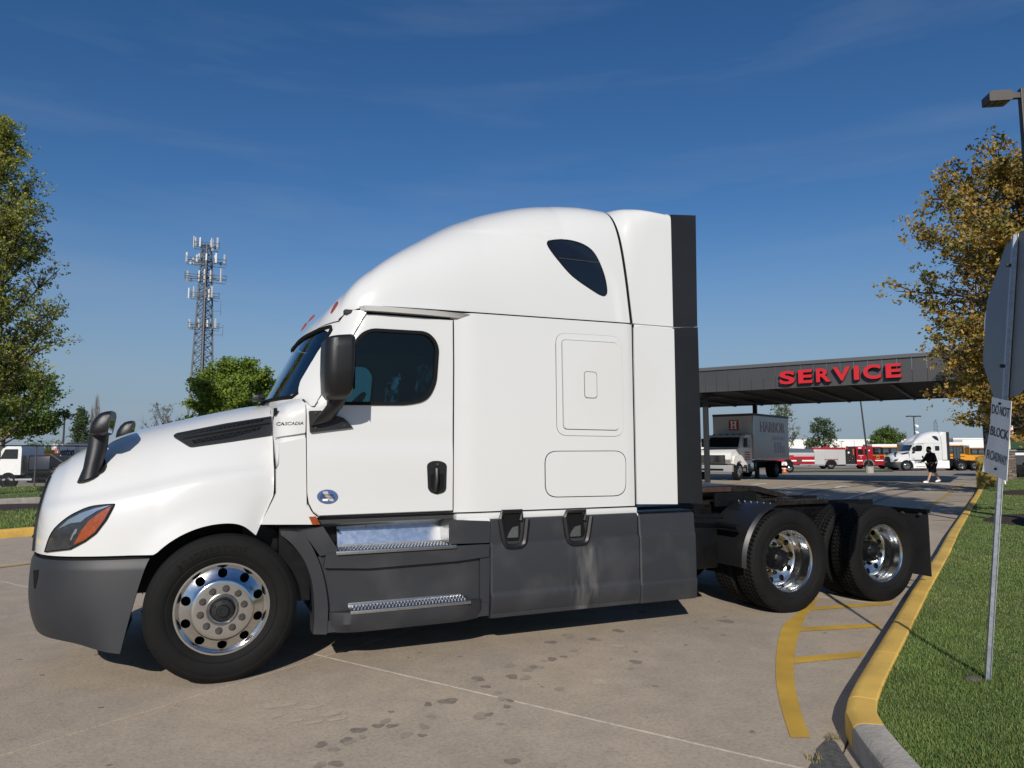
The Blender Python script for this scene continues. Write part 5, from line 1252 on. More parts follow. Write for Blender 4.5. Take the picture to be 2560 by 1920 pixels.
LP = leafmats('pale spring', [(.10, .125, .05), (.15, .17, .08)])
LB = leafmats('brownish bud', [(.16, .12, .08), (.12, .10, .06)])
LC = leafmats('poplar', [(.05, .085, .03), (.08, .12, .045)])
def ground_at(px, depth): return gp(px, 1130, depth)
b = ground_at(-75, 25); b.z = .05
tree('maple_tree', 'tall upright maple with yellow green young leaves behind the traffic island', 'tree', b, 14.0, [(0, .5), (.08, 1.8), (.2, 2.7), (.35, 3.0), (.5, 2.9), (.62, 2.5), (.75, 1.8), (.88, 1.3), (1, .4)], 54, 11, 72000, .088, LM, 21, .2, .75, .13, spread=.34, twigs=2)
b = ground_at(8, 49); b.z = gz(b.x, b.y)
tree('maple_tree', 'low dark green maple spreading over the parked trucks behind the fence', 'tree', b, 8.9, [(0, .8), (.28, 1.6), (.40, 3.5), (.6, 4.1), (.8, 3.4), (1, .9)], 30, 8, 24000, .19, LG, 22, .18, .35, .36, spread=.5)
b = ground_at(588, 42)
tree('round_tree', 'dense rounded bright green tree behind the truck hood', 'tree', b, 7.9, [(0, 2.5), (.15, 3.05), (.45, 3.25), (.7, 2.9), (.88, 2.0), (1, .5)], 70, 10, 72000, .165, LR, 23, .2, .4, .05, spread=.36)
b = ground_at(200, 78)
tree('poplar_tree', 'slim green columnar poplar beyond the truck lot', 'tree', b, 7.6, [(0, .5), (.3, 1.15), (.6, 1.05), (.85, .6), (1, .15)], 34, 5, 4200, .2, LC, 24, .1, .9, .1, spread=.3)
for px, d, H in ((236, 82, 9.6), (226, 86, 8.6)):
    tree('bare_poplar', ('taller' if H > 9 else 'shorter') + ' leafless grey poplar of the pair beside the green columnar one', 'tree', ground_at(px, d), H, [(0, .3), (.3, .7), (.7, .6), (1, .1)], 30, 6, 0, .1, None, 30 + px, .10, 1.2, .1, 'leafless poplars beyond the lot', BARKL, twigs=2)
tree('bare_tree', 'spreading tree with bare brown twigs behind the hood mirror', 'tree', ground_at(405, 68), 7.4, [(0, .8), (.3, 2.0), (.6, 2.3), (.85, 1.9), (1, 1.0)], 30, 9, 900, .12, LB, 25, .14, .6, .16, twigs=4)
for i, (px, d, H, r, ms, lab) in enumerate([(150, 95, 4.6, 3.0, LG, 'low dark bushy tree beside the lamp post on the skyline'), (255, 92, 4.2, 2.4, LG, 'small bushy green tree right of the leafless poplars'), (325, 85, 3.6, 2.4, LB, 'low brownish budding thicket beyond the hood'), (180, 100, 3.6, 2.6, LB, 'low brown budding bush at the foot of the green poplar'), (95, 90, 4.4, 3.2, LG, 'dark shrubby tree above the dump body of the truck')]):
    tree('bushy_tree', lab, 'tree', ground_at(px, d), H, [(0, r * .8), (.4, r), (.8, r * .7), (1, .3)], 26, 6, 3000, .28, ms, 40 + i, .08, .4, .05, spread=.5, lobes=False)
b = ground_at(1958, 96); tree('spring_tree', 'thinly leafed pale tree rising behind the moving van', 'tree', b, 8.9, [(0, .6), (.25, 1.6), (.5, 2.4), (.8, 2.1), (1, .8)], 30, 7, 2200, .2, LP, 51, .12, .9, .15, twigs=2, spread=.35)
b = ground_at(2059, 98); tree('spring_tree', 'pale green open crowned tree behind the fire engine', 'tree', b, 7.2, [(0, .6), (.25, 2.0), (.5, 2.7), (.75, 2.2), (1, .6)], 34, 7, 4200, .22, LC, 52, .13, .6, .2, twigs=2, spread=.4)
b = ground_at(2220, 108); tree('round_tree', 'dense green round tree above the school bus roof', 'tree', b, 6.4, [(0, 1.6), (.2, 2.6), (.5, 2.9), (.8, 2.2), (1, .7)], 44, 7, 9000, .26, LG, 53, .14, .4, .15, spread=.45)
b = Vector((*m1.xy, .12)); tree('maple_tree', 'gold and green maple overhanging the service canopy from the lawn', 'tree', b, 8.6, [(0, .9), (.2, 1.4), (.38, 1.8), (.5, 2.3), (.6, 2.6), (.72, 2.2), (.86, 1.7), (1, .5)], 54, 11, 54000, .078, LO, 61, .17, .30, .20, spread=.30, twigs=2)
b = Vector((*m2.xy, .12)); tree('maple_tree', 'second golden maple further along the lawn by the stone pillar', 'tree', b, 7.6, [(0, .8), (.2, 1.8), (.45, 2.5), (.7, 2.1), (1, .5)], 30, 8, 13000, .12, LO, 62, .14, .35, .25, spread=.32)
# ================================================================ CELL TOWER
tb = ground_at(497, 150)
ct = thing('cell_tower', 'tall grey lattice phone mast carrying tiers of white antennas', 'tower', tb)
LAT = mat('weathered lattice steel', (.13, .137, .145), .6, .3, var=.2, vs=1); ANT = mat('white antenna shell', (.50, .50, .49), .5)
HT = 48.6
def legp(k, z): r = lerp(3.3, 1.15, min(1, z / HT)); a = 2 * PI * k / 3 + .5; return Vector((r * math.cos(a), r * math.sin(a), z))
bm = BM()
for k in range(3): tube(bm, [legp(k, -.5), legp(k, HT)], [.24, .16], 5)
obj('mast_leg', bm, LAT, ct)
bm = BM(); z = 0; i = 0
while z < HT - 1:
    dz = lerp(2.8, 1.5, z / HT)
    for k in range(3):
        a, b_ = (k, (k + 1) % 3); tube(bm, [legp(a, z), legp(b_, z + dz)], .085, 3, False); tube(bm, [legp(b_, z), legp(a, z + dz)], .085, 3, False); tube(bm, [legp(a, z + dz), legp(b_, z + dz)], .05, 3, False)
    z += dz; i += 1
obj('mast_bracing', bm, LAT, ct)['kind'] = 'stuff'
bm = BM()
for k in range(7): x = -.35 + .12 * k; tube(bm, [(x, -.3, 0), (x * .7, -.3, HT - 2)], .05, 4, False)
obj('feed_cable', bm, mat('black feeder', (.03, .03, .032), .6), ct)
Rn = random.Random(5)
tiers = [(48.3, 2.5, [-2.4, -1.7, -.8, .6, 1.1, 1.7, 2.3], 2.4), (44.8, 3.9, [-3.8, -3.0, -2.0, -1.1, .6, 1.7, 2.8, 3.8], 1.9), (41.2, 4.1, [-4.1, -1.1, .2, 1.3, 3.5, 3.9], 2.6), (37.2, 2.8, [-2.9, -2.4, .3, .8, 1.1, 2.1], 2.7), (30.6, 3.0, [-2.7, -.5, 1.1, 2.7], 1.9)]
for zc_, w, xs, hh in tiers:
    bm = BM()
    for yy in (-1.6, 1.6):
        for zz in (-.5, .5): tube(bm, [(-w, yy * .6, zc_ + zz), (w, yy, zc_ + zz)], .06, 4)
    for x in (-w, -w * .4, w * .4, w):
        tube(bm, [(x, -1.6 if x > 0 else -1, zc_ - .5), (0, 0, zc_)], .06, 4); tube(bm, [(x, 1.6, zc_ + .5), (0, 0, zc_ + .3)], .06, 4); tube(bm, [(x, -1.2, zc_ - .7), (x, -1.2, zc_ + .9)], .05, 4)
    obj('antenna_frame', bm, LAT, ct)
    for x in xs:
        q = R2 * x - F2 * Rn.uniform(-.6, 1.8); bm = BM(); h2 = hh * Rn.uniform(.8, 1.15); box(bm, (q.x, q.y, zc_ + Rn.uniform(.2, .9)), (.34, .22, h2), rz=Rn.uniform(-.8, .8), bev=.04); obj('antenna_panel', bm, ANT, ct)
        if Rn.random() < .6:
            bm = BM(); box(bm, (q.x * .8, q.y * .8 + .4, zc_ - .2), (.4, .3, .7), bev=.03); obj('radio_unit', bm, ANT if Rn.random() < .4 else LAT, ct)
bm = BM(); tube(bm, [R2 * 4.1 + Vector((0, 0, 28.4)), R2 * 4.1 + Vector((0, 0, 31))], .04, 4); tube(bm, [Vector((0, 0, 28.8)), R2 * 4.1 + Vector((0, 0, 28.8))], .04, 4); tube(bm, [Vector((0, 0, 30.4)), R2 * 4.1 + Vector((0, 0, 30.4))], .04, 4); tube(bm, [R2 * 3.5 + Vector((0, 0, 33)), R2 * 3.5 + Vector((0, 0, 36.5))], .04, 4); tube(bm, [Vector((0, 0, 34)), R2 * 3.5 + Vector((0, 0, 34))], .04, 4); obj('whip_antenna', bm, LAT, ct)
# far wood along the skyline, one mass
Rw = random.Random(77); V, F, MI = [], [], []
for k in range(15000):
    l = Rw.uniform(-190, 60); hh = 4.2 + 1.6 * math.sin(l * .21) + 1.1 * math.sin(l * .07 + 1) + .8 * math.sin(l * .53); p = sl(225 + Rw.uniform(-7, 7), l); z = gz(p.x, p.y) + hh * Rw.random() ** .6
    n = Vector((Rw.gauss(0, 1), Rw.gauss(0, 1), Rw.gauss(.4, 1))).normalized(); u, w = frame_of(n); s = Rw.uniform(.35, .8); c = Vector((p.x, p.y, z)); i = len(V); V += [c - u * s, c + w * s * .7, c + u * s, c - w * s * .7]; F.append((i, i + 1, i + 2, i + 3)); MI.append(Rw.randint(0, 2))
me = bpy.data.meshes.new('distant_wood'); me.from_pydata(V, [], F); me.polygons.foreach_set('material_index', MI)
for m in (LG[0], LG[1], LB[1]): me.materials.append(m)
o = bpy.data.objects.new('distant_wood', me); COL.objects.link(o); tag(o, 'low far off wood along the skyline beyond the truck lot', 'wood', kind='stuff')
# ================================================================ SERVICE CANOPY
def on_u(px, py, u):
    """pixel ray meets the vertical plane at kerb-wise coordinate u"""
    d = ray(px, py); return CP + d * ((u - CP.dot(U)) / d.dot(U))
UC = 32.0; VA, VB = -13.5, 7.0
ZB = (on_u(1750, 983, UC).z + on_u(2330, 951, UC).z) / 2; ZT = (on_u(1750, 929, UC).z + on_u(2330, 887, UC).z) / 2
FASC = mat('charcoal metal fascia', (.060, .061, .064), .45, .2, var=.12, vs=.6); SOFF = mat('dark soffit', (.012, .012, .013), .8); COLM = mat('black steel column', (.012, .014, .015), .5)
cb = uv(UC, VA); cn = thing('service_canopy', 'long charcoal metal canopy with raised red SERVICE letters over the lanes', 'canopy', (cb.x, cb.y, gz(cb.x, cb.y)))
RC = math.atan2(Vv.y, Vv.x)
def cl(t, dep, z): return uv(UC + dep, VA + t) + Vector((0, 0, z))
def cobj(name, bm, m, parent=None, smooth=False): return wobj(name, bm, m, parent or cn, smooth)
LC_ = VB - VA; DP = PG(1850, 1015, ZB).dot(U) - UC
MC = basis(uv(UC, VA), Vv, U, Vector((0, 0, 1)))
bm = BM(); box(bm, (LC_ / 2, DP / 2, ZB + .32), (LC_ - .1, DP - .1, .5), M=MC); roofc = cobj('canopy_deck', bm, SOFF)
pw = .56; n = int(LC_ / pw); pw = LC_ / n
for k in range(n):
    bm = BM(); box(bm, ((k + .5) * pw, -.02, (ZB + ZT) / 2), (pw - .012, .04, ZT - ZB), M=MC, bev=0); cobj('fascia_panel', bm, FASC)
n2 = int(DP / pw)
for k in range(n2):
    for t in (-.0, LC_):
        bm = BM(); box(bm, (t, (k + .5) * DP / n2, (ZB + ZT) / 2), (.04, DP / n2 - .012, ZT - ZB), M=MC); cobj('fascia_panel', bm, FASC)
bm = BM(); box(bm, (LC_ / 2, DP, (ZB + ZT) / 2), (LC_, .04, ZT - ZB), M=MC); cobj('rear_fascia', bm, FASC)
bm = BM(); box(bm, (LC_ / 2, -.05, ZT + .06), (LC_ + .2, .14, .16), M=MC); cobj('fascia_cap', bm, mat('grey metal coping', (.11, .112, .116), .4, .3))
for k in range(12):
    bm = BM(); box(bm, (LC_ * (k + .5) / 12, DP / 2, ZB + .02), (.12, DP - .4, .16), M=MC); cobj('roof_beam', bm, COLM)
pl = on_u(1766, 1100, UC + 1.2); v1 = pl.dot(Vv)
cols = [(v1, 1.2), (v1, 10.5)]; pr_ = on_u(2470, 1150, UC + 1.2).dot(Vv); cols += [(pr_, 1.2)]
for v, d in cols:
    c = uv(UC + d, v); z0 = gz(c.x, c.y); bm = BM(); box(bm, (c.x, c.y, (z0 + ZB + .2) / 2), (.24, .24, ZB + .2 - z0), rz=RC, bev=.015); cobj('column', bm, COLM)
bm = BM(); c = uv(UC + 1.2, v1 + .4); box(bm, (c.x, c.y, ZB - .12), (.7, .18, .12), rz=RC); cobj('camera_arm', bm, COLM)
LETR = mat('red letter face', (.50, .010, .018), .4); LETS = mat('dark letter return', (.06, .006, .008), .5)
for ch, xa, xb, ya, yb in [('S', 562, 665, 128, 216), ('E', 688, 783, 118, 209), ('R', 808, 908, 110, 201), ('V', 922, 1040, 100, 192), ('I', 1063, 1099, 94, 187), ('C', 1126, 1246, 84, 181), ('E', 1278, 1383, 77, 172)]:
    f_ = lambda x, y: on_u(1740 + x / 2.6976, 880 + y / 2.6976, UC - .3); c = f_((xa + xb) / 2, (ya + yb) / 2); w = abs(f_(xb, ya).dot(Vv) - f_(xa, ya).dot(Vv)); hh = f_(xa, ya).z - f_(xa, yb).z
    for nm, dpt, off, m in (('sign_letter', .11, 0, LETS), ('letter_face', .012, -.115, LETR)):
        me = text_mesh(ch, 1, 1, .035 if ch != 'I' else .06); xs = [v.co.x for v in me.vertices]; ys = [v.co.y for v in me.vertices]
        Ms = Matrix.Diagonal((w / (max(xs) - min(xs)), hh / (max(ys) - min(ys)), dpt, 1)) @ Matrix.Translation((-(max(xs) + min(xs)) / 2, -(max(ys) + min(ys)) / 2, 0))
        me.transform(basis(c + U * (.15 + off), Vv, Vector((0, 0, 1)), -U) @ Ms)
        if nm == 'sign_letter': me.transform(Matrix.Translation(-cn.location)); par = obj(nm, me, m, cn)
        else: me.transform(Matrix.Translation(-cn.location)); obj(nm, me, m, par)
# yellow guard at the foot of the right column
c = uv(UC + .9, pr_); gd = thing('column_guard', 'dull yellow steel guard at the foot of the canopy column', 'guard', (c.x, c.y, gz(c.x, c.y)), RC)
YG = mat('dull yellow steel', (.22, .15, .02), .6, var=.25, vs=3)
bm = BM(); prism(bm, rpoly([(-.45, 0), (.45, 0), (.45, 1.28), (.3, 1.42), (-.3, 1.42), (-.45, 1.28)], .05), -.25, -.15); obj('guard_face', bm, YG, gd)
for x in (-.4, .4): bm = BM(); b2(bm, x - .05, x + .05, -.15, .2, 0, 1.3, bev=.02); obj('guard_post', bm, YG, gd)
# ================================================================ FAR BUILDINGS
WH = mat('white metal siding', (.74, .73, .68), .6, var=.05, vs=.2); WHG = mat('grey loading wall', (.35, .36, .37), .7, var=.1, vs=.3)
def far_box(name, label, pxa, pxb, ytop, depth, dep, m, trim=None, group=None):
    a, b = PD(pxa, 1130, depth), PD(pxb, 1130, depth); c = (a + b) / 2; z0 = gz(c.x, c.y); zt = PD((pxa + pxb) / 2, ytop, depth).z; L = (a - b).length
    t = thing(name, label, 'building', (c.x, c.y, z0), -YAW, group)
    bm = BM(); b2(bm, -L / 2, L / 2, 0, dep, -.5, zt - z0); obj('wall', bm, m, t)
    bm = BM(); b2(bm, -L / 2 - .1, L / 2 + .1, -.12, dep + .1, zt - z0, zt - z0 + .35); obj('parapet', bm, trim or m, t)
    return t, L, zt - z0
t, L, H_ = far_box('warehouse', 'long low white warehouse behind the fire engine', 1900, 2340, 1102, 170, 30, WH)
for k in range(14):
    bm = BM(); b2(bm, -L/2 + 1.5 + k * L / 14, -L/2 + 1.65 + k * L / 14, -.05, .0, 0, H_); obj('siding_joint', bm, WHG, t)
t, L, H_ = far_box('warehouse', 'white warehouse with a grey loading bay right of the white tractor', 2385, 2700, 1098, 185, 30, WH)
bm = BM(); b2(bm, -L/2 - .2, -L/2 + 2.2, -.3, 0, 0, H_); obj('loading_bay', bm, WHG, t)
far_box('warehouse', 'white warehouse glimpsed behind the canopy column and moving van', 1640, 1790, 1110, 160, 20, WH)
c = gp(2560, 1150, 43); t = thing('office_building', 'dark grey building with a green fascia band behind the stone pillar', 'building', (c.x, c.y, gz(c.x, c.y)), -math.radians(58))
DKB = mat('dark slate siding', (.045, .05, .06), .7, var=.2, vs=1); GRB = mat('dark green band', (.012, .05, .022), .5)
bm = BM(); b2(bm, -.9, 8, 0, 8, 0, 3.0); obj('wall', bm, DKB, t)
bm = BM(); b2(bm, -.95, 8.1, -.15, .0, 1.75, 2.15); obj('green_band', bm, GRB, t)
bm = BM(); prism(bm, [(-1.1, 3.0), (8.3, 3.0), (6.5, 3.7), (.8, 3.7)], -.3, 8.3); obj('roof', bm, DKB, t)
for x in (-.5, 1.3, 3.1):
    bm = BM(); b2(bm, x, x + 1.5, -.03, .0, 2.3, 2.95); w_ = obj('window', bm, GLD, t); bm = BM(); b2(bm, x - .06, x + 1.56, -.06, -.03, 2.24, 2.30); obj('sill', bm, WHG, w_)
for x in (-.6, 0.7): bm = BM(); b2(bm, x, x + .7, -.06, 0, 1.35, 1.5); obj('notice_sign', bm, MW, t)
# stone pillar
c = PG(2520, 1203); sp1 = thing('stone_pillar', 'square pillar of thin stacked brown ledge stones beside the office', 'pillar', (c.x, c.y, 0), -YAW + .2)
STN = [mat('ledge stone %d' % i, q, .9, var=.3, vs=6) for i, q in enumerate([(.13, .095, .075), (.20, .16, .13), (.08, .065, .055)])]
R_ = random.Random(2); bms = [BM() for _ in STN]
for k in range(22):
    z = k * .072; x = -.27
    while x < .26:
        w = R_.uniform(.12, .3); x1 = min(.27, x + w); bm = R_.choice(bms); o_ = R_.uniform(0, .03); b2(bm, x + .003, x1 - .003, -.27 - o_, .27 + o_, z + .003, z + .069); x = x1
for bm, m in zip(bms, STN): o = obj('stone_course', bm, m, sp1); o['kind'] = 'stuff'
bm = BM(); b2(bm, -.33, .33, -.33, .33, 1.584, 1.66, bev=.01); obj('cap_stone', bm, mat('pale cap stone', (.26, .25, .23), .9), sp1)
# ================================================================ LAMP POSTS
POLE = mat('bronze lamp pole', (.045, .042, .038), .45, .3)
def lamp_post(label, px, ytop, depth, heads, r=.09, dom=False, lean=None, base=True):
    top = PD(px, ytop, depth); z0 = gz(top.x, top.y); t = thing('lamp_post', label, 'lamp post', (top.x, top.y, z0), -YAW); H = top.z - z0
    bm = BM(); tube(bm, [(lean or 0, 0, 0), (0, 0, H)], [r, r * .75], 4 if r > .07 else 8, sq=True); obj('pole', bm, POLE, t)
    if base: bm = BM(); cyl(bm, (lean or 0, 0, -.1), (lean or 0, 0, .55), .32, 14); obj('concrete_base', bm, GK, t)
    for s in heads:
        bm = BM(); b2(bm, s * .15, s * .9, -.2, .2, H - .12, H + .04, bev=.03); h_ = obj('lamp_head', bm, POLE, t); bm = BM(); b2(bm, s * .25, s * .8, -.14, .14, H - .135, H - .12); obj('lens', bm, GLD, h_)
    if dom:
        for z in (H - 1.35, H - 2.2): bm = BM(); bmesh.ops.create_uvsphere(bm, u_segments=10, v_segments=6, radius=.22, matrix=Matrix.Translation((.35, 0, z))); b2(bm, 0, .35, -.04, .04, z + .15, z + .22); obj('camera_dome', bm, MW, t)
    return t
lamp_post('thin dark lamp pole rising in front of the fire engine cab', 2146, 960, 60, (1, -1), .08, lean=.58)
lamp_post('distant twin headed lamp post above the white tractor', 2284, 1040, 92, (1, -1), .1, True)
lamp_post('dark lamp pole showing between the maple and the poplar', 162, 1036, 72, (1,), .11)
# the near one: shoebox head on an arm
top = PD(2556, 222, 14.2); lp = thing('lamp_post', 'tall bronze lamp post with a shoebox floodlight on the lawn', 'lamp post', (top.x, top.y, .12), -YAW - .12); H = top.z - .12
LPM = mat('dark bronze paint', (.055, .05, .045), .5, .2, var=.15, vs=3)
bm = BM(); b2(bm, -.065, .065, -.065, .065, -.1, H, bev=.01); obj('pole', bm, LPM, lp)
bm = BM(); b2(bm, -.3, -.05, -.04, .04, H - .2, H - .08, bev=.01); obj('arm', bm, LPM, lp)
bm = BM(); prism(bm, rpoly([(-.70, H - .28), (-.70, H - .12), (-.66, H - .07), (-.3, H - .07), (-.26, H - .12), (-.26, H - .25), (-.3, H - .28)], .02), -.15, .15); hd_ = obj('floodlight_head', bm, LPM, lp)
for i in range(3):
    for j in range(2): bm = BM(); b2(bm, -.66 + i * .125, -.56 + i * .125, -.12 + j * .13, -.01 + j * .13, H - .290, H - .278); obj('led_panel', bm, mat('unlit led panel', (.09, .09, .085), .3), hd_)
bm = BM(); cyl(bm, (0, 0, -.1), (0, 0, .5), .26, 16); obj('concrete_base', bm, GK, lp)
bm = BM(); lm_ = PD(2338, 1049, 280)
t = thing('distant_mast', 'tiny lattice mast on the skyline above the white tractor', 'mast', (lm_.x, lm_.y, gz(lm_.x, lm_.y)), -YAW); H = lm_.z - t.location.z
for k in (-1, 1): tube(bm, [(k * .9, 0, 0), (k * .6, 0, H - 2), (0, 0, H)], .09, 4)
obj('leg', bm, LAT, t); bm = BM()
for k in range(12): z = H * k / 12; tube(bm, [(-.7, 0, z), (.7, 0, z + H / 12)], .07, 3); tube(bm, [(-1 if k > 9 else -.7, 0, z), (1 if k > 9 else .7, 0, z)], .07, 3)
obj('bracing', bm, LAT, t)
# ================================================================ NEAR SIGN POST
SB = PG(2472, 1702, .125); pd = Vector((math.sin(math.radians(41)), math.cos(math.radians(41)), 0)); pn = Vector((-pd.y, pd.x, 0))     # sign plane direction and its normal toward the camera side
ST = PD(2541, 588, 4.86)
upv = (ST - SB).normalized(); LEN = (ST - SB).length
hx = -(pd - upv * pd.dot(upv)).normalized()            # to the right as seen from the camera
nz = hx.cross(upv).normalized()
if nz.dot(CP - SB) < 0: nz = -nz
ps = thing('sign_post', 'leaning galvanised post with a stop sign seen from behind on the lawn', 'sign post', SB)
MS = basis((0, 0, 0), hx, upv, nz)
def sobj(name, bm, m, parent=None, sm=False):
    bmesh.ops.transform(bm, matrix=MS, verts=bm.verts[:]); return obj(name, bm, m, parent or ps, sm)
bm = BM(); chp = [(-.032, .0), (-.022, .003), (-.015, .022), (.015, .022), (.022, .003), (.032, .0), (.032, -.003), (.018, -.002), (.012, .018), (-.012, .018), (-.018, -.002), (-.032, -.003)]
a = [bm.verts.new((x, -.3, z)) for x, z in chp]; b = [bm.verts.new((x, LEN, z)) for x, z in chp]
for i in range(12): bm.faces.new((a[i], a[(i+1) % 12], b[(i+1) % 12], b[i]))
bm.faces.new(a); bm.faces.new(b[::-1]); post = sobj('post', bm, GALV)
bm = BM()
for k in range(int(LEN / .0254 / 1.5)): cyl(bm, (-.027, .1 + k * .038, .004), (-.027, .1 + k * .038, .0), .0035, 6)
sobj('punched_hole', bm, SEAL).__setitem__('kind', 'stuff')
SGB = mat('bare aluminium sign back', (.17, .175, .18), .5, .4, var=.18, vs=3, rvar=.1)
cy = LEN - .565; Ro = .565 / math.cos(PI / 8)
octo = [(Ro * math.cos(PI / 8 + k * PI / 4), cy + Ro * math.sin(PI / 8 + k * PI / 4)) for k in range(8)]; octo = rpoly(octo, .03)
bm = BM(); a = [bm.verts.new((x, y, -.012)) for x, y in octo]; b = [bm.verts.new((x, y, -.008)) for x, y in octo]; n = len(octo)
bm.faces.new(a); bm.faces.new(b[::-1]); [bm.faces.new((a[i], b[i], b[(i+1) % n], a[(i+1) % n])) for i in range(n)]; so = sobj('stop_sign_plate', bm, SGB)
bm = BM(); bm.faces.new([bm.verts.new((x, y, -.0145)) for x, y in octo]); sobj('stop_sign_face', bm, mat('stop sign red', (.45, .012, .015), .4), so)
me = text_mesh('STOP', .52, .001, .01); me.transform(MS @ basis((0, cy, -.0165), (-1, 0, 0), (0, 1, 0), (0, 0, -1))); obj('stop_sign_words', me, MW, so)
for y in (cy + .35, cy - .35): bm = BM(); cyl(bm, (0, y, .0), (0, y, .05), .012, 8); sobj('bolt', bm, STEEL)
# the small plate faces the camera, its lower left corner curled
PLM = mat('white sign sheet', (.62, .63, .65), .35, var=.06, vs=3)
y1, y0, hw = cy - .575, cy - 1.095, .15
bm = BM(); rows = []
for j in range(13):
    row = []
    for i in range(9):
        x = lerp(-hw, hw, i/8); y = lerp(y0, y1, j/12); cur = .03 * max(0, (-x - .04) / .11) ** 2 * max(0, 1 - j/7) + .012 * (min(0, x) / hw) ** 2 - .012 * max(0, x / hw) ** 2
        row.append((x, y - .2 * x, .028 + cur))
    rows.append(row)
grid(bm, rows); sp_o = sobj('notice_plate', bm, PLM, None, True); solidify(sp_o, .003)
for s, f_, hh in (('DO NOT', .84, .064), ('BLOCK', .555, .064), ('ROADWAY', .235, .064)):
    me = text_mesh(s, hh * 1.38, .0, .0012); xs = [v.co.x for v in me.vertices]; k = min(1.0, (.275) / (max(xs) - min(xs)))
    for v in me.vertices:
        v.co.x *= k; x = v.co.x; y = lerp(y0, y1, f_) + v.co.y; j = (y - y0) / (y1 - y0) * 12
        cur = .03 * max(0, (-x - .04) / .11) ** 2 * max(0, 1 - j/7) + .012 * (min(0, x) / hw) ** 2 - .012 * max(0, x / hw) ** 2; v.co = Vector((x, y - .2 * x, .0305 + cur))
    me.transform(MS); obj('notice_words', me, MK, sp_o)
for y in (y1 - .03, y0 + .05): bm = BM(); cyl(bm, (-.012, y, .02), (-.012, y, .040), .009, 8); sobj('bolt', bm, STEEL, sp_o)
# lump of old concrete at its foot
bm = BM(); bmesh.ops.create_icosphere(bm, subdivisions=3, radius=1); R_ = random.Random(8)
c = PG(2432, 1700, .13)
for v in bm.verts: k = 1 + R_.uniform(-.1, .1); v.co = Vector((v.co.x * .06 * k, v.co.y * .05 * k, v.co.z * .022 * k))
tag(obj('stone', bm, mat('old concrete lump', (.09, .08, .06), .95, var=.4, vs=20, bump=.8, bs=60), None, True, (c.x, c.y, .135)), 'small grey concrete lump at the foot of the sign post', 'stone')
# ================================================================ FAR STOP SIGN, STAKE
c = PG(2517, 1207); z0 = .1
t = thing('stop_sign', 'red stop sign facing the lanes near the stone pillar', 'stop sign', (c.x, c.y, 0), -YAW - .35)
zc_ = PD(2517, 1074, (c - CP).dot(FW)).z; k_ = (c - CP).dot(FW) / FPX; Rr = 21 * k_ / math.cos(PI / 8)
bm = BM(); b2(bm, -.03, .03, 0, .03, 0, zc_ + .3); obj('post', bm, GALV, t)
pts = [(Rr * math.cos(PI / 8 + k * PI / 4), zc_ + Rr * math.sin(PI / 8 + k * PI / 4)) for k in range(8)]
bm = BM(); prism(bm, pts, -.02, -.015); so = obj('sign_border', bm, MW, t)
bm = BM(); prism(bm, [(x * .93, zc_ + (z - zc_) * .93) for x, z in pts], -.024, -.021); obj('sign_face', bm, mat('stop sign red', (.45, .012, .015), .4), so)
me = text_mesh('STOP', .33, .001, .008); me.transform(basis((0, -.027, zc_), (1, 0, 0), (0, 0, 1), (0, -1, 0))); obj('sign_words', me, MW, so)
bm = BM(); b2(bm, -.06, .26, -.02, -.015, zc_ - .98, zc_ - .5); pq = obj('lower_plaque', bm, mat('cream plaque', (.6, .55, .35), .5), t)
me = text_mesh('4-WAY', .1, .001); me.transform(basis((.1, -.022, zc_ - .7), (1, 0, 0), (0, 0, 1), (0, -1, 0)))
bpy.data.meshes.remove(me)
bm = BM(); [b2(bm, .0, .2, -.024, -.021, zc_ - .62 - .1 * i, zc_ - .58 - .1 * i) for i in range(3)]; obj('plaque_print', bm, MK, pq)
A, B = PG(2513, 1212, .1), PD(2503, 1040, 34.5); bm = BM(); tube(bm, [A - A, B - A], .035, 6); tag(obj('marker_stake', bm, MW, None, False, A), 'thin leaning white stake on the grass before the stone pillar', 'stake')
# ================================================================ CHAIN LINK FENCE
fa = Vector((-7.2, 32.5, 0)) + U * -6; fb = Vector((-7.2, 32.5, 0)) + U * 13; L = (fb - fa).length
fn_ = thing('chain_link_fence', 'black railed chain link fence along the grass verge', 'fence', (fa.x, fa.y, .0), math.atan2(U.y, U.x))
FH = 1.93
bm = BM(); tube(bm, [(0, 0, FH), (L, 0, FH)], .03, 6); obj('top_rail', bm, COLM, fn_)
for k in range(int(L / 2.75) + 1):
    x = .9 + 2.75 * k
    if x < L: bm = BM(); cyl(bm, (x, .03, -.3), (x, .03, FH + .04), .036, 8); obj('fence_post', bm, mat('fence post grey', (.10, .10, .10), .5, .4), fn_)
WIRE = mat('galvanised wire', (.30, .30, .30), .5, .5); V, F = [], []
st = .085; k = 0; x = -FH
while x < L:
    for sgn in (1, -1):
        xa, xb = (x, x + FH) if sgn > 0 else (x + FH, x); za, zb = 0, FH
        if min(xa, xb) < 0 or max(xa, xb) > L: continue
        i = len(V); w = .0022; V += [(xa - w, 0, za), (xa + w, 0, za), (xb + w, 0, zb), (xb - w, 0, zb)]; F.append((i, i + 1, i + 2, i + 3))
    x += st
me = bpy.data.meshes.new('chain_mesh'); me.from_pydata(V, [], F); o = obj('chain_mesh', me, WIRE, fn_); o['kind'] = 'stuff'
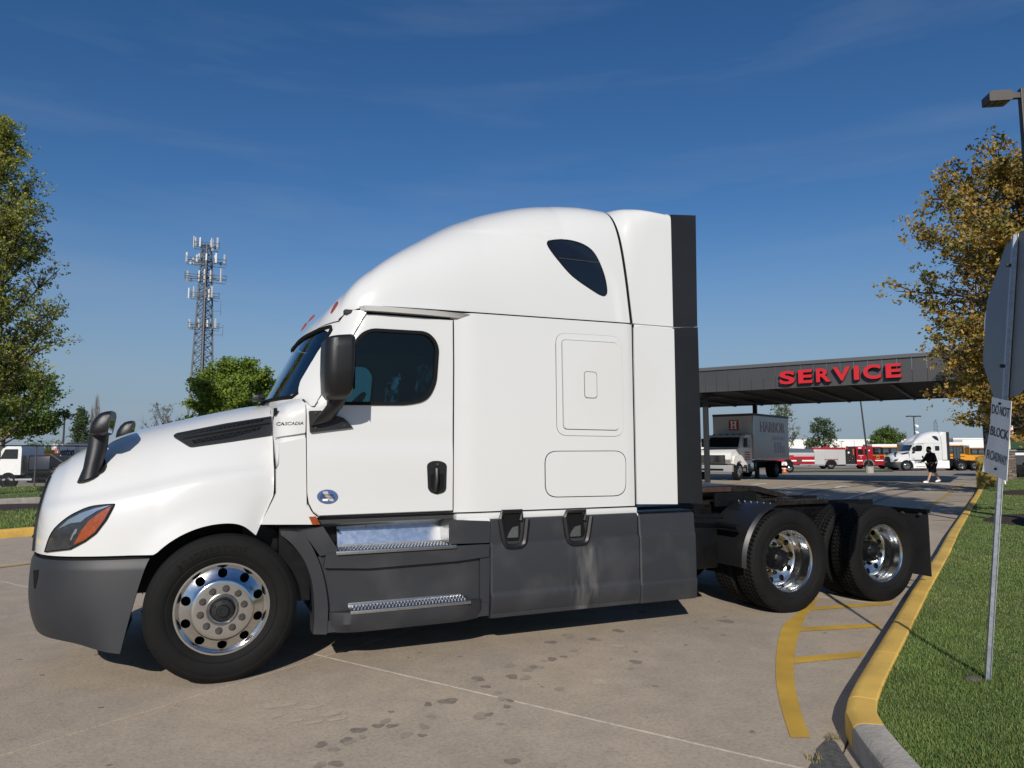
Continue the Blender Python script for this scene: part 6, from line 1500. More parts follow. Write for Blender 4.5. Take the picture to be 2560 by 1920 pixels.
# ================================================================ VEHICLES: front at x = 0, rearward +x, near side y = 0
def wheel(t, x, y, r, w=.28, m=None, rim=None, nm='wheel', deep=0):
    bm = BM(); lathe(bm, [(r * .58, .02), (r * .64, 0), (r * .85, -.004), (r * .96, .02), (r, .05), (r, w - .05), (r * .9, w), (r * .5, w)], 28, 'Y'); o = obj(nm, bm, RUBBER, t, 40); o.location = (x, y, r)
    bm = BM(); lathe(bm, [(r * .60, .015), (r * .57, .0), (r * .52, .02 + deep), (r * .36, .015 + deep), (r * .30, -.005 + deep), (r * .12, -.01 + deep), (r * .1, -.04 + deep * .5), (0, -.04 + deep * .5)], 28, 'Y'); obj('rim', bm, rim or ALU, o, 40)
    bm = BM()
    for k in range(8): a = k * PI / 4; cyl(bm, (r * .44 * math.cos(a), .01 + deep, r * .44 * math.sin(a)), (r * .44 * math.cos(a), .024 + deep, r * .44 * math.sin(a)), r * .06, 8)
    obj('hand_hole', bm, SEAL, o)['kind'] = 'stuff'; return o
def pbox(t, name, x0, x1, y0, y1, z0, z1, m, bev=0, parent=None): bm = BM(); b2(bm, x0, x1, y0, y1, z0, z1, bev=bev); return obj(name, bm, m, parent or t, 40 if bev else False)
def pprism(t, name, poly, y0, y1, m, bev=0, parent=None, r=0):
    bm = BM(); prism(bm, rpoly(poly, r) if r else poly, y0, y1)
    if bev: bevel_all(bm, bev, 2, 40)
    return obj(name, bm, m, parent or t, 40)
DGL = mat('dark cab glass', (.012, .014, .016), .08, coat=.4); BODYSH = mat('polished van side', (.22, .22, .225), .16, .75, var=.15, vs=1.2, rvar=.1)
# ---- moving van (box truck)
def cab_m2(t, white=WHITE2, W=2.3):
    pprism(t, 'hood', [(.12, .95), (.02, 1.25), (.08, 1.5), (.35, 1.66), (1.3, 1.82), (1.3, .95)], .12, W - .12, white, .07)
    for y in (0.02, W - .47): pprism(t, 'fender', [(.25, .92), (.18, 1.15), (.35, 1.35), (.8, 1.42), (1.25, 1.40), (1.55, 1.25), (1.6, .9), (1.52, .78)] + [(.95 + .58 * math.cos(a), .5 + .58 * math.sin(a)) for a in [lerp(.45, PI - .62, k/10) for k in range(11)]], y, y + .45, white, .03)
    pprism(t, 'cab', [(1.3, .85), (1.3, 1.80), (1.72, 2.42), (1.95, 2.55), (2.75, 2.55), (2.8, 2.4), (2.8, .85)], .04, W - .04, white, .06)
    # windshield, side glass
    bm = BM(); q = [(1.31, .22, 1.83), (1.31, W - .22, 1.83), (1.70, W - .26, 2.40), (1.70, .26, 2.40)]; bm.faces.new([bm.verts.new((x - .03, y, z + .02)) for x, y, z in q]); obj('windshield', bm, DGL, t)
    for y in (.035, W - .035): pprism(t, 'side_window', [(1.58, 1.80), (1.85, 2.38), (2.6, 2.38), (2.6, 1.80)], y - .012, y + .012, DGL, 0, None, .05)
    g = pbox(t, 'grille', -.01, .06, .45, W - .45, .98, 1.40, SEAL, .02)
    for k in range(6): pbox(t, 'grille_slat', -.03, .0, .48, W - .48, 1.03 + k * .06, 1.045 + k * .06, CHROME, 0, g)
    for y in (.12, W - .52): hl_ = pprism(t, 'headlight', [(.02, 1.02), (.0, 1.15), (.16, 1.28), (.34, 1.25), (.34, 1.04)], y, y + .4, CHROME, .03)
    bmp = pbox(t, 'bumper', -.14, .12, .0, W, .48, .86, mat('silver painted bumper', (.42, .42, .42), .4, .4), .05)
    pbox(t, 'bumper_slot', -.15, -.12, .5, W - .55, .55, .66, SEAL, .0, bmp)
    for y in (-.12, W + .12):
        m_ = pbox(t, 'mirror', 1.45, 1.58, y - .1, y + .1, 1.85, 2.35, BLACKP, .03); pbox(t, 'mirror_arm', 1.5, 1.54, min(y, W/2 if y > W else .06) if y < 0 else W - .05, max(y, .06) if y < 0 else y, 1.9, 1.94, BLACKP, 0, m_)
    for k in range(5): pbox(t, 'roof_lamp', 1.9, 2.0, .35 + k * (W - .7) / 4 - .05, .35 + k * (W - .7) / 4 + .05, 2.55, 2.60, SEAL)
def bt_pos(px, py, az, x, y):
    """origin so that local point (x, y) stands at the pixel's ground point"""
    p = PG(px, py); a = math.radians(az); ex = Vector((math.sin(a), math.cos(a), 0)); ey = Vector((-ex.y, ex.x, 0)); o = p - ex * x - ey * y; return (o.x, o.y, -.0), math.atan2(ex.y, ex.x)
lo_, rz = bt_pos(1847, 1201, 64, .95, .1)
t = thing('moving_van', 'white cab moving van with a silver box and a red H panel under the canopy', 'box truck', lo_, rz)
cab_m2(t)
BX0, BX1, BW0, BW1, BZ0, BZ1 = 2.92, 8.6, -.06, 2.40, 1.16, 3.78
bx = pbox(t, 'cargo_box', BX0, BX1, BW0, BW1, BZ0, BZ1, BODYSH)
pbox(t, 'box_front', BX0 - .03, BX0, BW0 + .02, BW1 - .02, BZ0 + .05, BZ1 - .12, mat('canopy shaded van front', (.42, .42, .42), .5), 0, bx)  # white panel; the canopy's shade is put into its grey colour
for y in (BW0 - .01, BW1 - .04): pbox(t, 'corner_post', BX0 - .05, BX0 + .08, y, y + .05, BZ0, BZ1, mat('box corner aluminium', (.5, .5, .5), .35, .8), .01, bx)
pbox(t, 'top_rail', BX0 - .06, BX1 + .02, BW0 - .03, BW1 + .03, BZ1 - .10, BZ1 + .03, mat('dark roof rail', (.05, .05, .05), .5), 0, bx)
pbox(t, 'bottom_rail', BX0, BX1, BW0 - .02, BW0 + .02, BZ0 - .05, BZ0 + .07, mat('box corner aluminium', (.5, .5, .5), .35, .8), 0, bx)
RED = mat('red panel', (.36, .012, .022), .5)
pn_ = pbox(t, 'logo_panel', BX0 - .045, BX0 - .032, .82, 1.42, 2.84, 3.44, RED, 0, bx)
def loc_text(t, name, s, size, o, x, y, z, m, parent=None, **k):
    me = text_mesh(s, size, .004, **k); me.transform(basis(o, x, y, z)); return obj(name, me, m, parent or t)
# white serif style H: stems, bar, feet
for y in (.96, 1.18):
    pbox(t, 'logo_letter', BX0 - .055, BX0 - .046, y, y + .10, 2.93, 3.37, MW, 0, pn_)
    for z in (2.92, 3.33): pbox(t, 'logo_letter', BX0 - .056, BX0 - .047, y - .04, y + .14, z, z + .05, MW, 0, pn_)
pbox(t, 'logo_letter', BX0 - .0565, BX0 - .0475, 1.06, 1.18, 3.12, 3.18, MW, 0, pn_)
GRY = mat('grey print', (.33, .33, .35), .5)
for k in range(7): a = k * 2 * PI / 7; pbox(t, 'emblem', BX0 - .04, BX0 - .031, .44 + .14 * math.cos(a) - .03, .44 + .14 * math.cos(a) + .03, 3.24 + .14 * math.sin(a) - .03, 3.24 + .14 * math.sin(a) + .03, GRY, 0, bx)
pbox(t, 'emblem', BX0 - .04, BX0 - .031, .26, .62, 2.92, 2.97, GRY, 0, bx)
MAR = mat('faded maroon lettering', (.22, .14, .16), .3, .5)
loc_text(t, 'van_words', 'HARBOR', .86, (5.9, BW0 - .008, 3.02), (1, 0, 0), (0, 0, 1), (0, -1, 0), MAR, bx, bold=.02, sx=1.18)
BLG = mat('faded blue grey lettering', (.24, .25, .31), .3, .5)
loc_text(t, 'van_words', 'FREIGHT', .42, (6.6, BW0 - .008, 2.42), (1, 0, 0), (0, 0, 1), (0, -1, 0), BLG, bx, bold=.012) if False else None
for k, (xa, xb, z0_, z1_) in enumerate([(5.9, 7.9, 2.28, 2.52), (6.1, 6.5, 1.5, 2.15), (6.65, 7.0, 1.5, 2.15), (7.1, 7.25, 1.5, 2.2), (7.4, 7.9, 1.5, 1.95)]): pbox(t, 'van_stripe', xa, xb, BW0 - .009, BW0 - .004, z0_, z1_, BLG, 0, bx)
pbox(t, 'chassis', .3, 8.4, .65, 1.65, .6, 1.05, FRAMEB); pbox(t, 'fuel_tank', 2.1, 3.0, .02, .5, .42, .98, ALU, .08); pbox(t, 'battery_box', 3.1, 3.5, .05, .5, .45, .95, FRAMEB, .04); pbox(t, 'rear_step', 8.35, 8.6, .05, 2.3, .55, .7, FRAMEB); pbox(t, 'mud_flap', 7.35, 7.38, .0, .55, .2, 1.0, FRAMEB)
pbox(t, 'licence_plate', -.16, -.145, 1.28, 1.6, .68, .84, mat('yellow plate', (.55, .42, .10), .5)); [pbox(t, 'plate_print', -.166, -.161, 1.32 + k * .05, 1.35 + k * .05, .73, .79, MK) for k in range(5)]
wheel(t, .95, .02, .5); wheel(t, .95, 2.3 - .02, .5).rotation_euler = (0, 0, PI)
wheel(t, 6.6, .02, .5, .55, deep=.12, rim=mat('dull wheel', (.25, .25, .25), .5, .3)); o = wheel(t, 6.6, 2.28, .5, .55); o.rotation_euler = (0, 0, PI)
for k, z in enumerate((1.55, 1.42, 1.28, 1.15)): pbox(t, 'door_lettering', 1.75, 2.45, .030, .036, z - .035, z + .035, mat('red door print', (.4, .05, .05), .5))
# ---- traffic cone
c = PG(1961, 1181); bm = BM(); lathe(bm, [(.17, .03), (.16, .05), (.03, .7), (0, .7)], 16, 'Z'); ORG = mat('orange cone', (.75, .16, .04), .5)
cn_ = thing('traffic_cone', 'orange traffic cone standing behind the moving van', 'cone', c); obj('cone_body', bm, ORG, cn_, 40); bm = BM(); b2(bm, -.2, .2, -.2, .2, 0, .035, bev=.01); obj('cone_base', bm, ORG, cn_); bm = BM(); lathe(bm, [(.125, .28), (.086, .46)], 16, 'Z'); obj('white_band', bm, MW, cn_)
# ---- side-on vehicles in the far row (x along the picture, seen from y = 0)
def row_thing(name, label, cat, px0, depth, group=None):
    p = gp(px0, 1130, depth); return thing(name, label, cat, p, -YAW, group)
FR = mat('fire engine red', (.30, .008, .016), .3, coat=.5); SIL = mat('roll up shutter silver', (.50, .50, .49), .4, .4)
t = row_thing('fire_engine', 'red fire engine with silver roller shutters and a red cab', 'fire engine', 2034, 88)
pbox(t, 'pump_body', 0, 3.95, 0, 2.4, .55, 2.62, SIL, .03); pbox(t, 'hose_bed', -.1, 4.0, -.02, 2.42, 2.42, 2.68, FR, .03)
for x0, x1, z0, z1 in ((.08, 1.25, .62, 2.36), (1.32, 2.95, 1.28, 2.36), (3.05, 3.88, .62, 2.36)):
    s_ = pbox(t, 'roller_shutter', x0, x1, -.03, .0, z0, z1, SIL)
    for k in range(6): pbox(t, 'shutter_slat', x0 + .03, x1 - .03, -.036, -.03, z0 + (z1 - z0) * (k + .1) / 6, z0 + (z1 - z0) * (k + .85) / 6, SIL, 0, s_)
pbox(t, 'red_stripe', 1.3, 2.98, -.035, -.0, 1.14, 1.22, FR); pbox(t, 'rear_panel', -.05, .05, 0, 2.4, .5, 2.4, FR)
pp = pbox(t, 'pump_panel', 4.0, 5.15, .02, 2.38, .6, 2.45, BLACKP)
for x, z in ((4.3, 1.3), (4.6, 1.5), (4.9, 1.3), (4.45, 1.0), (4.8, .95), (4.3, 1.75)): bm = BM(); cyl(bm, (x, .02, z), (x, -.05, z), .09, 12); obj('gauge', bm, CHROME, pp)
pbox(t, 'control_light', 4.25, 4.45, -.0, .03, 1.95, 2.15, MW, 0, pp); bm = BM(); cyl(bm, (4.95, .2, 1.75), (4.95, .2, 2.5), .2, 12); obj('hose_reel', bm, mat('red hose', (.4, .06, .04), .6), pp)
bm = BM(); cyl(bm, (4.55, .8, 2.45), (4.55, .8, 2.85), .14, 10); obj('deck_gun', bm, FR, t)
cabp = [(5.3, .5), (5.3, 2.82), (7.95, 2.82), (8.55, 2.7), (8.72, 1.6), (8.72, .5)] 
pprism(t, 'cab', cabp, 0, 2.4, FR, .05)
for x0, x1, z0, z1 in ((5.5, 6.15, 1.82, 2.42), (6.35, 6.75, 1.78, 2.45), (7.35, 8.05, 1.75, 2.45)): pbox(t, 'cab_window', x0, x1, -.02, .02, z0, z1, DGL, 0)
pprism(t, 'windshield', [(8.5, 1.75), (8.62, 1.75), (8.52, 2.5), (8.42, 2.5)], .1, 2.3, mat('glass with painted reflection', (.35, .42, .42), .1), 0)  # bright reflection painted in as the pane's pale base colour
for x0, x1 in ((5.35, 6.05), (7.6, 8.6)): pbox(t, 'white_stripe', x0, x1, -.015, .02, .98, 1.12, MW)
for x, z, w in ((5.75, 2.62, .4), (6.55, 2.62, .2), (6.9, 2.3, .16)): pbox(t, 'side_badge', x - w/2, x + w/2, -.02, .01, z - .07, z + .07, MW)
me = text_mesh('6', .36, .004, .01); me.transform(basis((5.86, -.012, 1.42), (1, 0, 0), (0, 0, 1), (0, -1, 0))); obj('engine_number', me, MW, t); pbox(t, 'station_lettering', 5.55, 6.15, -.016, .0, 1.66, 1.70, MW)
bm = BM(); cyl(bm, (7.95, .0, 1.45), (7.95, -.015, 1.45), .24, 8); obj('crest', bm, mat('gold crest', (.35, .22, .05), .5), t); bm = BM(); cyl(bm, (7.95, -.01, 1.45), (7.95, -.02, 1.45), .14, 8); obj('crest', bm, REDL, t)
pbox(t, 'running_board', 3.9, 5.25, -.1, .4, .45, .62, GALV); pbox(t, 'rear_step', -.4, 1.3, -.05, 2.4, .45, .58, GALV); pbox(t, 'front_bumper', 8.5, 9.2, .05, 2.35, .45, .72, CHROME, .03); pbox(t, 'chassis', 0, 8.5, .5, 1.9, .4, .7, FRAMEB)
for x in (2.1, 6.75): wheel(t, x, -.02, .52); wheel(t, x, 2.1, .52)
for x in (2.1, 6.75):
    bm = BM(); grid(bm, [[(x + r_ * math.cos(a), y, .52 + r_ * math.sin(a)) for r_, y in ((.6, -.03), (.72, -.035))] for a in [PI * k/14 for k in range(15)]]); obj('arch_trim', bm, CHROME, t); bm = BM(); prism(bm, [(x + .6 * math.cos(a), .52 + .6 * math.sin(a)) for a in [PI * k/14 for k in range(15)]] , -.032, .0); obj('wheel_arch', bm, SEAL, t)
pbox(t, 'beacon_bar', 7.3, 7.7, .5, 1.9, 2.82, 2.98, REDL, .03); bm = BM(); cyl(bm, (2.0, 1.0, 2.68), (2.0, 1.0, 2.86), .3, 12); obj('roof_hatch', bm, FR, t)
t = row_thing('fire_truck', 'red fire truck with a grey tarpaulin over its hose bed behind the moving van', 'fire truck', 1958, 88)
pbox(t, 'body', -2.5, 4.0, 0, 2.4, .6, 1.75, FR, .04); pbox(t, 'side_band', -2.5, 4.0, -.01, 0, 1.75, 2.05, SIL); pprism(t, 'tarpaulin', [(-2.5, 1.95), (-2.4, 2.5), (.5, 2.62), (3.6, 2.5), (4.0, 1.95)], 0, 2.4, mat('grey blue tarpaulin', (.05, .075, .11), .6), .05)
pbox(t, 'white_stripe', 2.3, 3.98, -.012, .0, .98, 1.14, MW); pbox(t, 'white_stripe', .95, 1.6, -.012, .0, .98, 1.14, MW); pbox(t, 'valve_panel', 1.75, 2.2, -.02, 0, .8, 1.3, STEEL); pbox(t, 'lettering', 1.3, 3.8, -.012, 0, 1.62, 1.68, MW); wheel(t, .55, -.02, .55, rim=FRAMEB); wheel(t, .55, 2.0, .55, rim=FRAMEB); pbox(t, 'rear_step', 2.0, 4.2, 0, 2.4, .5, .62, GALV)
bm = BM(); prism(bm, [(.55 + .68 * math.cos(a), .55 + .68 * math.sin(a)) for a in [PI * k/14 for k in range(15)]], -.015, .0); obj('wheel_arch', bm, SEAL, t)
t = row_thing('service_truck', 'white low service truck with chrome rear wheels behind the orange cone', 'truck', 1944, 62)
pprism(t, 'body', [(0, .35), (0, .6), (.5, .95), (.75, .95), (.9, .35)], 0, 1.9, WHITE2, .04); pbox(t, 'bed', .85, 1.3, 0, 1.9, .5, .75, FRAMEB, .02); pbox(t, 'step', .55, .9, -.05, .3, .3, .5, CHROME, .02)
for x in (1.0,): wheel(t, x, .0, .4, .24); wheel(t, x, 1.7, .4, .24)
# ---- school buses
BUSY = mat('school bus yellow', (.60, .26, .012), .4, coat=.3); BUSW = mat('bus roof white', (.72, .71, .68), .5)
def bus(label, px0, depth, L, flip=False, num='412'):
    t = row_thing('school_bus', label, 'bus', px0, depth, 'school buses parked in the far row')
    pprism(t, 'body', [(0, .75), (0, 2.9), (.15, 3.0), (L - .1, 3.0), (L, 2.8), (L, .75)], 0, 2.4, BUSY, .05)
    pbox(t, 'roof', -.02, L + .02, -.02, 2.42, 2.72, 3.08, BUSW, .1); pbox(t, 'window_band', .05, L - .05, -.012, .0, 1.78, 2.66, DGL)
    n = int(L / .95)
    for k in range(n): x = .2 + k * (L - .3) / n; w_ = pbox(t, 'window', x + .12, x + .8, -.02, -.012, 1.9, 2.55, mat('bus window glass', (.05, .065, .075), .1), 0); pbox(t, 'sash', x + .14, x + .78, -.024, -.02, 2.2, 2.23, GALV, 0, w_)
    for z in (1.7, 1.45, .95): pbox(t, 'rub_rail', .0, L, -.025, 0, z, z + .06, SEAL if z != 1.7 else BUSY)
    xn = L - .9 if not flip else .9; me = text_mesh(num, .28, .004, .012); me.transform(basis((xn if L < 9 else 3.1, -.03, 1.62), (1, 0, 0), (0, 0, 1), (0, -1, 0))); obj('bus_number', me, MK, t)
    pbox(t, 'chassis', .2, L - .1, .5, 1.9, .45, .75, FRAMEB); pbox(t, 'rear_bumper', -.12, .02, .0, 2.4, .55, .78, BLACKP)
    return t
t = bus('yellow school bus with a white roof parked between fire engine and white tractor', 2181, 88, 10.4)
wheel(t, 2.3, .0, .5, rim=FRAMEB); wheel(t, 2.3, 2.1, .5, rim=FRAMEB); wheel(t, 9.2, 0, .5, rim=FRAMEB)
t = bus('yellow school bus whose nose and folding door show behind the white tractor', 2272, 79, 6.2, num='')
pprism(t, 'nose', [(6.15, .6), (6.15, 1.75), (7.3, 1.55), (7.45, 1.3), (7.45, .6)], .15, 2.25, BUSY, .08); pprism(t, 'windshield_frame', [(6.1, 1.7), (6.2, 1.7), (5.95, 2.9), (5.7, 2.95)], 0, 2.4, BUSY, .02)
pbox(t, 'folding_door', 4.9, 5.7, -.03, -.0, .55, 2.65, SEAL); [pbox(t, 'door_pane', 4.97 + .37 * k, 5.28 + .37 * k, -.04, -.03, .9, 2.55, mat('bus window glass', (.05, .065, .075), .1)) for k in range(2)]
pbox(t, 'front_bumper', 7.4, 7.6, .1, 2.3, .45, .75, BLACKP, .03); wheel(t, 6.6, 0, .5, rim=FRAMEB); wheel(t, 1.6, 0, .5, rim=FRAMEB); bm = BM(); tube(bm, [(6.2, -.1, 2.7), (6.8, -.25, 2.3), (6.85, -.25, 2.0)], .03, 6); obj('mirror_arm', bm, BLACKP, t)
t = bus('yellow school bus mostly hidden behind the sign post and pillar', 2424, 95, 9.5, num='')
wheel(t, 2.3, .0, .5, rim=FRAMEB); wheel(t, 7.6, 0, .5, rim=FRAMEB)
# ---- the other white tractor: same make, white skirts
p = gp(2266, 1130, 72); far = copy_tree(T); far['label'] = 'white sleeper tractor with white skirts parked beyond the canopy behind the walking person'; 
far.rotation_euler = (0, 0, -YAW); far.scale = (1.06, 1, 1)
off = Vector((.173 - 3.0, 0 - YC, 0)); off.x *= 1.06; off.rotate(Matrix.Rotation(-YAW, 3, 'Z')); far.location = (p.x - off.x, p.y - off.y, p.z + .0)
for ch in list(far.children):
    nm = ch.name.split('.')[0]
    if nm in ('tank_skirt', 'rear_skirt', 'step_pod'):
        for o in [ch] + list(ch.children):
            if o.type == 'MESH' and o.material_slots and 'skirt' in o.material_slots[0].material.name: o.material_slots[0].link = 'OBJECT'; o.material_slots[0].material = WHITE2
    if nm in ('tyre_letter', 'air_hose', 'coiled_hose', 'frame_bolt'): bpy.data.objects.remove(ch); continue
    if nm == 'blanking_plate': pass
for o in [o for ch in far.children for o in ch.children if o.name.split('.')[0] in ('tyre_letter', 'vent_mesh', 'sticker_words', 'screw', 'badge')]: bpy.data.objects.remove(o)
bw = far.children[0]
bm = drape(cab_tree, rr(1420, 872, 1524, 878, 1526, 1010, 1422, 1008, 20), .03, .02, 20); bmesh.ops.translate(bm, verts=bm.verts[:], vec=-T.location); obj('bunk_window', bm, GLD, far)
# ---- left lot: roll-off truck, moving trailer, yellow bus, teal bin
p = gp(66, 1130, 42.5); t = thing('rolloff_truck', 'white cab truck with a black flat hoist body behind the chain link fence', 'truck', p, -YAW + .05)
g_ = bpy.data.objects.new('tmp', None); 
t2 = t; cab_m2(t)
for ch in t.children: ch.location.x -= 3.1
pbox(t, 'chassis', -2.6, 6.0, .5, 1.8, .55, .95, FRAMEB); pbox(t, 'headboard', -.2, .1, .1, 2.2, .95, 2.0, FRAMEB, .02); pbox(t, 'tool_box', .15, 1.35, .05, 2.2, 1.15, 1.95, mat('dark navy tank', (.02, .024, .04), .4), .06); pbox(t, 'deck', 0, 6.0, 0, 2.3, .92, 1.1, FRAMEB, .02); pbox(t, 'rust_beam', 1.5, 3.6, -.02, .1, .98, 1.12, RUST); pbox(t, 'side_step', -2.2, .4, .0, .4, .5, .62, GALV, .02)
bm = BM(); tube(bm, [(.3, .4, 1.3), (3.5, .4, 1.05)], .05, 6); tube(bm, [(1.2, .3, 2.1), (2.1, .3, 1.5), (4.2, .3, 1.35)], .04, 6); tube(bm, [(.9, .6, 1.2), (4.4, .6, 1.6)], .035, 6); obj('hoist_cable', bm, STEEL, t)
wheel(t, -2.1, .0, .5); wheel(t, -1.0, .0, .5, rim=FRAMEB); wheel(t, 3.2, .0, .5, rim=FRAMEB); wheel(t, 4.4, .0, .5, rim=FRAMEB)
p = gp(129, 1130, 58); t = thing('moving_trailer', 'white moving trailer lettered Wheaton World Wide beyond the fence', 'trailer', p, -YAW)
zt = PD(160, 1107, 58).z - p.z; TW = mat('trailer white', (.78, .78, .76), .5)
bxo = pbox(t, 'trailer_box', 0, 9.5, 0, 2.5, .95, zt, TW); pbox(t, 'roof_rail', -.02, 9.52, -.03, 2.53, zt - .1, zt + .02, GALV, 0, bxo); pbox(t, 'corner_post', -.03, .06, -.03, .06, .95, zt, GALV, 0, bxo)
pbox(t, 'side_door', 1.9, 2.25, -.015, 0, 1.2, zt - .2, mat('door grey', (.55, .55, .55), .5), 0, bxo); pbox(t, 'side_door', 2.3, 2.75, -.015, 0, 1.2, zt - .2, TW, 0, bxo); pbox(t, 'undercarriage', .5, 9, .4, 2.1, .5, .95, FRAMEB); wheel(t, 1.4, 0, .48, rim=FRAMEB); wheel(t, 7.5, 0, .48, rim=FRAMEB)
def ptext(s, pxa, pxb, ya, yb, m, **k):
    me = text_mesh(s, 1, .004, **k); A = PD(pxa, ya, 58); B = PD(pxb, yb, 58); xs = [v.co.x for v in me.vertices]; ys = [v.co.y for v in me.vertices]
    w = (A - B).dot(-R2); hh = A.z - B.z; Ms = Matrix.Diagonal((w / (max(xs) - min(xs)), hh / (max(ys) - min(ys)), 1, 1)) @ Matrix.Translation((-min(xs), -min(ys), 0))
    x0 = (A - p).dot(R2); me.transform(basis((x0, -.012, B.z - p.z), (1, 0, 0), (0, 0, 1), (0, -1, 0)) @ Ms); obj('trailer_words', me, m, bxo)
ptext('W', 133, 144, 1119, 1140, mat('trailer red', (.45, .02, .03), .5), bold=.06); ptext('heaton', 144, 186, 1119, 1140, mat('trailer navy', (.02, .03, .07), .5), bold=.05, shear=.15); ptext('WORLD WIDE', 133, 186, 1145, 1150, GRY, bold=.02)
t = row_thing('yellow_machine', 'orange yellow loader showing above the roll off truck bed', 'loader', 72, 55)
YMC = mat('machine yellow', (.62, .30, .015), .5); pbox(t, 'body', 0, 1.6, 0, 1.4, .8, 2.3, YMC, .08); pbox(t, 'cab', .3, 1.2, .1, 1.3, 2.3, 2.55, YMC, .05); pbox(t, 'tracks', -.1, 1.8, .0, 1.4, .0, .7, FRAMEB, .15); pprism(t, 'boom', [(-.3, 2.0), (-.1, 2.4), (.4, 2.3), (.2, 1.7)], .4, .8, YMC, .03)
t = row_thing('teal_bin', 'narrow teal metal bin beside the white moving trailer', 'bin', 119, 50)
TEAL = mat('teal paint', (.03, .20, .19), .5); pbox(t, 'bin_body', 0, .32, 0, .5, 0, 1.1, TEAL, .03); pbox(t, 'bin_post', .22, .32, .1, .2, 1.1, 1.75, TEAL); pbox(t, 'bin_lid', -.02, .34, -.03, .53, 1.1, 1.16, TEAL, .01)
# ---- dark utility vehicle by the office
t = row_thing('utility_cart', 'black open utility cart parked beside the dark office', 'cart', 2535, 40)
pprism(t, 'body', [(0, .35), (0, .75), (.3, .85), (1.1, .8), (1.2, .6), (2.0, .6), (2.2, .9), (2.9, .9), (2.9, .35)], 0, 1.4, mat('gloss black paint', (.008, .008, .009), .2, coat=.6), .04)
bm = BM(); [tube(bm, [(x, y, .8), (x + .2, y, 1.55), (2.1, y, 1.6), (2.3, y, .9)], .03, 6) for x in (.6,) for y in (.05, 1.35)]; obj('roll_cage', bm, FRAMEB, t); pbox(t, 'seat', 1.3, 1.9, .15, 1.25, .6, .95, SEATM, .06); pbox(t, 'whip_mount', .02, .14, .1, .22, .8, 1.2, FRAMEB, .03)
for x in (.45, 2.35): wheel(t, x, -.05, .33, .22, rim=FRAMEB); wheel(t, x, 1.25, .33, .22, rim=FRAMEB)
# ================================================================ PERSON
pp0 = PG(2331, 1207)
pe = thing('person', 'person in black hoodie and shorts walking across the lane in white trainers', 'person', (pp0.x, pp0.y, 0), -YAW)
SKIN = mat('skin', (.42, .24, .16), .6); CLB = mat('black cloth', (.007, .007, .008), .85); SHOE = mat('white trainer', (.72, .72, .72), .5); HIV = mat('lime band', (.55, .65, .05), .5); HAIR = mat('dark hair', (.012, .010, .009), .7)
def skin(name, verts, edges, radii, m, parent, sub=2, root=0):
    me = bpy.data.meshes.new(name); me.from_pydata(verts, edges, []); o = obj(name, me, m, parent)
    md = o.modifiers.new('k', 'SKIN'); me.skin_vertices[0].data.foreach_set('radius', [c for r in radii for c in (r if isinstance(r, tuple) else (r, r))]); me.skin_vertices[0].data[root].use_root = True
    s = o.modifiers.new('s', 'SUBSURF'); s.levels = s.render_levels = sub; bpy.context.view_layer.update(); apply_mods(o); o.data.materials.clear(); o.data.materials.append(m); o.data.polygons.foreach_set('use_smooth', [True] * len(o.data.polygons)); return o
# walking to the left (-x): one continuous body
Vb = [(0, 0, .92), (-.01, 0, 1.12), (-.03, 0, 1.34), (-.02, 0, 1.47), (-.06, 0, 1.56), (-.10, 0, 1.66), (-.10, 0, 1.76),
      (-.02, -.11, .88), (-.14, -.12, .52), (-.28, -.12, .12), (-.36, -.12, .05), (.02, .11, .88), (.22, .12, .54), (.42, .12, .15), (.36, .12, .06),
      (-.02, -.22, 1.42), (.06, -.27, 1.16), (-.10, -.26, .98), (-.02, .22, 1.42), (-.14, .27, 1.18), (-.36, .24, 1.06)]
Eb = [(0, 1), (1, 2), (2, 3), (3, 4), (4, 5), (5, 6), (0, 7), (7, 8), (8, 9), (9, 10), (0, 11), (11, 12), (12, 13), (13, 14), (2, 15), (15, 16), (16, 17), (2, 18), (18, 19), (19, 20)]
Rb = [.17, .19, .19, .13, .075, .105, .095, .11, .075, .05, .045, .11, .075, .05, .045, .09, .07, .045, .09, .07, .045]
skin('body', Vb, Eb, Rb, SKIN, pe)
skin('hoodie', [Vb[i] for i in (0, 1, 2, 3)] + [Vb[15], Vb[16], (-.08, -.262, 1.0)] + [Vb[18], Vb[19], (-.32, .245, 1.075)] + [(.03, 0, 1.53)], [(0, 1), (1, 2), (2, 3), (2, 4), (4, 5), (5, 6), (2, 7), (7, 8), (8, 9), (3, 10)], [(.215, .205), (.235, .225), (.225, .22), .15, .115, .10, .075, .115, .10, .075, .12], CLB, pe)
skin('shorts', [(0, 0, .98), Vb[7], (-.115, -.12, .60), (-.135, -.12, .50), Vb[11], (.18, .12, .62), (.235, .12, .50)], [(0, 1), (1, 2), (2, 3), (0, 4), (4, 5), (5, 6)], [.20, .155, .13, .125, .155, .13, .125], CLB, pe)
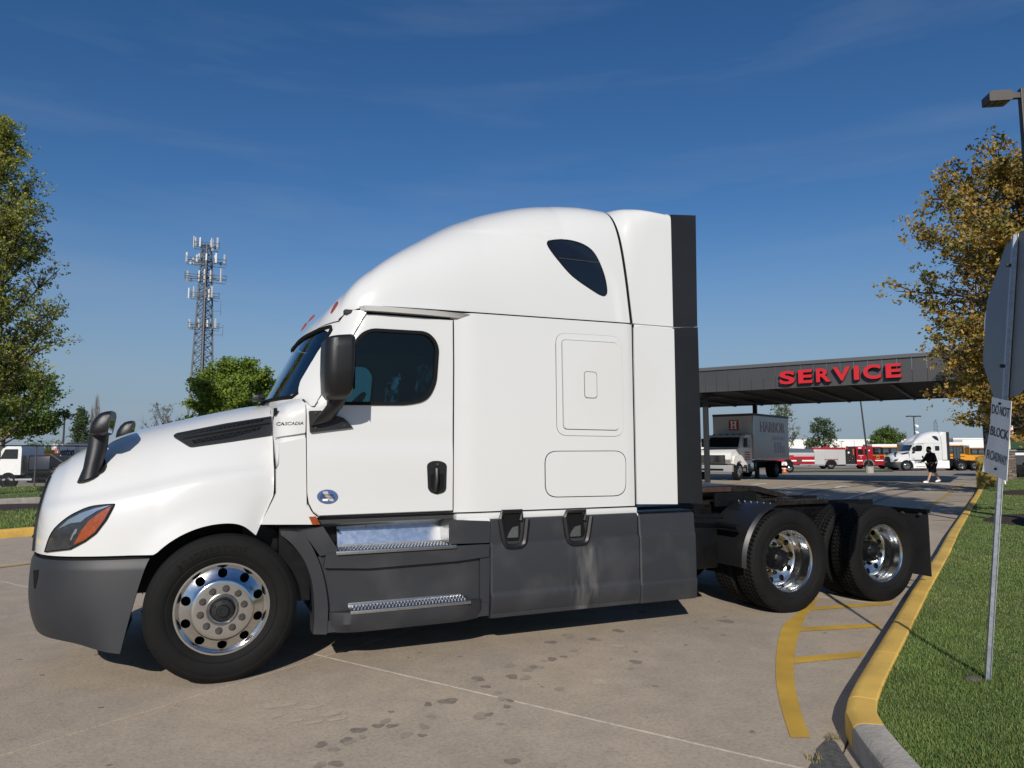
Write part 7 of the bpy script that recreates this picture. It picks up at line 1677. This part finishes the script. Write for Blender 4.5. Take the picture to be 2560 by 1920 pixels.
bm = BM(); lathe(bm, [(.245, .93), (.25, .96), (.245, .985)], 20, 'Z', (0, 0, 0)); bb = obj('lime_waistband', bm, HIV, pe, True); bb.scale = (1, .93, 1)
for (x, y, a) in ((-.40, -.12, 0), (.37, .12, -.5)):
    bm = BM(); bmesh.ops.create_uvsphere(bm, u_segments=14, v_segments=8, radius=1)
    for v in bm.verts: v.co = Vector((v.co.x * .15, v.co.y * .055, max(-.6, v.co.z) * .065 + .04))
    o = obj('shoe', bm, SHOE, pe, True); o.location = (x, y, .0 if a == 0 else .05); o.rotation_euler = (0, a * .6, 0)
bm = BM(); bmesh.ops.create_uvsphere(bm, u_segments=14, v_segments=10, radius=.118, matrix=Matrix.Translation((-.085, 0, 1.725)))
for v in bm.verts:
    if v.co.z < 1.69 and v.co.x < -.06: v.co.x += .03
obj('hair', bm, HAIR, pe, True)
bm = BM(); bmesh.ops.create_uvsphere(bm, u_segments=8, v_segments=6, radius=.035, matrix=Matrix.Translation((-.205, 0, 1.66))); bmesh.ops.create_uvsphere(bm, u_segments=10, v_segments=6, radius=.075, matrix=Matrix.Translation((-.14, 0, 1.59))); obj('beard', bm, HAIR, pe, True)
for (hx_, hy, hz, d) in ((-.12, -.26, .95, (-.5, 0, -1)), (-.39, .24, 1.045, (-1, 0, -.3))):
    vs = [(hx_, hy, hz)]; es = []; rs_ = [.04]; dv = Vector(d).normalized(); tip = Vector((hx_, hy, hz)) + dv * .07; vs.append(tuple(tip)); es.append((0, 1)); rs_.append(.035)
    for k in range(4): b0 = tip + Vector((0, -.027 + .018 * k, 0)); vs += [tuple(b0 + dv * .03), tuple(b0 + dv * (.065 - .008 * abs(k - 1)) + Vector((-.012, 0, -.01)))]; es += [(1, len(vs) - 2), (len(vs) - 2, len(vs) - 1)]; rs_ += [.010, .008]
    vs += [(hx_ - .02, hy - .04, hz - .02), (hx_ - .045, hy - .05, hz - .05)]; es += [(0, len(vs) - 2), (len(vs) - 2, len(vs) - 1)]; rs_ += [.012, .010]
    skin('hand', vs, es, rs_, SKIN, pe, 1)
